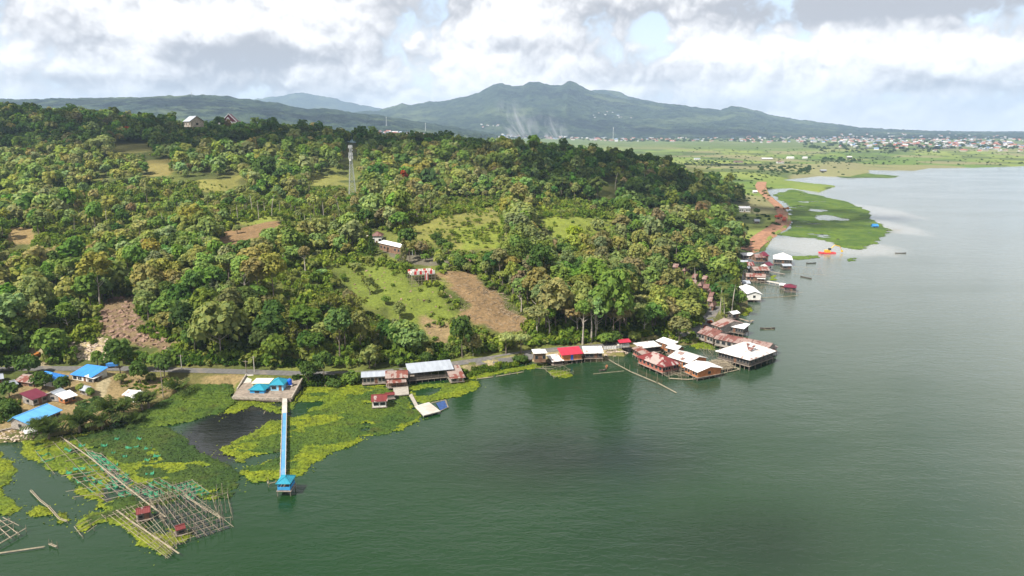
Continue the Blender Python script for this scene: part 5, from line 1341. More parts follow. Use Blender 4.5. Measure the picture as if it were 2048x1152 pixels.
for s_ in (-1, 1):
    mb = MB(); mb.slab([(s_ * 9.2, 2, 4.2), (s_ * 14, 2, 2.6), (s_ * 14, 13, 2.6), (s_ * 9.2, 13, 4.2)][::s_], .3); mb.build('roof', M['maroon'], ch)
    mb = MB(); mb.box(min(s_ * 9.3, s_ * 13.6), 2.4, -8, max(s_ * 9.3, s_ * 13.6), 12.6, 2.2); mb.build('wall', M['w_white'], ch)
mb = MB(); mb.box(-8.6, .4, -8, 8.6, 15.6, 2.9); mb.build('wall', M['w_white'], ch)
for u_, v_, roof, lab in ((372, 243, 'grey', 'grey-roofed house among trees on the ridge left of the maroon hall'),):
    p = ridge_pt(u_, v_, 960)
    house(lab, (u_ - 7, v_), (u_ + 7, v_ - .4), p[2] - 3, 8, 'gable', 3.0, roof, 'w_grey', p[2] - 7, 'house', 'ridge_house', None, win=3, sidewin=1)

# ------------------------------------------------------------------ poles, lamps, masts
def utility_pole(u_, vb, vt, label, mat='palecon'):
    g = G(u_, vb); h_ = PD(u_, vt, g[1])[2] - g[2]
    o = thing('utility_pole', label, 'utility pole', (g[0], g[1], float(hz(g[0], g[1]))))
    mb = MB(); mb.tube((0, 0, -.6), (0, 0, h_), .17, .11, 7); mb.build('pole', M[mat], o)
    mb = MB(); mb.box(-.9, -.07, h_ - .55, .9, .07, h_ - .42); mb.build('crossarm', M['timber'], o); return o
utility_pole(19, 738, 712, 'grey concrete pole in front of dark trees at the left edge')
utility_pole(364, 741, 710, 'pale pole by the road, left of the lake terrace')
utility_pole(509, 744, 712, 'pale pole with crossarm at the top of the terrace ramp')
utility_pole(493, 747, 722, 'dark thin pole beside the terrace ramp', 'timber')
utility_pole(327, 798, 742, 'bare thin pole standing on the marsh edge', 'timber')
utility_pole(1180, 708, 688, 'dark pole behind the row of rusty sheds', 'timber')
g = G(825, 512); h_ = PD(825, 486, g[1])[2] - g[2]
lp = thing('street_lamp', 'grey street lamp beside the parking area of the hill house', 'street lamp', (g[0], g[1], float(hz(g[0], g[1]))))
mb = MB(); mb.tube((0, 0, -.3), (0, 0, h_), .14, .09, 6); mb.build('pole', M['steel'], lp)
mb = MB(); mb.box(-1.2, -.2, h_ - .1, 1.2, .2, h_ + .15); mb.build('lamp', M['wpaint'], lp)

# ------------------------------------------------------------------ far town, plain houses, masts
from mathutils.bvhtree import BVHTree
bv = []
for nm in ('mountain', 'hills', 'ground', 'hills_low'):
    me = bpy.data.objects[nm].data; co = np.empty(len(me.vertices) * 3, np.float32); me.vertices.foreach_get('co', co)
    fi = np.empty(len(me.loops), np.int32); me.loops.foreach_get('vertex_index', fi)
    bv.append(BVHTree.FromPolygons(co.reshape(-1, 3).tolist(), fi.reshape(-1, 4).tolist()))


def far_hit(u_, v_):
    d_ = Vector(ray(u_, v_)).normalized(); best = None
    for b_ in bv:
        h = b_.ray_cast(Vector((0, 0, CAMH)), d_)
        if h[0] is not None and (best is None or h[3] < best[1]): best = (h[0], h[3])
    return best[0] if best else None


FW = [m_plain('town_wall_' + n, c, .9, .15) for n, c in (('white', (.52, .51, .50)), ('cream', (.46, .41, .34)), ('grey', (.42, .42, .42)))]
FR = [m_plain('town_roof_' + n, c, .8, .2) for n, c in (('white', (.58, .58, .58)), ('grey', (.30, .32, .36)), ('red', (.38, .12, .08)), ('blue', (.16, .26, .45)), ('brown', (.24, .14, .10)))]
fp = {}


def town_mesh(w_, ri, kind):
    if (w_, ri, kind) not in fp:
        mb = MB(); L_, D_, h_ = ((9, 8, 3.4), (14, 10, 4.5), (20, 12, 6))[kind]
        mb.box(-L_ / 2, -D_ / 2, -2, L_ / 2, D_ / 2, h_, 0); mb.slab([(-L_ / 2 - .6, -D_ / 2 - .6, h_), (L_ / 2 + .6, -D_ / 2 - .6, h_), (L_ / 2 + .6, 0, h_ + 2.6), (-L_ / 2 - .6, 0, h_ + 2.6)], .2, 1)
        mb.slab([(-L_ / 2 - .6, .02, h_ + 2.6), (L_ / 2 + .6, .02, h_ + 2.6), (L_ / 2 + .6, D_ / 2 + .6, h_), (-L_ / 2 - .6, D_ / 2 + .6, h_)], .2, 1)
        o = mb.build('town_house', [FW[w_], FR[ri]]); fp[(w_, ri, kind)] = o.data; bpy.data.objects.remove(o)
    return fp[(w_, ri, kind)]
r = np.random.default_rng(31); TW = []
def town(n, u0, u1, vf, w=1.0):
    k = 0; tries = 0
    while k < n and tries < n * 5:
        tries += 1; u_ = r.uniform(u0, u1); v_ = vf(u_); h = far_hit(u_, v_)
        if h is None or h.y < 2300: continue
        TW.append((u_, v_, h)); k += 1
town(85, 725, 885, lambda u_: 263 + (u_ - 725) * .05 + r.uniform(-1.5, 4.5))
town(75, 1000, 1215, lambda u_: 272 + (u_ - 1000) * .03 + r.uniform(-2, 4))
town(70, 1215, 1500, lambda u_: 279 + r.uniform(-2.5, 5))
town(110, 1480, 1720, lambda u_: 279 + r.uniform(-5, 7))
town(420, 1680, 2060, lambda u_: 283 + (u_ - 1680) * .012 + r.normal() * 6.5)
town(10, 1180, 1270, lambda u_: 228 + r.uniform(-6, 8)); town(8, 960, 1000, lambda u_: 252 + r.uniform(-4, 6))
TW.sort(key=lambda q: q[2].length)
COLS = ['white', 'grey', 'red', 'blue', 'brown']; WN = ['white', 'cream', 'grey']
VT, FT_, MT = [], [], []; nb = 0
for i, (u_, v_, h) in enumerate(TW):
    w_ = int(r.choice([0, 0, 1, 2])); ri = int(r.choice([0, 0, 1, 1, 2, 2, 2, 3, 4])); kd = int(r.choice([0, 0, 0, 1, 1, 2])); rz_ = r.uniform(-.6, .6)
    me = town_mesh(w_, ri, kd); sc_ = 1.25
    if i < 290:
        side = 'the far town across the plain at the right' if u_ > 1500 else ('the far village under the volcano' if u_ > 950 else 'the far town beyond the dark ridge')
        o = link('town_house', me, None, (h.x, h.y, h.z), rz_); o.scale = (sc_,) * 3
        tag(o, '%s house, %s %s roof, in %s' % (WN[w_], ('small', 'long', 'big broad')[kd], COLS[ri], side), 'house', 'houses of the far town')
    else:
        co = np.array([v.co for v in me.vertices]) * sc_; c_, s_ = math.cos(rz_), math.sin(rz_)
        co = np.stack([co[:, 0] * c_ - co[:, 1] * s_, co[:, 0] * s_ + co[:, 1] * c_, co[:, 2]], 1) + np.array(h)
        for pl in me.polygons: FT_.append([nb + k for k in pl.vertices]); MT.append(w_ if pl.material_index == 0 else 3 + ri)
        VT += co.tolist(); nb += len(co)
me = bpy.data.meshes.new('town'); me.from_pydata(VT, [], FT_)
for m_ in FW + FR: me.materials.append(m_)
me.polygons.foreach_set('material_index', MT); me.update(); tag(link('town', me), 'densely packed small roofs of the far town below the mountain', kind='stuff')
# trees between the town roofs and on the plain
def scatter_trees(pts_, name, label, srcs, kind, rr):
    VT, CT = [], []
    for h, rd, c in pts_:
        Vc = srcs[r.integers(len(srcs))]; W = Vc * np.array([rd * r.uniform(.9, 1.5), rd, rd * r.uniform(.8, 1.2)]) + np.array([h[0], h[1], h[2] - rd * .15]); VT.append(W); CT.append(np.repeat((np.array(c) * r.uniform(.75, 1.2))[None], len(W) // 4, 0))
    V = np.concatenate(VT); tag(link(name, mesh_np(name, V, qF(V), [M['leaf_att']], fcol=np.concatenate(CT))), label, kind='stuff')
pp = []
for i in range(520):
    u_ = r.uniform(1230, 2060); v_ = 276 + r.uniform(-3, 22) * (1 if u_ > 1600 else .35); h = far_hit(u_, v_)
    if h is not None and h.y > 2600: pp.append((h, r.uniform(6, 13), (.05, .085, .02)))
for i in range(120):
    u_ = r.uniform(720, 1220); v_ = 266 + (u_ - 720) * .022 + r.uniform(-2, 5); h = far_hit(u_, v_)
    if h is not None and h.y > 2600: pp.append((h, r.uniform(8, 14), (.06, .09, .025)))
for i in range(70):
    u_ = r.uniform(1640, 1880); h = far_hit(u_, 300 + r.uniform(-4, 6))
    if h is not None and h.y > 1800: pp.append((h, r.uniform(3, 7), (.05, .08, .02)))
scatter_trees(pp, 'town_woods', 'dark woods and tree rows between the far town roofs', CR_BUSH, 0, 1)
pp = []
for (u0, u1, v0, v1, n, s_) in ((1350, 1560, 300, 480, 200, 1.7), (1340, 1700, 296, 350, 200, 2.4), (1600, 2048, 296, 332, 150, 2.2), (1380, 1520, 470, 500, 20, 1.6), (1420, 1450, 364, 382, 40, 2.6), (1515, 1620, 333, 346, 90, 3.0), (1420, 1530, 385, 405, 26, 1.8), (1640, 1720, 316, 326, 46, 3.6), (1415, 1490, 460, 492, 22, 1.8), (1368, 1440, 322, 330, 40, 2.6), (1600, 2048, 305, 330, 60, 2.4), (1420, 1520, 410, 470, 30, 1.6), (1440, 1560, 345, 362, 30, 2.0), (1430, 1560, 308, 330, 40, 2.2)):
    for i in range(n):
        h = G(r.uniform(u0, u1), r.uniform(v0, v1)); pp.append((h, s_ * r.uniform(.6, 1.4), (.045, .085, .02)))
scatter_trees(pp, 'field_bushes', 'scattered bushes and hedges on the green plain', CR_BUSH, 0, 1)

PH = 'houses scattered on the plain by the lake'
def plain_house(u_, v_, w_px, label, roof, wall, h_=3.6, D=7, kind='gable', rise=1.8, win=2):
    g = G(u_, v_); house(label, (u_ - w_px / 2, v_ - h_ / (g[1] / FPX)), (u_ + w_px / 2, v_ - h_ / (g[1] / FPX)), g[2] + h_, D, kind, rise, roof, wall, g[2] - .3, 'house', 'plain_house', PH, win=win, sidewin=1)
plain_house(1457, 421, 15, 'pink house with a brown roof on the plain below the dark hill', 'cottage', 'w_red', 5.0)
plain_house(1490, 427, 24, 'large white two-winged house on the plain beside a dark tree', 'white', 'w_white', 5.5, 10, win=4)
plain_house(1441, 439, 15, 'small brown-roofed house on pale ground near the hill', 'cottage', 'w_grey', 4.0)
plain_house(1515, 449, 11, 'little grey-roofed hut in the fields beside the dirt road', 'grey', 'w_grey', 3.0, 5)
plain_house(1477, 479, 20, 'ragged white shed near the near end of the dirt road', 'whiter', 'w_grey', 3.0, 6)
plain_house(1438, 389, 18, 'long red and blue shed at the foot of the dark hill', 'rust', 'w_blue', 4.0, 8, win=3)
plain_house(1460, 390, 20, 'long pale blue roof next to the red shed', 'lblue', 'w_white', 3.2, 8, win=3)
plain_house(1395, 321, 12, 'solitary grey-roofed house in the far fields', 'grey', 'w_white', 5, 10)
plain_house(1582, 319, 14, 'white house far out on the plain, larger of a pair', 'whitec', 'w_white', 6, 12)
plain_house(1611, 319, 9, 'white house far out on the plain, smaller of a pair', 'whitec', 'w_white', 6, 9)
plain_house(1562, 328, 14, 'house with red and white roof far out on the plain', 'rustw', 'w_white', 5, 12)
plain_house(1535, 320, 22, 'long low white roof across the far fields', 'whitec', 'w_grey', 4, 12, win=4)
plain_house(1478, 327, 18, 'brown building among bare earth in the far fields', 'cottage', 'w_grey', 5, 12)
plain_house(1648, 345, 12, 'dark-roofed hut near the far shore', 'grey', 'w_dark', 4, 8)
plain_house(1700, 317, 10, 'lone pale hut in the yellow far fields', 'white', 'w_grey', 5, 10)
plain_house(1511, 388, 9, 'small white hut beside the start of the dirt road', 'whitec', 'w_white', 3, 6)
plain_house(1752, 458, 12, 'bright blue hut at the tip of the green marsh', 'blue', 'w_blue', 2.5, 5, win=1)


def mast(u_, vb, vt, label, guess=None):
    h = far_hit(u_, vb)
    if h is None: return
    top = PD(u_, vt, h.y)[2] - h.z
    o = thing('radio_mast', label, 'radio mast', tuple(h)); w0 = max(1.6, h.y * .0006)
    mb = MB(); n = 9
    for sx_, sy_ in ((-1, -1), (1, -1), (0, 1.2)): mb.tube((sx_ * w0, sy_ * w0, -2), (sx_ * w0 * .3, sy_ * w0 * .3, top), w0 * .28, w0 * .2, 4)
    for k in range(n):
        z0, z1 = top * k / n, top * (k + 1) / n; s0, s1 = w0 * (1 - .7 * k / n), w0 * (1 - .7 * (k + 1) / n); mb.tube((-s0, -s0, z0), (s1, -s1, z1), w0 * .14, w0 * .14, 4); mb.tube((s0, -s0, z0), (0, s1 * 1.2, z1), w0 * .14, w0 * .14, 4)
    mb.build('lattice', M['steel'], o); mb = MB(); mb.tube((0, 0, top * .9), (0, 0, top * 1.02), w0 * .7, w0 * .6, 6); mb.build('antenna', M['wpaint'], o)
mast(1226, 282, 255, 'pale lattice mast rising from the far village under the volcano')
mast(851, 262, 246, 'thin lattice mast by the far town beyond the ridge')
mast(773, 252, 234, 'faint mast on the slope above the far town')
mast(446, 190.5, 180, 'taller of two thin masts on the crest of the long wooded hill')
mast(384, 194, 184, 'shorter of two thin masts on the crest of the long wooded hill')

# smoke rising from the plain
sm = bpy.data.materials.new('smoke'); sm.use_nodes = True; t = NT(sm.node_tree); t.n.clear()
o_ = t.new('ShaderNodeOutputMaterial'); pv_ = t.new('ShaderNodeVolumePrincipled'); t.l.new(pv_.outputs[0], o_.inputs['Volume']); pv_.inputs['Color'].default_value = (.9, .92, .95, 1)
oc = coords(t); sx = t.new('ShaderNodeSeparateXYZ'); t.l.new(oc, sx.inputs[0])
wv = t.m('SUBTRACT', sx.outputs[0], t.m('MULTIPLY', sx.outputs[2], -.35))                   # the plumes lean with the wind
sq = t.xyz(wv, sx.outputs[1], t.m('MULTIPLY', sx.outputs[2], .45))
fall = t.ss(t.m('ADD', t.m('ABSOLUTE', t.m('DIVIDE', wv, 150.0)), t.m('ABSOLUTE', t.m('DIVIDE', sx.outputs[1], 90.0))), 1.0, .15)
fz = t.m('MULTIPLY', t.ss(sx.outputs[2], 250.0, 40.0), t.ss(sx.outputs[2], 0.0, 12.0))
t.put(pv_.inputs['Density'], t.m('MULTIPLY', t.m('MULTIPLY', fall, fz), t.ss(t.noise(sq, .014, 4, .6, .6), .46, .72, 0.0, .045)))
for u_, v_, lab, sc_ in ((1045, 277, 'pale smoke drifting up from the edge of the far village', 1.35), (1112, 281, 'smaller smoke plume beside the larger one', .85)):
    h = far_hit(u_, v_); bm = bmesh.new(); q_ = bmesh.ops.create_icosphere(bm, subdivisions=3, radius=1)
    for v in q_['verts']: z_ = (v.co.z + 1) * 130; v.co = Vector((v.co.x * 165 - z_ * .35, v.co.y * 95, z_))
    me = bpy.data.meshes.new('smoke'); bm.to_mesh(me); bm.free(); me.materials.append(sm); o = tag(link('smoke', me, None, tuple(h)), lab, kind='stuff'); o.scale = (sc_,) * 3

# ------------------------------------------------------------------ clouds overhead whose shadows lie on the ridge, slope and lake
cm_, t, b = base_mat('cloud'); b.inputs['Base Color'].default_value = (.9, .9, .92, 1); b.inputs['Roughness'].default_value = 1
def cloud(tx, ty, tz_, rx, ry, hc, n, seed, label):
    rr = np.random.default_rng(seed); bm = bmesh.new(); k = (hc - tz_) / TOSUN.z
    for i in range(n):
        d_ = math.sqrt(rr.uniform()); a = rr.uniform(0, 6.28); R_ = rr.uniform(.8, 1.7) * math.sqrt(rx * ry / n) * (1.15 - .6 * d_)
        s_ = bmesh.ops.create_icosphere(bm, subdivisions=2, radius=R_)
        o = Vector((math.cos(a) * d_ * rx, math.sin(a) * d_ * ry, R_ * .35 + rr.uniform(0, .1) * rx))
        for v in s_['verts']: v.co = Vector((v.co.x, v.co.y, max(v.co.z, -R_ * .3))) * float(rr.uniform(.92, 1.08)) + o
    me = bpy.data.meshes.new('cloud'); bm.to_mesh(me); bm.free(); me.materials.append(cm_)
    tag(link('cloud', me, None, (tx + TOSUN.x * k, ty + TOSUN.y * k, hc)), label, kind='stuff')
def tgt(u_, v_, y_=None): return G(u_, v_) if y_ is None else PD(u_, v_, y_)
cloud(-300, 862, 80, 500, 140, 2400, 460, 1, 'flat grey-based cloud above the left end of the ridge')
cloud(150, 735, 45, 215, 120, 2400, 260, 2, 'flat grey-based cloud above the dark hill')
p = P(1140, 915, 0); cloud(p[0], p[1], 0, 36, 17, 2400, 34, 3, 'small cloud over the lake')
p = P(1440, 1090, 0); cloud(p[0], p[1], 0, 28, 10, 2400, 28, 4, 'small cloud over the near lake')
for (u_, v_, y_, rx, ry, s_) in ((1400, 258, 6600, 1000, 330, 5), (1150, 242, 7000, 620, 330, 6), (1850, 270, 6000, 1100, 380, 7), (560, 222, 4700, 900, 330, 8), (200, 206, 5000, 900, 280, 9), (1120, 195, 8700, 900, 260, 10)):
    p = PD(u_, v_, y_); cloud(p[0], p[1], p[2], rx, ry, 2600, 150, s_, 'cloud bank over the mountain country')
for (u_, v_, rx, ry, s_) in ((1800, 297, 330, 120, 11), (1420, 330, 150, 70, 12)):
    p = P(u_, v_, 2); cloud(p[0], p[1], 2, rx, ry, 2400, 110, s_, 'cloud over the plain')
# ------------------------------------------------------------------ bamboo fish pens
def lerp2(c, s_, t_):
    """bilinear point inside four photo corners (a b on the shore side, d c on the lake side), on the water"""
    a, b_, c_, d_ = [P(u_, v_, 0) for u_, v_ in c]
    return (a * (1 - s_) + b_ * s_) * (1 - t_) + (d_ * (1 - s_) + c_ * s_) * t_
M['net'] = m_plain('green_net', (0.03, 0.20, 0.10), .8, .35, 2.0, .2, dirtc=(.06, .12, .07))
M['netd'] = m_plain('dark_net', (0.030, 0.036, 0.036), .9, .4, 2.0, .3, dirtc=(.05, .06, .035))
M['netb'] = m_plain('blue_net', (0.03, 0.07, 0.20), .8, .35, 2.0, .2, dirtc=(.05, .07, .1))


def pen(label, c, ns, nt, seed, zb=.75, ph=1.7, post_p=.75, skip=.12, nets=0, rr_=.06, group=None, name='fish_pen', netpt=None, netmat='net', floor=0):
    r = random.Random(seed); o0 = lerp2(c, .5, .5); o = thing(name, label, 'fish pen', (o0[0], o0[1], 0), 0, group); npost = 0
    R_ = lambda p, z: (p[0] - o0[0], p[1] - o0[1], z)
    for i in range(ns + 1):
        if r.random() < skip and 0 < i < ns: continue
        t0, t1 = (-.03 - r.random() * .04, 1.03 + r.random() * .05) if r.random() < .8 else (0, r.uniform(.5, .9))
        mb = MB(); mb.tube(R_(lerp2(c, i / ns + r.uniform(-.015, .015), t0), zb + r.uniform(-.12, .12)), R_(lerp2(c, i / ns + r.uniform(-.015, .015), t1), zb + r.uniform(-.12, .12)), rr_ * r.uniform(.8, 1.2), rr_ * .8, 5); mb.build('pole', M[r.choice(['bamboo', 'bambood', 'bambood'])], o)
    for j in range(nt + 1):
        if r.random() < skip and 0 < j < nt: continue
        t0, t1 = (-.03 - r.random() * .05, 1.02 + r.random() * .06) if r.random() < .75 else sorted((r.uniform(0, .4), r.uniform(.6, 1)))
        mb = MB(); mb.tube(R_(lerp2(c, t0, j / nt + r.uniform(-.015, .015)), zb + .14 + r.uniform(-.1, .1)), R_(lerp2(c, t1, j / nt + r.uniform(-.015, .015)), zb + .14 + r.uniform(-.1, .1)), rr_ * r.uniform(1.0, 1.5), rr_, 5); mb.build('pole', M[r.choice(['bamboo', 'bamboo', 'bambood'])], o)
    for i in range(ns + 1):
        for j in range(nt + 1):
            if r.random() > post_p or npost > 98: continue
            npost += 1; p = lerp2(c, i / ns, j / nt); h = ph * r.uniform(.6, 1.35); mb = MB(); mb.tube(R_(p, -1.5), (p[0] - o0[0] + r.uniform(-.3, .3), p[1] - o0[1] + r.uniform(-.25, .25), h), .08, .06, 5); mb.build('stake', M[r.choice(['bamboo', 'bambood', 'timber'])], o)
    if floor:                                        # slack dark netting lying just above the water inside the frames
        fm = MB()
        for i in range(ns):
            for j in range(nt):
                if r.random() > floor: continue
                q = [lerp2(c, (i + a) / ns, (j + b_) / nt) for a, b_ in ((.1, .12), (.9, .1), (.92, .9), (.08, .88))]
                fm.add([R_(p + np.array([r.uniform(-.2, .2), r.uniform(-.2, .2), 0]), r.uniform(.03, .09)) for p in q], [(0, 1, 2, 3)])
        fm.build('slack_net', M['netd'], o)
    k = 0
    cells = [(i, j) for i in range(ns) for j in range(nt)]; r.shuffle(cells)
    for (i, j) in cells[:nets]:
        if netpt: i, j = netpt[k % len(netpt)]; k += 1
        q = [lerp2(c, (i + a) / ns, (j + b_) / nt) for a, b_ in ((.04, .06), (.96, .06), (.96, .94), (.04, .94))]
        mb = MB(); n_ = 6
        for e in range(4):                          # hanging net walls with a sagging upper edge
            p, s_ = q[e], q[(e + 1) % 4]
            if r.random() < .22: continue
            vs = []
            for m_ in range(n_ + 1):
                f = m_ / n_; z = .72 - .3 * math.sin(f * math.pi) * r.uniform(.5, 1.2); x_, y_ = (p + (s_ - p) * f)[:2]; off = .5 * math.sin(f * math.pi)
                vs += [(x_ - o0[0], y_ - o0[1], z), (x_ - o0[0] + off * .3, y_ - o0[1] - off, .06)]
            mb.add(vs, [(2 * m_, 2 * m_ + 1, 2 * m_ + 3, 2 * m_ + 2) for m_ in range(n_)])
        if mb.v: mb.build('net', M[netmat], o)
    return o


FP = 'bamboo fish pens at the lower left'
pen('wide grid of bare bamboo fish pens at the outer end of the boardwalk', [(300, 1006), (372, 984), (462, 1056), (352, 1092)], 8, 12, 2, ph=2.8, post_p=.85, nets=0, floor=.72, group=FP)
pen('bamboo fish pens over yellow water plants at the lower tip', [(222, 1038), (300, 1006), (358, 1092), (330, 1118)], 9, 8, 3, ph=1.2, post_p=.35, group=FP)
pen('row of net cages along the right side of the long boardwalk', [(172, 905), (204, 914), (268, 968), (238, 978)], 2, 7, 4, ph=1.2, post_p=.5, nets=11, floor=.8, group=FP)
pen('net cages left of the boardwalk with green netting', [(150, 962), (232, 948), (300, 985), (212, 1006)], 5, 5, 5, ph=1.2, post_p=.5, nets=9, floor=.55, group=FP)
pen('net cages right of the boardwalk above the red hut', [(258, 980), (320, 962), (374, 992), (304, 1010)], 5, 4, 6, ph=1.3, post_p=.5, nets=11, floor=.6, group=FP)
pen('dark green net cage at the right side of the pens', [(352, 975), (385, 965), (420, 990), (378, 1000)], 3, 4, 7, ph=1.0, post_p=.5, nets=12, floor=.9, group=FP)
pen('sparse bamboo rows among water plants at the head of the pens', [(70, 905), (150, 880), (258, 985), (150, 1000)], 4, 8, 8, ph=1.2, post_p=.3, skip=.4, nets=4, group=FP)
pen('tall broken stakes in open water right of the pens', [(425, 1000), (455, 992), (465, 1040), (440, 1045)], 3, 3, 9, ph=3.4, post_p=.85, skip=.95, group=FP)
pen('bamboo frame cut off by the left edge of the picture', [(-40, 1050), (6, 1040), (52, 1064), (-10, 1100)], 4, 4, 10, ph=1.5, post_p=.5, rr_=.11, group=FP)
pen('broken square frame beside the lower left water plants', [(150, 1060), (205, 1036), (212, 1044), (165, 1078)], 2, 2, 11, ph=1.2, post_p=.6, skip=.3, group=FP)
pen('broken bamboo frame around the small islet', [(1086, 738), (1128, 735), (1146, 748), (1108, 758)], 3, 3, 12, ph=2.0, post_p=.7, skip=.3, group='bamboo frames by the roadside shore')
pen('bamboo frame in front of the dark red restaurant roof', [(1281, 731), (1330, 738), (1392, 748), (1336, 758)], 7, 3, 13, zb=1.1, ph=4.0, post_p=.75, skip=.1, group='bamboo frames by the roadside shore')
pen('bamboo frame in front of the clean white restaurant roof', [(1330, 752), (1395, 748), (1440, 744), (1372, 757)], 5, 3, 14, zb=.9, ph=2.6, post_p=.6, skip=.2, group='bamboo frames by the roadside shore')
pen('courtyard frame of poles between the restaurant roofs', [(1290, 716), (1312, 700), (1330, 706), (1318, 718)], 3, 3, 15, zb=1.0, ph=1.6, post_p=.5, group='bamboo frames by the roadside shore')
pen('field of dark stakes in shallow water below the timber jetty', [(1505, 566), (1580, 578), (1600, 588), (1516, 592)], 9, 5, 16, ph=2.6, post_p=.85, skip=1.0, group='stake fields on the upper shore')
pen('small fish frame beside the timber jetty', [(1512, 577), (1530, 576), (1532, 580), (1514, 582)], 2, 2, 17, ph=2.0, post_p=.7, group='stake fields on the upper shore')
pen('thin stakes off the dark floating hut', [(1580, 535), (1640, 540), (1650, 552), (1590, 550)], 6, 3, 18, ph=2.4, post_p=.5, skip=1.0, group='stake fields on the upper shore')
pen('white stakes between the huge white roof and the bamboo heap', [(1400, 702), (1432, 704), (1440, 716), (1412, 716)], 4, 3, 19, ph=3.2, post_p=.8, skip=.9, group='bamboo frames by the roadside shore')
pen('line of stakes off the tip of the green marsh', [(1772, 459), (1803, 461), (1804, 463), (1773, 462)], 8, 1, 20, ph=2.5, post_p=.9, skip=.3, group='stake fields on the upper shore')


def pole_run(label, px, z=.55, r0=.09, name='bamboo_boom', cat='floating pole', mat='bamboo', stakes=0, hs=2.4, group=None):
    pts_ = [P(u_, v_, z) for u_, v_ in px]; o = thing(name, label, cat, (*pts_[0][:2], 0), 0, group); mb = MB()
    for a_, b_ in zip(pts_, pts_[1:]):
        mb.tube(rel(o, a_), rel(o, b_), r0, r0 * .85, 5); mb.tube(rel(o, a_ + np.array([.25, .2, .1])), rel(o, b_ + np.array([.1, .25, .05])), r0 * .7, r0 * .7, 5)
    mb.build('poles', M[mat], o); rr = random.Random(len(px) + int(px[0][0]))
    for k in range(stakes):
        f = k / max(1, stakes - 1) * (len(pts_) - 1); i = min(int(f), len(pts_) - 2); p = pts_[i] + (pts_[i + 1] - pts_[i]) * (f - i)
        mb = MB(); e = rel(o, p); mb.tube((e[0] + .2, e[1], -1.5), (e[0] + .2 + rr.uniform(-.3, .3), e[1], hs * rr.uniform(.6, 1.2)), .08, .06, 5); mb.build('stake', M['bambood'], o)
    return o
# the long boardwalk and heavy poles
def boardwalk(label, px, wdt=.22, z=.85):
    pts_ = [P(u_, v_, z) for u_, v_ in px]; o = thing('boardwalk', label, 'boardwalk', (*pts_[0][:2], 0)); a_, b_ = pts_[0], pts_[-1]
    d_ = b_ - a_; L = np.hypot(d_[0], d_[1]); n_ = np.array([-d_[1], d_[0], 0]) / L
    for k in range(3):
        mb = MB(); off = n_ * (k - 1) * wdt * .55
        for p, q in zip(pts_, pts_[1:]): mb.tube(rel(o, p + off), rel(o, q + off), .06, .055, 5)
        mb.build('rail' if k in (0, 2) else 'walk_pole', M['bamboo'], o)
    for k in range(int(L / 2.5)):
        mb = MB(); c = a_ + d_ * k * 2.5 / L
        for s_ in (-.7, .7): e = rel(o, c + n_ * s_); mb.tube((e[0], e[1], -1.5), (e[0], e[1], z + .1), .07, .06, 5)
        e0, e1 = rel(o, c - n_ * .8), rel(o, c + n_ * .8); mb.tube((e0[0], e0[1], z - .2), (e1[0], e1[1], z - .2), .06, .06, 4); mb.build('trestle', M['bambood'], o)
    return o
boardwalk('long bamboo boardwalk running from the palms out to the red hut', [(120, 872), (180, 915), (255, 975), (331, 1034)])
boardwalk('shorter bamboo walkway crossing the outer pens diagonally', [(233, 1020), (262, 1042), (310, 1074), (358, 1107)], .22)
BB = 'bamboo booms floating on the lake'
pole_run('heavy pole along the right edge of the outer pens', [(366, 990), (400, 1012), (440, 1036)], .9, group=BB)
pole_run('pole bundle drifting beside two tufts of water plants', [(60, 981), (80, 1002), (96, 1014), (118, 1038), (133, 1043)], .5, .10, stakes=3, hs=1.2, group=BB)
pole_run('single long pole floating at the lower left corner', [(-10, 1108), (88, 1094)], .3, .10, stakes=1, hs=.8, group=BB)
pole_run('short stub of pole near two stakes at the lower left', [(97, 1088), (112, 1094)], .4, .11, stakes=3, hs=2.2, group=BB)
pole_run('long bamboo boom slanting out from the sheds toward the lake', [(1205, 712), (1232, 728), (1262, 744), (1312, 765)], .4, .09, stakes=9, hs=3.6, group=BB)
pole_run('loose yellow pole floating beyond the end of the slanting boom', [(1315, 766), (1353, 786)], .25, .10, group=BB)
pole_run('thin boom curving round the front of the restaurant frames', [(1338, 757), (1375, 759), (1405, 757), (1440, 748), (1478, 739)], .35, .12, stakes=7, hs=2.2, group=BB)
pole_run('thin pole from the bamboo heap to the boom', [(1456, 731), (1479, 738)], .6, .12, stakes=2, group=BB)
pole_run('thin pole floating along the bank, longer of two', [(992, 753), (1045, 744)], .25, .11, stakes=3, hs=1.2, group=BB)
pole_run('thin pole floating along the bank, shorter of two', [(953, 758), (985, 754)], .25, .11, stakes=2, hs=1.6, group=BB)
pole_run('pale thread of rope floating left of the restaurant boom', [(1186, 748), (1248, 742)], .12, .06, group=BB)
pole_run('faint net line on the water below the stake field', [(1512, 596), (1560, 594), (1596, 591)], .2, .09, stakes=9, hs=1.0, group=BB)
pole_run('broken pole lying across the dark pool', [(527, 828), (530, 822)], .2, .07, group=BB)
pole_run('two poles at the corner of the jetty pool', [(862, 806), (890, 800), (896, 815), (880, 822)], .3, .09, group=BB)
pole_run('rail of poles at the left of the blue pavilion', [(534, 962), (536, 968), (552, 964)], .9, .07, stakes=3, hs=1.6, group=BB)
pole_run('stakes standing along the roadside shore', [(1050, 735), (1100, 738), (1150, 725)], .1, .05, stakes=6, hs=2.0, group=BB)
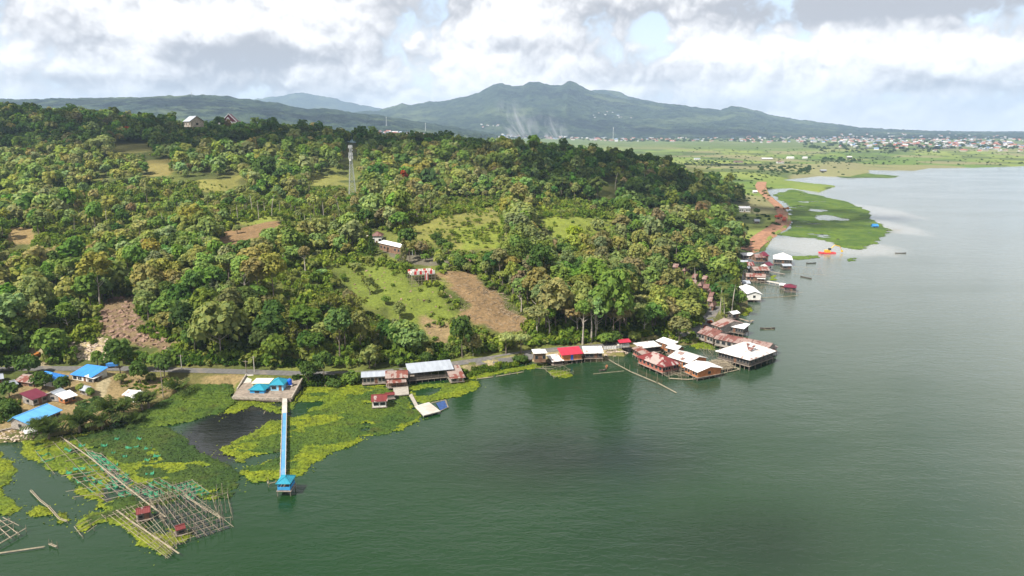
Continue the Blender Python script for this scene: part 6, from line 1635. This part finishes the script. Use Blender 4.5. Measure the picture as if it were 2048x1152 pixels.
# huts on the pens
house('red-roofed guard hut beside the long boardwalk on the pens', (272, 1030), (301, 1024), 2.9, 3.0, 'gable', .8, 'redtin', 'w_dark', .7, 'hut', 'guard_hut', 'guard huts on the fish pens', .25, stilts=True, win=1, sidewin=0)
house('smaller red-roofed guard hut near the outer edge of the pens', (352, 1062), (372, 1056), 2.4, 2.2, 'gable', .6, 'redtin', 'w_dark', .7, 'hut', 'guard_hut', 'guard huts on the fish pens', .2, stilts=True, win=1, door=False, sidewin=0)
# torn nets hung on stakes among the water plants
NETS = [(210, 893, 12), (235, 880, 9), (265, 897, 24), (280, 880, 12), (298, 899, 14), (316, 914, 14), (250, 915, 8), (296, 922, 10), (228, 908, 7), (138, 902, 20), (160, 940, 22), (140, 948, 12), (232, 932, 7), (165, 893, 12), (300, 950, 14), (256, 952, 8)]
for i, (u_, v_, w_) in enumerate(NETS):
    r = random.Random(i + 40); g = P(u_, v_, 0); o = thing('hanging_net', 'torn %s green net draped on stakes %s' % (('small', 'wide', 'narrow')[0 if w_ < 11 else (1 if w_ > 17 else 2)], 'among the dark water plants' if u_ > 200 else 'left of the boardwalk'), 'net', (g[0], g[1], 0), r.uniform(-.5, .5), 'torn green nets among the water plants')
    W_ = w_ * .15; mb = MB(); vs = []; n_ = 6
    for m_ in range(n_ + 1):
        f = m_ / n_; z = 1.0 - .5 * math.sin(f * math.pi) + r.uniform(-.15, .15)
        vs += [((f - .5) * W_, r.uniform(-.15, .15), z), ((f - .5) * W_ * .95, -.5 + r.uniform(-.3, .2), .35), ((f - .5) * W_ * .8, -1.0 + r.uniform(-.3, .3), .3 + r.uniform(0, .25))]
    mb.add(vs, [f_ for m_ in range(n_) for f_ in ((3 * m_, 3 * m_ + 1, 3 * m_ + 4, 3 * m_ + 3), (3 * m_ + 1, 3 * m_ + 2, 3 * m_ + 5, 3 * m_ + 4))]); mb.build('net', M['net'], o)
    for s_ in (-.5, .5):
        mb = MB(); mb.tube((s_ * W_, 0, -1), (s_ * W_ + r.uniform(-.1, .1), 0, 1.3 + r.uniform(0, .5)), .05, .04, 5); mb.build('stake', M['bambood'], o)
mb = MB(); q = [P(u_, v_, .28) for u_, v_ in ((872, 806), (889, 801), (895, 814), (881, 821))]
o = thing('net_pool', 'dark blue net pool beside the square jetty', 'net', (q[0][0], q[0][1], 0)); mb.slab([rel(o, p) for p in q], .1); mb.build('net', M['netb'], o)

# ------------------------------------------------------------------ boats, vehicles, people
def boat(u_, v_, L, label, rz, mat='w_dark', outr=False, person=False):
    g = P(u_, v_, 0); o = thing('boat', label, 'boat', (g[0], g[1], .05), rz); mb = MB(); n = 9; vs = []
    for i in range(n):
        f = i / (n - 1) * 2 - 1; w_ = .42 * (1 - abs(f) ** 2.6) + .03; zt = .45 + .3 * f * f
        vs += [(f * L / 2, -w_, zt), (f * L / 2, -w_ * .6, -.05), (f * L / 2, w_ * .6, -.05), (f * L / 2, w_, zt), (f * L / 2, w_ * .8, zt - .02), (f * L / 2, w_ * .5, .08), (f * L / 2, -w_ * .5, .08), (f * L / 2, -w_ * .8, zt - .02)]
    mb.add(vs, [(8 * i + k, 8 * i + (k + 1) % 8, 8 * i + 8 + (k + 1) % 8, 8 * i + 8 + k) for i in range(n - 1) for k in range(8)]); mb.build('hull', M[mat], o)
    for f in (-.25, .2):
        mb = MB(); mb.box(f * L - .15, -.4, .3, f * L + .15, .4, .36); mb.build('thwart', M['timber'], o)
    if outr:
        for s_ in (-1, 1):
            mb = MB(); mb.tube((-L * .35, s_ * 1.6, .1), (L * .35, s_ * 1.6, .1), .07, .06, 5)
            for f in (-.22, .22): mb.tube((f * L, 0, .5), (f * L, s_ * 1.6, .12), .05, .05, 5)
            mb.build('outrigger', M['bamboo'], o)
    return o
boat(1612, 556, 8.0, 'dark narrow canoe off the maroon-roofed jetty hut', -1.0)
boat(1535, 658, 7.0, 'outrigger canoe off the white-roofed restaurant wing', .05, outr=True)
boat(1801, 507, 8.0, 'distant canoe on the open lake', .0)
boat(1568, 458 + 75, 5.5, 'small dark boat moored under the white hipped roof', .2)
boat(1622, 527, 7.0, 'dark boat beside stakes right of the grey floating hut', .1)
boat(1213, 735, 2.6, 'small orange canoe below the row of rusty sheds', 1.4, 'w_orange')
boat(1205, 742, 3.0, 'low dark canoe near the pale rope on the water', .3)
# the excavator barge
g = P(1655, 507, 0); o = thing('excavator_barge', 'yellow excavator on a red pontoon working in the silver shallows', 'excavator', (g[0], g[1], 0), .15)
mb = MB(); mb.box(-5.5, -2, -.2, 5.5, 2, .9); mb.box(-6, -2.2, .2, -4.6, 2.2, 1.2); mb.build('pontoon', m_plain('red_hull', (.62, .05, .06), .6, .15), o)
YM = m_plain('yellow_machine', (.72, .42, .03), .5, .15)
mb = MB(); mb.box(-1.8, -1.5, .9, 2.0, 1.5, 1.5); mb.box(-2.0, -1.4, 1.5, 1.2, 1.4, 2.7); mb.build('body', YM, o)
mb = MB(); mb.box(.2, -1.35, 2.7, 1.8, .1, 4.1); mb.build('cab', M['glass'], o)
mb = MB(); mb.tube((1.2, .5, 2.4), (5.5, .5, 6.0), .35, .3, 6); mb.tube((5.5, .5, 6.0), (9.5, .5, 5.0), .3, .25, 6); mb.build('boom', YM, o)
mb = MB(); mb.tube((9.5, .5, 5.0), (11.5, .5, 1.8), .25, .2, 6); mb.box(11.0, 0, .8, 12.2, 1.0, 2.0); mb.build('dipper', YM, o)


def truck(u_, v_, label, body, rz, s_=1.0, name='truck', cat='truck', dig=False):
    g = G(u_, v_); o = thing(name, label, cat, (g[0], g[1], float(hz(g[0], g[1])) + .3), rz); o.scale = (s_,) * 3
    mb = MB(); mb.box(-2.6, -1, .75, 1.0, 1, 1.9); mb.box(-2.6, -1.05, .6, 2.6, 1.05, .75); mb.build('bed', body, o)
    mb = MB(); mb.add([(1.1, -1, .75), (2.6, -1, .75), (2.6, 1, .75), (1.1, 1, .75), (1.1, -1, 2.4), (2.1, -1, 2.4), (2.1, 1, 2.4), (1.1, 1, 2.4), (2.6, -1, 1.5), (2.6, 1, 1.5)], [(0, 3, 2, 1), (4, 5, 6, 7), (0, 1, 8, 5, 4), (2, 3, 7, 6, 9), (1, 2, 9, 8), (8, 9, 6, 5), (3, 0, 4, 7)]); mb.build('cab', body, o)
    mb = MB(); mb.add([(2.58, -.85, 1.58), (2.58, .85, 1.58), (2.16, .85, 2.3), (2.16, -.85, 2.3)], [(0, 1, 2, 3)]); w_ = mb.build('windscreen', M['glass'], o); w_.location = (.03, 0, .01)
    for xx in (-1.7, 1.8):
        for yy in (-.95, .95): mb = MB(); mb.tube((xx, yy - .14, .42), (xx, yy + .14, .42), .42, .42, 10); mb.build('wheel', M['w_dark'], o)
    return o
OM = m_plain('orange_machine', (.42, .17, .04), .5, .2); RM_ = m_plain('red_machine', (.5, .09, .05), .6, .2)
truck(73, 716, 'orange truck parked on the pale village track', OM, 1.4, .65)
truck(1557, 437, 'red-brown dump truck on the dirt road bend, left of its pair', RM_, .5, 1.5)
truck(1568, 443, 'red-brown dump truck on the dirt road bend, right of its pair', RM_, 1.2, 1.5)
truck(1572, 420, 'orange digger truck at the marsh edge of the dirt road', OM, .2, 1.2)
truck(226, 736, 'small blue pickup on the asphalt road behind the round tree', m_plain('blue_paint', (.05, .2, .5), .4, .1), .1, .8, 'pickup', 'pickup')
boat(58, 872, 5.5, 'white hull drawn up beside the white tin shelter', .7, 'w_white')
# retaining wall and rubble at the left edge
a_, b_ = P(-30, 868, 1.6), P(44, 851, 1.6); wl = thing('quay_wall', 'dark stone quay wall at the left edge of the village', 'wall', (a_[0], a_[1], 0), math.atan2(b_[1] - a_[1], b_[0] - a_[0])); L_ = math.hypot(*(b_ - a_)[:2])
mb = MB(); mb.box(0, -.3, -.6, L_, .3, 1.7); mb.build('wall', M['stone'], wl)
for k in range(8):
    mb = MB(); xx = L_ * (k + .5) / 8; mb.box(xx - .09, -.5, -.3, xx + .09, -.304, 2.1); mb.build('post', M['palecon'], wl)

# ------------------------------------------------------------------ trees one can point at
r = np.random.default_rng(77)
def htree(u_, v_, rpx, label, col, kind='round', th=None, zs=1.0, name='tree', pale=False):
    """u, v: foot of the trunk in the photo; rpx: crown radius in photo pixels"""
    g = G(u_, v_); d_ = g[1] / cp / FPX; rd = rpx * d_ * 1.04; th = rd * .45 if th is None else th * d_
    return place_tree(name, label, 'tree', g[0], g[1], float(hz(g[0], g[1])), rd, th, kind, int(r.integers(3)), np.array(GREENS[col]) * r.uniform(.9, 1.15), r.uniform(0, 6.28), None, pale, zs)
htree(105, 716, 33, 'broad fresh green tree beside the pale village track', 'fresh green', 'round', 8, 1.15)
htree(196, 733, 15, 'small round tree right beside the road above the blue roofs', 'fresh green')
htree(240, 752, 23, 'tall dark tree by the road, right of the small round one', 'deep green', 'tall', 10, 1.35)
htree(247, 728, 19, 'upper dark tree against the rock cut', 'deep green', 'round', 12)
htree(280, 768, 18, 'dark egg-shaped tree between road and patched shack', 'deep green', 'tall', 4, 1.2)
htree(330, 757, 22, 'deep green tree with visible trunk at the road edge', 'deep green', 'round', 14)
htree(312, 742, 17, 'lighter green tree right behind the deep green road tree', 'fresh green', 'round', 10)
htree(58, 752, 22, 'dark round tree above the rusty red village roof', 'deep green', 'round', 6)
htree(20, 742, 19, 'dark bushy tree at the foot of the grey concrete pole', 'deep green', 'round', 3)
htree(18, 718, 22, 'spreading dark tree behind the grey concrete pole', 'deep green', 'flat', 18)
htree(42, 700, 24, 'dark tree left of the pale village track', 'deep green', 'round', 8)
htree(86, 780, 19, 'dark tree between the hipped blue roof and the maroon roof', 'deep green', 'round', 6)
htree(126, 785, 18, 'dark low tree in front of the hipped blue roof', 'deep green', 'round', 3)
htree(162, 788, 11, 'light green bushy tree beside the small grey hut', 'yellowish green', 'round', 4)
htree(182, 795, 10, 'small light tree in front of the small grey hut', 'fresh green', 'round', 3)
htree(20, 798, 20, 'dark tree at the left edge above the maroon roof', 'deep green', 'round', 6)
htree(16, 832, 18, 'dark bushes left of the long pale blue roof', 'deep green', 'round', 2)
htree(242, 767, 12, 'thin light tree beside the path below the road', 'olive green', 'round', 4)
htree(303, 765, 10, 'small olive tree on the bare bank below the road', 'olive green', 'round', 3)
htree(618, 772, 17, 'bushy dark tree hiding the road right of the terrace', 'deep green', 'round', 12, 1.3)
htree(648, 760, 22, 'feathery dark tree over the road left of the grey stilt house', 'deep green', 'round', 18, 1.3)
htree(668, 776, 13, 'dark shrub tree at the water plants below the road', 'deep green', 'round', 2)
htree(703, 768, 19, 'round bush tree against the grey-roofed stilt house', 'fresh green', 'round', 2)
htree(740, 738, 20, 'olive feathery tree above the grey-roofed stilt house', 'olive green', 'round', 10, 1.3)
htree(799, 734, 10, 'small round green tree at the road behind the rusty roof', 'fresh green', 'round', 2)
htree(853, 728, 13, 'dark bush tree above the long open shed', 'deep green', 'round', 2)
htree(925, 716, 18, 'dark upright tree standing alone below the cleared slope', 'deep green', 'tall', 22, 1.75)
htree(1012, 708, 19, 'thin-crowned olive tree beside the road, left of a pair', 'grey-green', 'flat', 24)
htree(1042, 708, 18, 'thin-crowned olive tree beside the road, right of a pair', 'grey-green', 'flat', 22)
htree(1040, 727, 14, 'dark bush on the bank by the road bend', 'deep green', 'flat', 4)
htree(1268, 690, 13, 'round yellowish tree behind the vivid red kiosk', 'yellowish green', 'round', 4)
htree(1232, 688, 14, 'dark bush left of the vivid red kiosk', 'deep green', 'round', 3)
htree(1212, 690, 14, 'bright bush on the road bank left of the kiosk', 'fresh green', 'round', 2)
htree(1358, 684, 19, 'brownish round tree at the water between the restaurants', 'brownish', 'round', 16, 1.15)
htree(1226, 686, 42, 'huge bright green tree in the middle of the roadside forest', 'fresh green', 'tall', 42, 1.25)
htree(1165, 690, 17, 'tall bare-trunked tree at the roadside, left of its pair', 'fresh green', 'round', 62, 1.2, pale=True)
htree(1182, 686, 15, 'tall bare-trunked tree at the roadside, right of its pair', 'olive green', 'round', 64, 1.2, pale=True)
htree(1130, 655, 19, 'dry brownish crown high above the roadside forest', 'brownish', 'round', 30)
htree(815, 497, 19, 'dense dark round tree right of the white-roofed hill house', 'deep green', 'round', 3, 1.3)
htree(808, 530, 10, 'brownish cone-shaped tree beside the hill parking area', 'brownish', 'cone', 6, 1.5)
htree(743, 515, 8, 'dark slim conifer in front of the brown tiled roof', 'deep green', 'cone', 2, 2.2)
htree(851, 524, 9, 'small round tree on the bank of the hill parking area', 'fresh green')
htree(897, 507, 12, 'round tree on the far side of the hill parking area', 'fresh green')
htree(884, 500, 12, 'taller tree behind the hill parking area', 'deep green', 'round')
htree(873, 490, 12, 'deep green tree above the hill parking area', 'deep green')
htree(920, 540, 15, 'dark tree at the upper left corner of the cleared slope', 'deep green', 'round', 3)
htree(936, 548, 12, 'olive tree at the upper edge of the cleared slope', 'olive green', 'round', 3)
htree(740, 590, 11, 'lone small tree on the grassy slope with a dark trunk', 'olive green', 'tall', 10, 1.2)
htree(800, 640, 14, 'feathery tree at the foot of the grassy slope', 'olive green', 'round', 8, 1.2)
htree(712, 540, 11, 'spreading shrub on the upper grassy slope', 'grey-green', 'flat', 3)
htree(772, 610, 9, 'small bushy tree halfway down the grassy slope', 'fresh green')
htree(420, 312, 17, 'bright lime-green dome tree at the edge of the dark ridge', 'lime green', 'round', 4)
htree(476, 310, 13, 'lime-green rounded tree right of the brightest one', 'yellowish green', 'round', 4)
htree(532, 375, 30, 'very dense dark tree above the pale field', 'deep green', 'round', 5, 1.1)
htree(475, 468, 8, 'lone small tree standing on the brown field', 'olive green')
htree(205, 315, 26, 'large pale feathery tree below the dark ridge', 'grey-green', 'round', 4)
htree(1042, 462, 30, 'big olive bamboo-like tree between the two pastures', 'olive green', 'round', 4)
htree(1122, 438, 10, 'lone spreading tree on the green meadow', 'olive green', 'flat', 8)
htree(1195, 462, 15, 'grey-green feathery tree at the lower meadow edge', 'grey-green', 'round', 3)
htree(1148, 480, 17, 'lime-green tree just below the meadow', 'lime green', 'round', 3)
htree(1130, 640, 22, 'brown-olive crown left of the huge bright tree', 'brownish', 'round', 30)
htree(1412, 660, 6, 'small red flowering shrub beside the end of the road', 'red-flowered', 'round', 1)
htree(1420, 651, 5, 'smaller red flowering shrub above the road end', 'red-flowered', 'round', 1)
htree(1468, 478, 14, 'dark tree at the foot of the hill near the dirt road', 'deep green', 'round', 6)
htree(1485, 500, 13, 'dark tree behind the long low white roof', 'deep green', 'round', 4)
htree(1482, 548, 12, 'dark tree left of the patched lakeside roofs', 'deep green', 'round', 4)
htree(1478, 612, 17, 'leafy tree overhanging the water by the big white roof', 'fresh green', 'round', 4)
htree(1455, 622, 16, 'palm-like olive tree above the tiny white hut', 'olive green', 'round', 4)
htree(1462, 424, 8, 'dark round tree beside the pink house on the plain', 'deep green')
htree(1513, 430, 7, 'dark round tree right of the white two-winged house', 'deep green')
# flowering shrub by the kiosk
o = htree(1241, 681, 6, 'purple flowering shrub beside the vivid red kiosk', 'red-flowered', 'round', 5); [setattr(c, 'color', (.30, .05, .22, 1)) for c in o.children if c.name.startswith('crown')]

# palms
palm_m = {}
def palm_thing(u_, v_, var, label, src='coco', s_=1.0, col=(.10, .13, .028), group=None, z=None, h_px=None):
    key = (src, var)
    if key not in palm_m:
        Vp, tk = {'coco': PALM, 'big': PALM_BIG, 'ban': BAN}[src][var]; o = tk.build('trunk', M['palebark' if src == 'coco' else 'bark']); palm_m[key] = (mesh_np('fronds', Vp, qF(Vp), [M['leaf_obj']]), o.data); bpy.data.objects.remove(o)
    g = G(u_, v_); nm = {'coco': 'coconut_palm', 'big': 'sago_palm', 'ban': 'banana_plant'}[src]
    o = thing(nm, label, {'coco': 'palm', 'big': 'palm', 'ban': 'banana plant'}[src], (g[0], g[1], float(hz(g[0], g[1]))), r.uniform(0, 6.28), group); o.scale = (s_,) * 3
    link('trunk', palm_m[key][1], o); f_ = link('fronds', palm_m[key][0], o); f_.color = (*(np.array(col) * r.uniform(.8, 1.2)), 1); return o
BP = 'big dark palms by the village shore'
for i, (u_, v_, s_, lab) in enumerate([(228, 846, 1.15, 'biggest dark palm right of the village yard'), (250, 838, .85, 'dark palm just behind the biggest one'), (205, 862, .7, 'low dark palm below the biggest one'), (160, 866, .95, 'dark palm between the yard and the boardwalk'), (98, 882, .95, 'dark palm in front of the long pale blue roof'),
                              (84, 876, .75, 'dark palm beside the white tin shelter'), (358, 790, .95, 'dark palm standing on the marsh edge below the road'), (298, 818, .8, 'dark palm in front of the patched shack'), (285, 822, .7, 'smaller dark palm left of the shack palm'), (140, 852, .55, 'small palm at the lower corner of the yard'), (268, 850, .7, 'low palm at the right end of the palm group')]):
    palm_thing(u_, v_, i % 3, lab, 'big', s_ * 1.25, (.085, .12, .036), BP)
CP_ = 'coconut palms on the hillside'
lst = [(462, 440), (476, 442), (505, 430), (518, 440), (530, 430), (458, 428), (490, 425), (544, 436), (560, 430), (640, 470), (655, 490), (625, 480), (690, 482), (668, 465), (712, 500), (700, 470), (736, 455), (648, 440), (735, 400), (742, 412), (720, 420), (630, 500), (613, 470), (680, 440), (590, 420), (860, 400), (905, 392), (800, 430), (1245, 360), (1260, 372), (1290, 370), (1230, 380), (1310, 390), (1448, 636), (1440, 628), (1462, 640), (205, 440), (150, 470), (330, 470), (215, 460), (250, 400), (120, 420), (1180, 400), (1120, 400), (980, 380), (1340, 400), (1250, 560), (1390, 600)]
for i, (u_, v_) in enumerate(lst):
    g = G(u_, v_); palm_thing(u_, v_, i % 4, ('slender' if i % 2 else 'leaning') + ' coconut palm ' + where(g[0], g[1]), 'coco', .95 + .1 * (i % 3), (.135, .15, .045), CP_)
k = 0
for (u0, u1, v0, v1, n) in ((850, 1000, 455, 490, 34), (640, 700, 505, 530, 8), (1090, 1190, 408, 424, 16), (880, 960, 440, 455, 10), (450, 570, 436, 446, 12)):
    for i in range(n):
        u_, v_ = r.uniform(u0, u1), r.uniform(v0, v1); g = G(u_, v_); palm_thing(u_, v_, k % 2, 'ragged banana plant ' + where(g[0], g[1]), 'ban', r.uniform(.7, 1.15), (.15, .19, .035), 'banana plants in the hill gardens'); k += 1

# rocks and cut branches on the bare slopes, shrubs on the banks: nobody would count these
def rubble(name, label, px, n, smin, smax, mat, seed, logs=False):
    r = np.random.default_rng(seed); us = [p[0] for p in px]; vs_ = [p[1] for p in px]; mb = MB(); k = 0
    while k < n:
        u_, v_ = r.uniform(min(us), max(us)), r.uniform(min(vs_), max(vs_))
        if not inpoly(np.array([u_]), np.array([v_]), px)[0]: continue
        k += 1; g = G(u_, v_); z = float(hz(g[0], g[1])); s_ = r.uniform(smin, smax)
        if logs:
            t_ = r.uniform(0, 3.14); d_ = np.array([math.cos(t_), math.sin(t_), r.uniform(-.15, .25)]) * s_; mb.tube(np.array([g[0], g[1], z + .15]) - d_, np.array([g[0], g[1], z + .2]) + d_, .06 + s_ * .035, .05, 4)
        else:
            q = r.normal(size=(8, 3)) * .18; c8 = np.array([(-1, -1, -.6), (1, -1, -.6), (1, 1, -.6), (-1, 1, -.6), (-.7, -.7, .6), (.7, -.7, .6), (.7, .7, .6), (-.7, .7, .6)]) * .55 + q; mb.add(c8 * s_ * np.array([1, r.uniform(.6, 1.2), r.uniform(.5, .9)]) + np.array([g[0], g[1], z]), [(0, 3, 2, 1), (4, 5, 6, 7), (0, 1, 5, 4), (1, 2, 6, 5), (2, 3, 7, 6), (3, 0, 4, 7)])
    tag(mb.build(name, mat), label, kind='stuff')
M['cutwood'] = m_plain('cut_branches', (.33, .26, .18), .95, .4)
M['rockp'] = m_plain('pale_rock', (.46, .37, .29), .95, .35)
M['rockb'] = m_plain('brown_rock', (.26, .17, .125), .95, .4)
rubble('cut_branches', 'cut branches and dry brush lying on the cleared slope', AREAS[0][0], 300, .4, 1.6, M['cutwood'], 1, True)
rubble('brush', 'dead brush along the cleared edges of the slope', [(985, 560), (1062, 650), (1058, 662), (1010, 640), (960, 575)], 110, .6, 2.4, M['cutwood'], 2, True)
rubble('boulders', 'pale rocks on the quarry floor and slope', AREAS[14][0], 150, .4, 1.3, M['rockp'], 3)
rubble('boulders', 'brown boulders in the rock cut', AREAS[13][0], 260, .5, 2.0, M['rockb'], 4)
rubble('boulders', 'grey stones scattered over the grassy slope', AREAS[1][0], 60, .4, 1.1, M['rockb'], 5)
rubble('boulders', 'riprap stones along the roadside shore', [(1205, 712), (1260, 700), (1275, 703), (1230, 714), (1130, 722), (1100, 728), (1098, 722)], 110, .4, 1.0, M['rockp'], 6)
rubble('boulders', 'stones and rubbish on the muddy village shore', [(0, 862), (60, 850), (80, 868), (60, 884), (0, 886)], 90, .3, .9, M['rockp'], 7)


def bank(label, px, n, rmin, rmax, cols, seed):
    r = np.random.default_rng(seed); us = [p[0] for p in px]; vs_ = [p[1] for p in px]; VT, CT = [], []; k = 0
    while k < n:
        u_, v_ = r.uniform(min(us), max(us)), r.uniform(min(vs_), max(vs_))
        if not inpoly(np.array([u_]), np.array([v_]), px)[0]: continue
        k += 1; g = G(u_, v_); rd = r.uniform(rmin, rmax); Vc = CR_BUSH[r.integers(5)]; VT.append(Vc * rd * np.array([1, 1, r.uniform(.7, 1.3)]) + g); CT.append(np.repeat((np.array(cols[r.integers(len(cols))]) * r.uniform(.8, 1.2))[None], len(Vc) // 4, 0))
    V = np.concatenate(VT); tag(link('shrubbery', mesh_np('shrubbery', V, qF(V), [M['leaf_att']], fcol=np.concatenate(CT))), label, kind='stuff')
LG = [(.11, .17, .02), (.16, .21, .025), (.08, .13, .02)]
bank('bright shrubs on the bank between road and lake', [(918, 748), (962, 738), (1050, 722), (1056, 728), (1000, 742), (930, 758)], 130, .6, 1.5, LG, 1)
bank('dense green shrubs along the road foot of the dark slope', [(330, 730), (480, 732), (610, 738), (610, 728), (480, 712), (360, 716)], 260, .8, 2.0, [(.05, .10, .016), (.08, .14, .02)], 2)
bank('weeds around the village houses', [(0, 800), (40, 805), (40, 840), (25, 850), (0, 850)], 60, .6, 1.6, [(.05, .09, .018), (.08, .12, .02)], 3)
bank('grey-green garden plot right of the village yard', [(152, 808), (195, 795), (205, 815), (180, 835), (150, 825)], 140, .4, 1.0, [(.10, .17, .06), (.13, .19, .06)], 4)
bank('low scrub on the bare bank below the road', [(240, 750), (340, 762), (330, 795), (280, 785), (240, 775)], 60, .4, 1.1, LG, 5)
bank('dark scrub between the palms at the village shore', [(130, 850), (200, 835), (290, 845), (230, 868), (140, 872)], 40, .4, .9, [(.04, .07, .016), (.07, .1, .02)], 6)
bank('bright bushes on the left of the rock cut', [(120, 640), (200, 630), (200, 660), (190, 690), (130, 690)], 110, .8, 2.2, [(.13, .19, .022), (.17, .2, .03)], 7)
bank('bushes on the right of the rock cut', [(255, 660), (340, 640), (340, 690), (290, 670)], 60, .8, 2.0, [(.10, .16, .02), (.14, .2, .025)], 8)
bank('shrubs on the roadside bank right of the cleared slope', [(1055, 640), (1120, 640), (1180, 668), (1180, 684), (1075, 690)], 260, .8, 2.4, LG, 9)
bank('tangled shrubs under the tall roadside trees', [(1085, 640), (1200, 640), (1260, 655), (1262, 680), (1190, 686), (1100, 690)], 420, 1.0, 3.0, LG + [(.06, .11, .018)], 13)
bank('shrubs at the foot of the forest behind the restaurants', [(1265, 650), (1395, 625), (1405, 645), (1370, 664), (1270, 676)], 260, .9, 2.6, LG + [(.06, .11, .018)], 14)
bank('dark shrubs on the slope above the long open shed', [(730, 700), (900, 690), (905, 718), (860, 726), (730, 728)], 220, .7, 2.0, [(.06, .11, .018), (.10, .16, .02), (.05, .09, .016)], 10)
bank('shrubs below the road left of the stilt houses', [(585, 760), (720, 755), (718, 768), (600, 776)], 110, .7, 1.8, [(.05, .09, .016), (.08, .13, .02)], 11)
bank('hedges of shrubs at the foot of the hill by the restaurants', [(1270, 684), (1380, 664), (1395, 676), (1380, 688), (1280, 694)], 70, .6, 1.6, LG, 12)
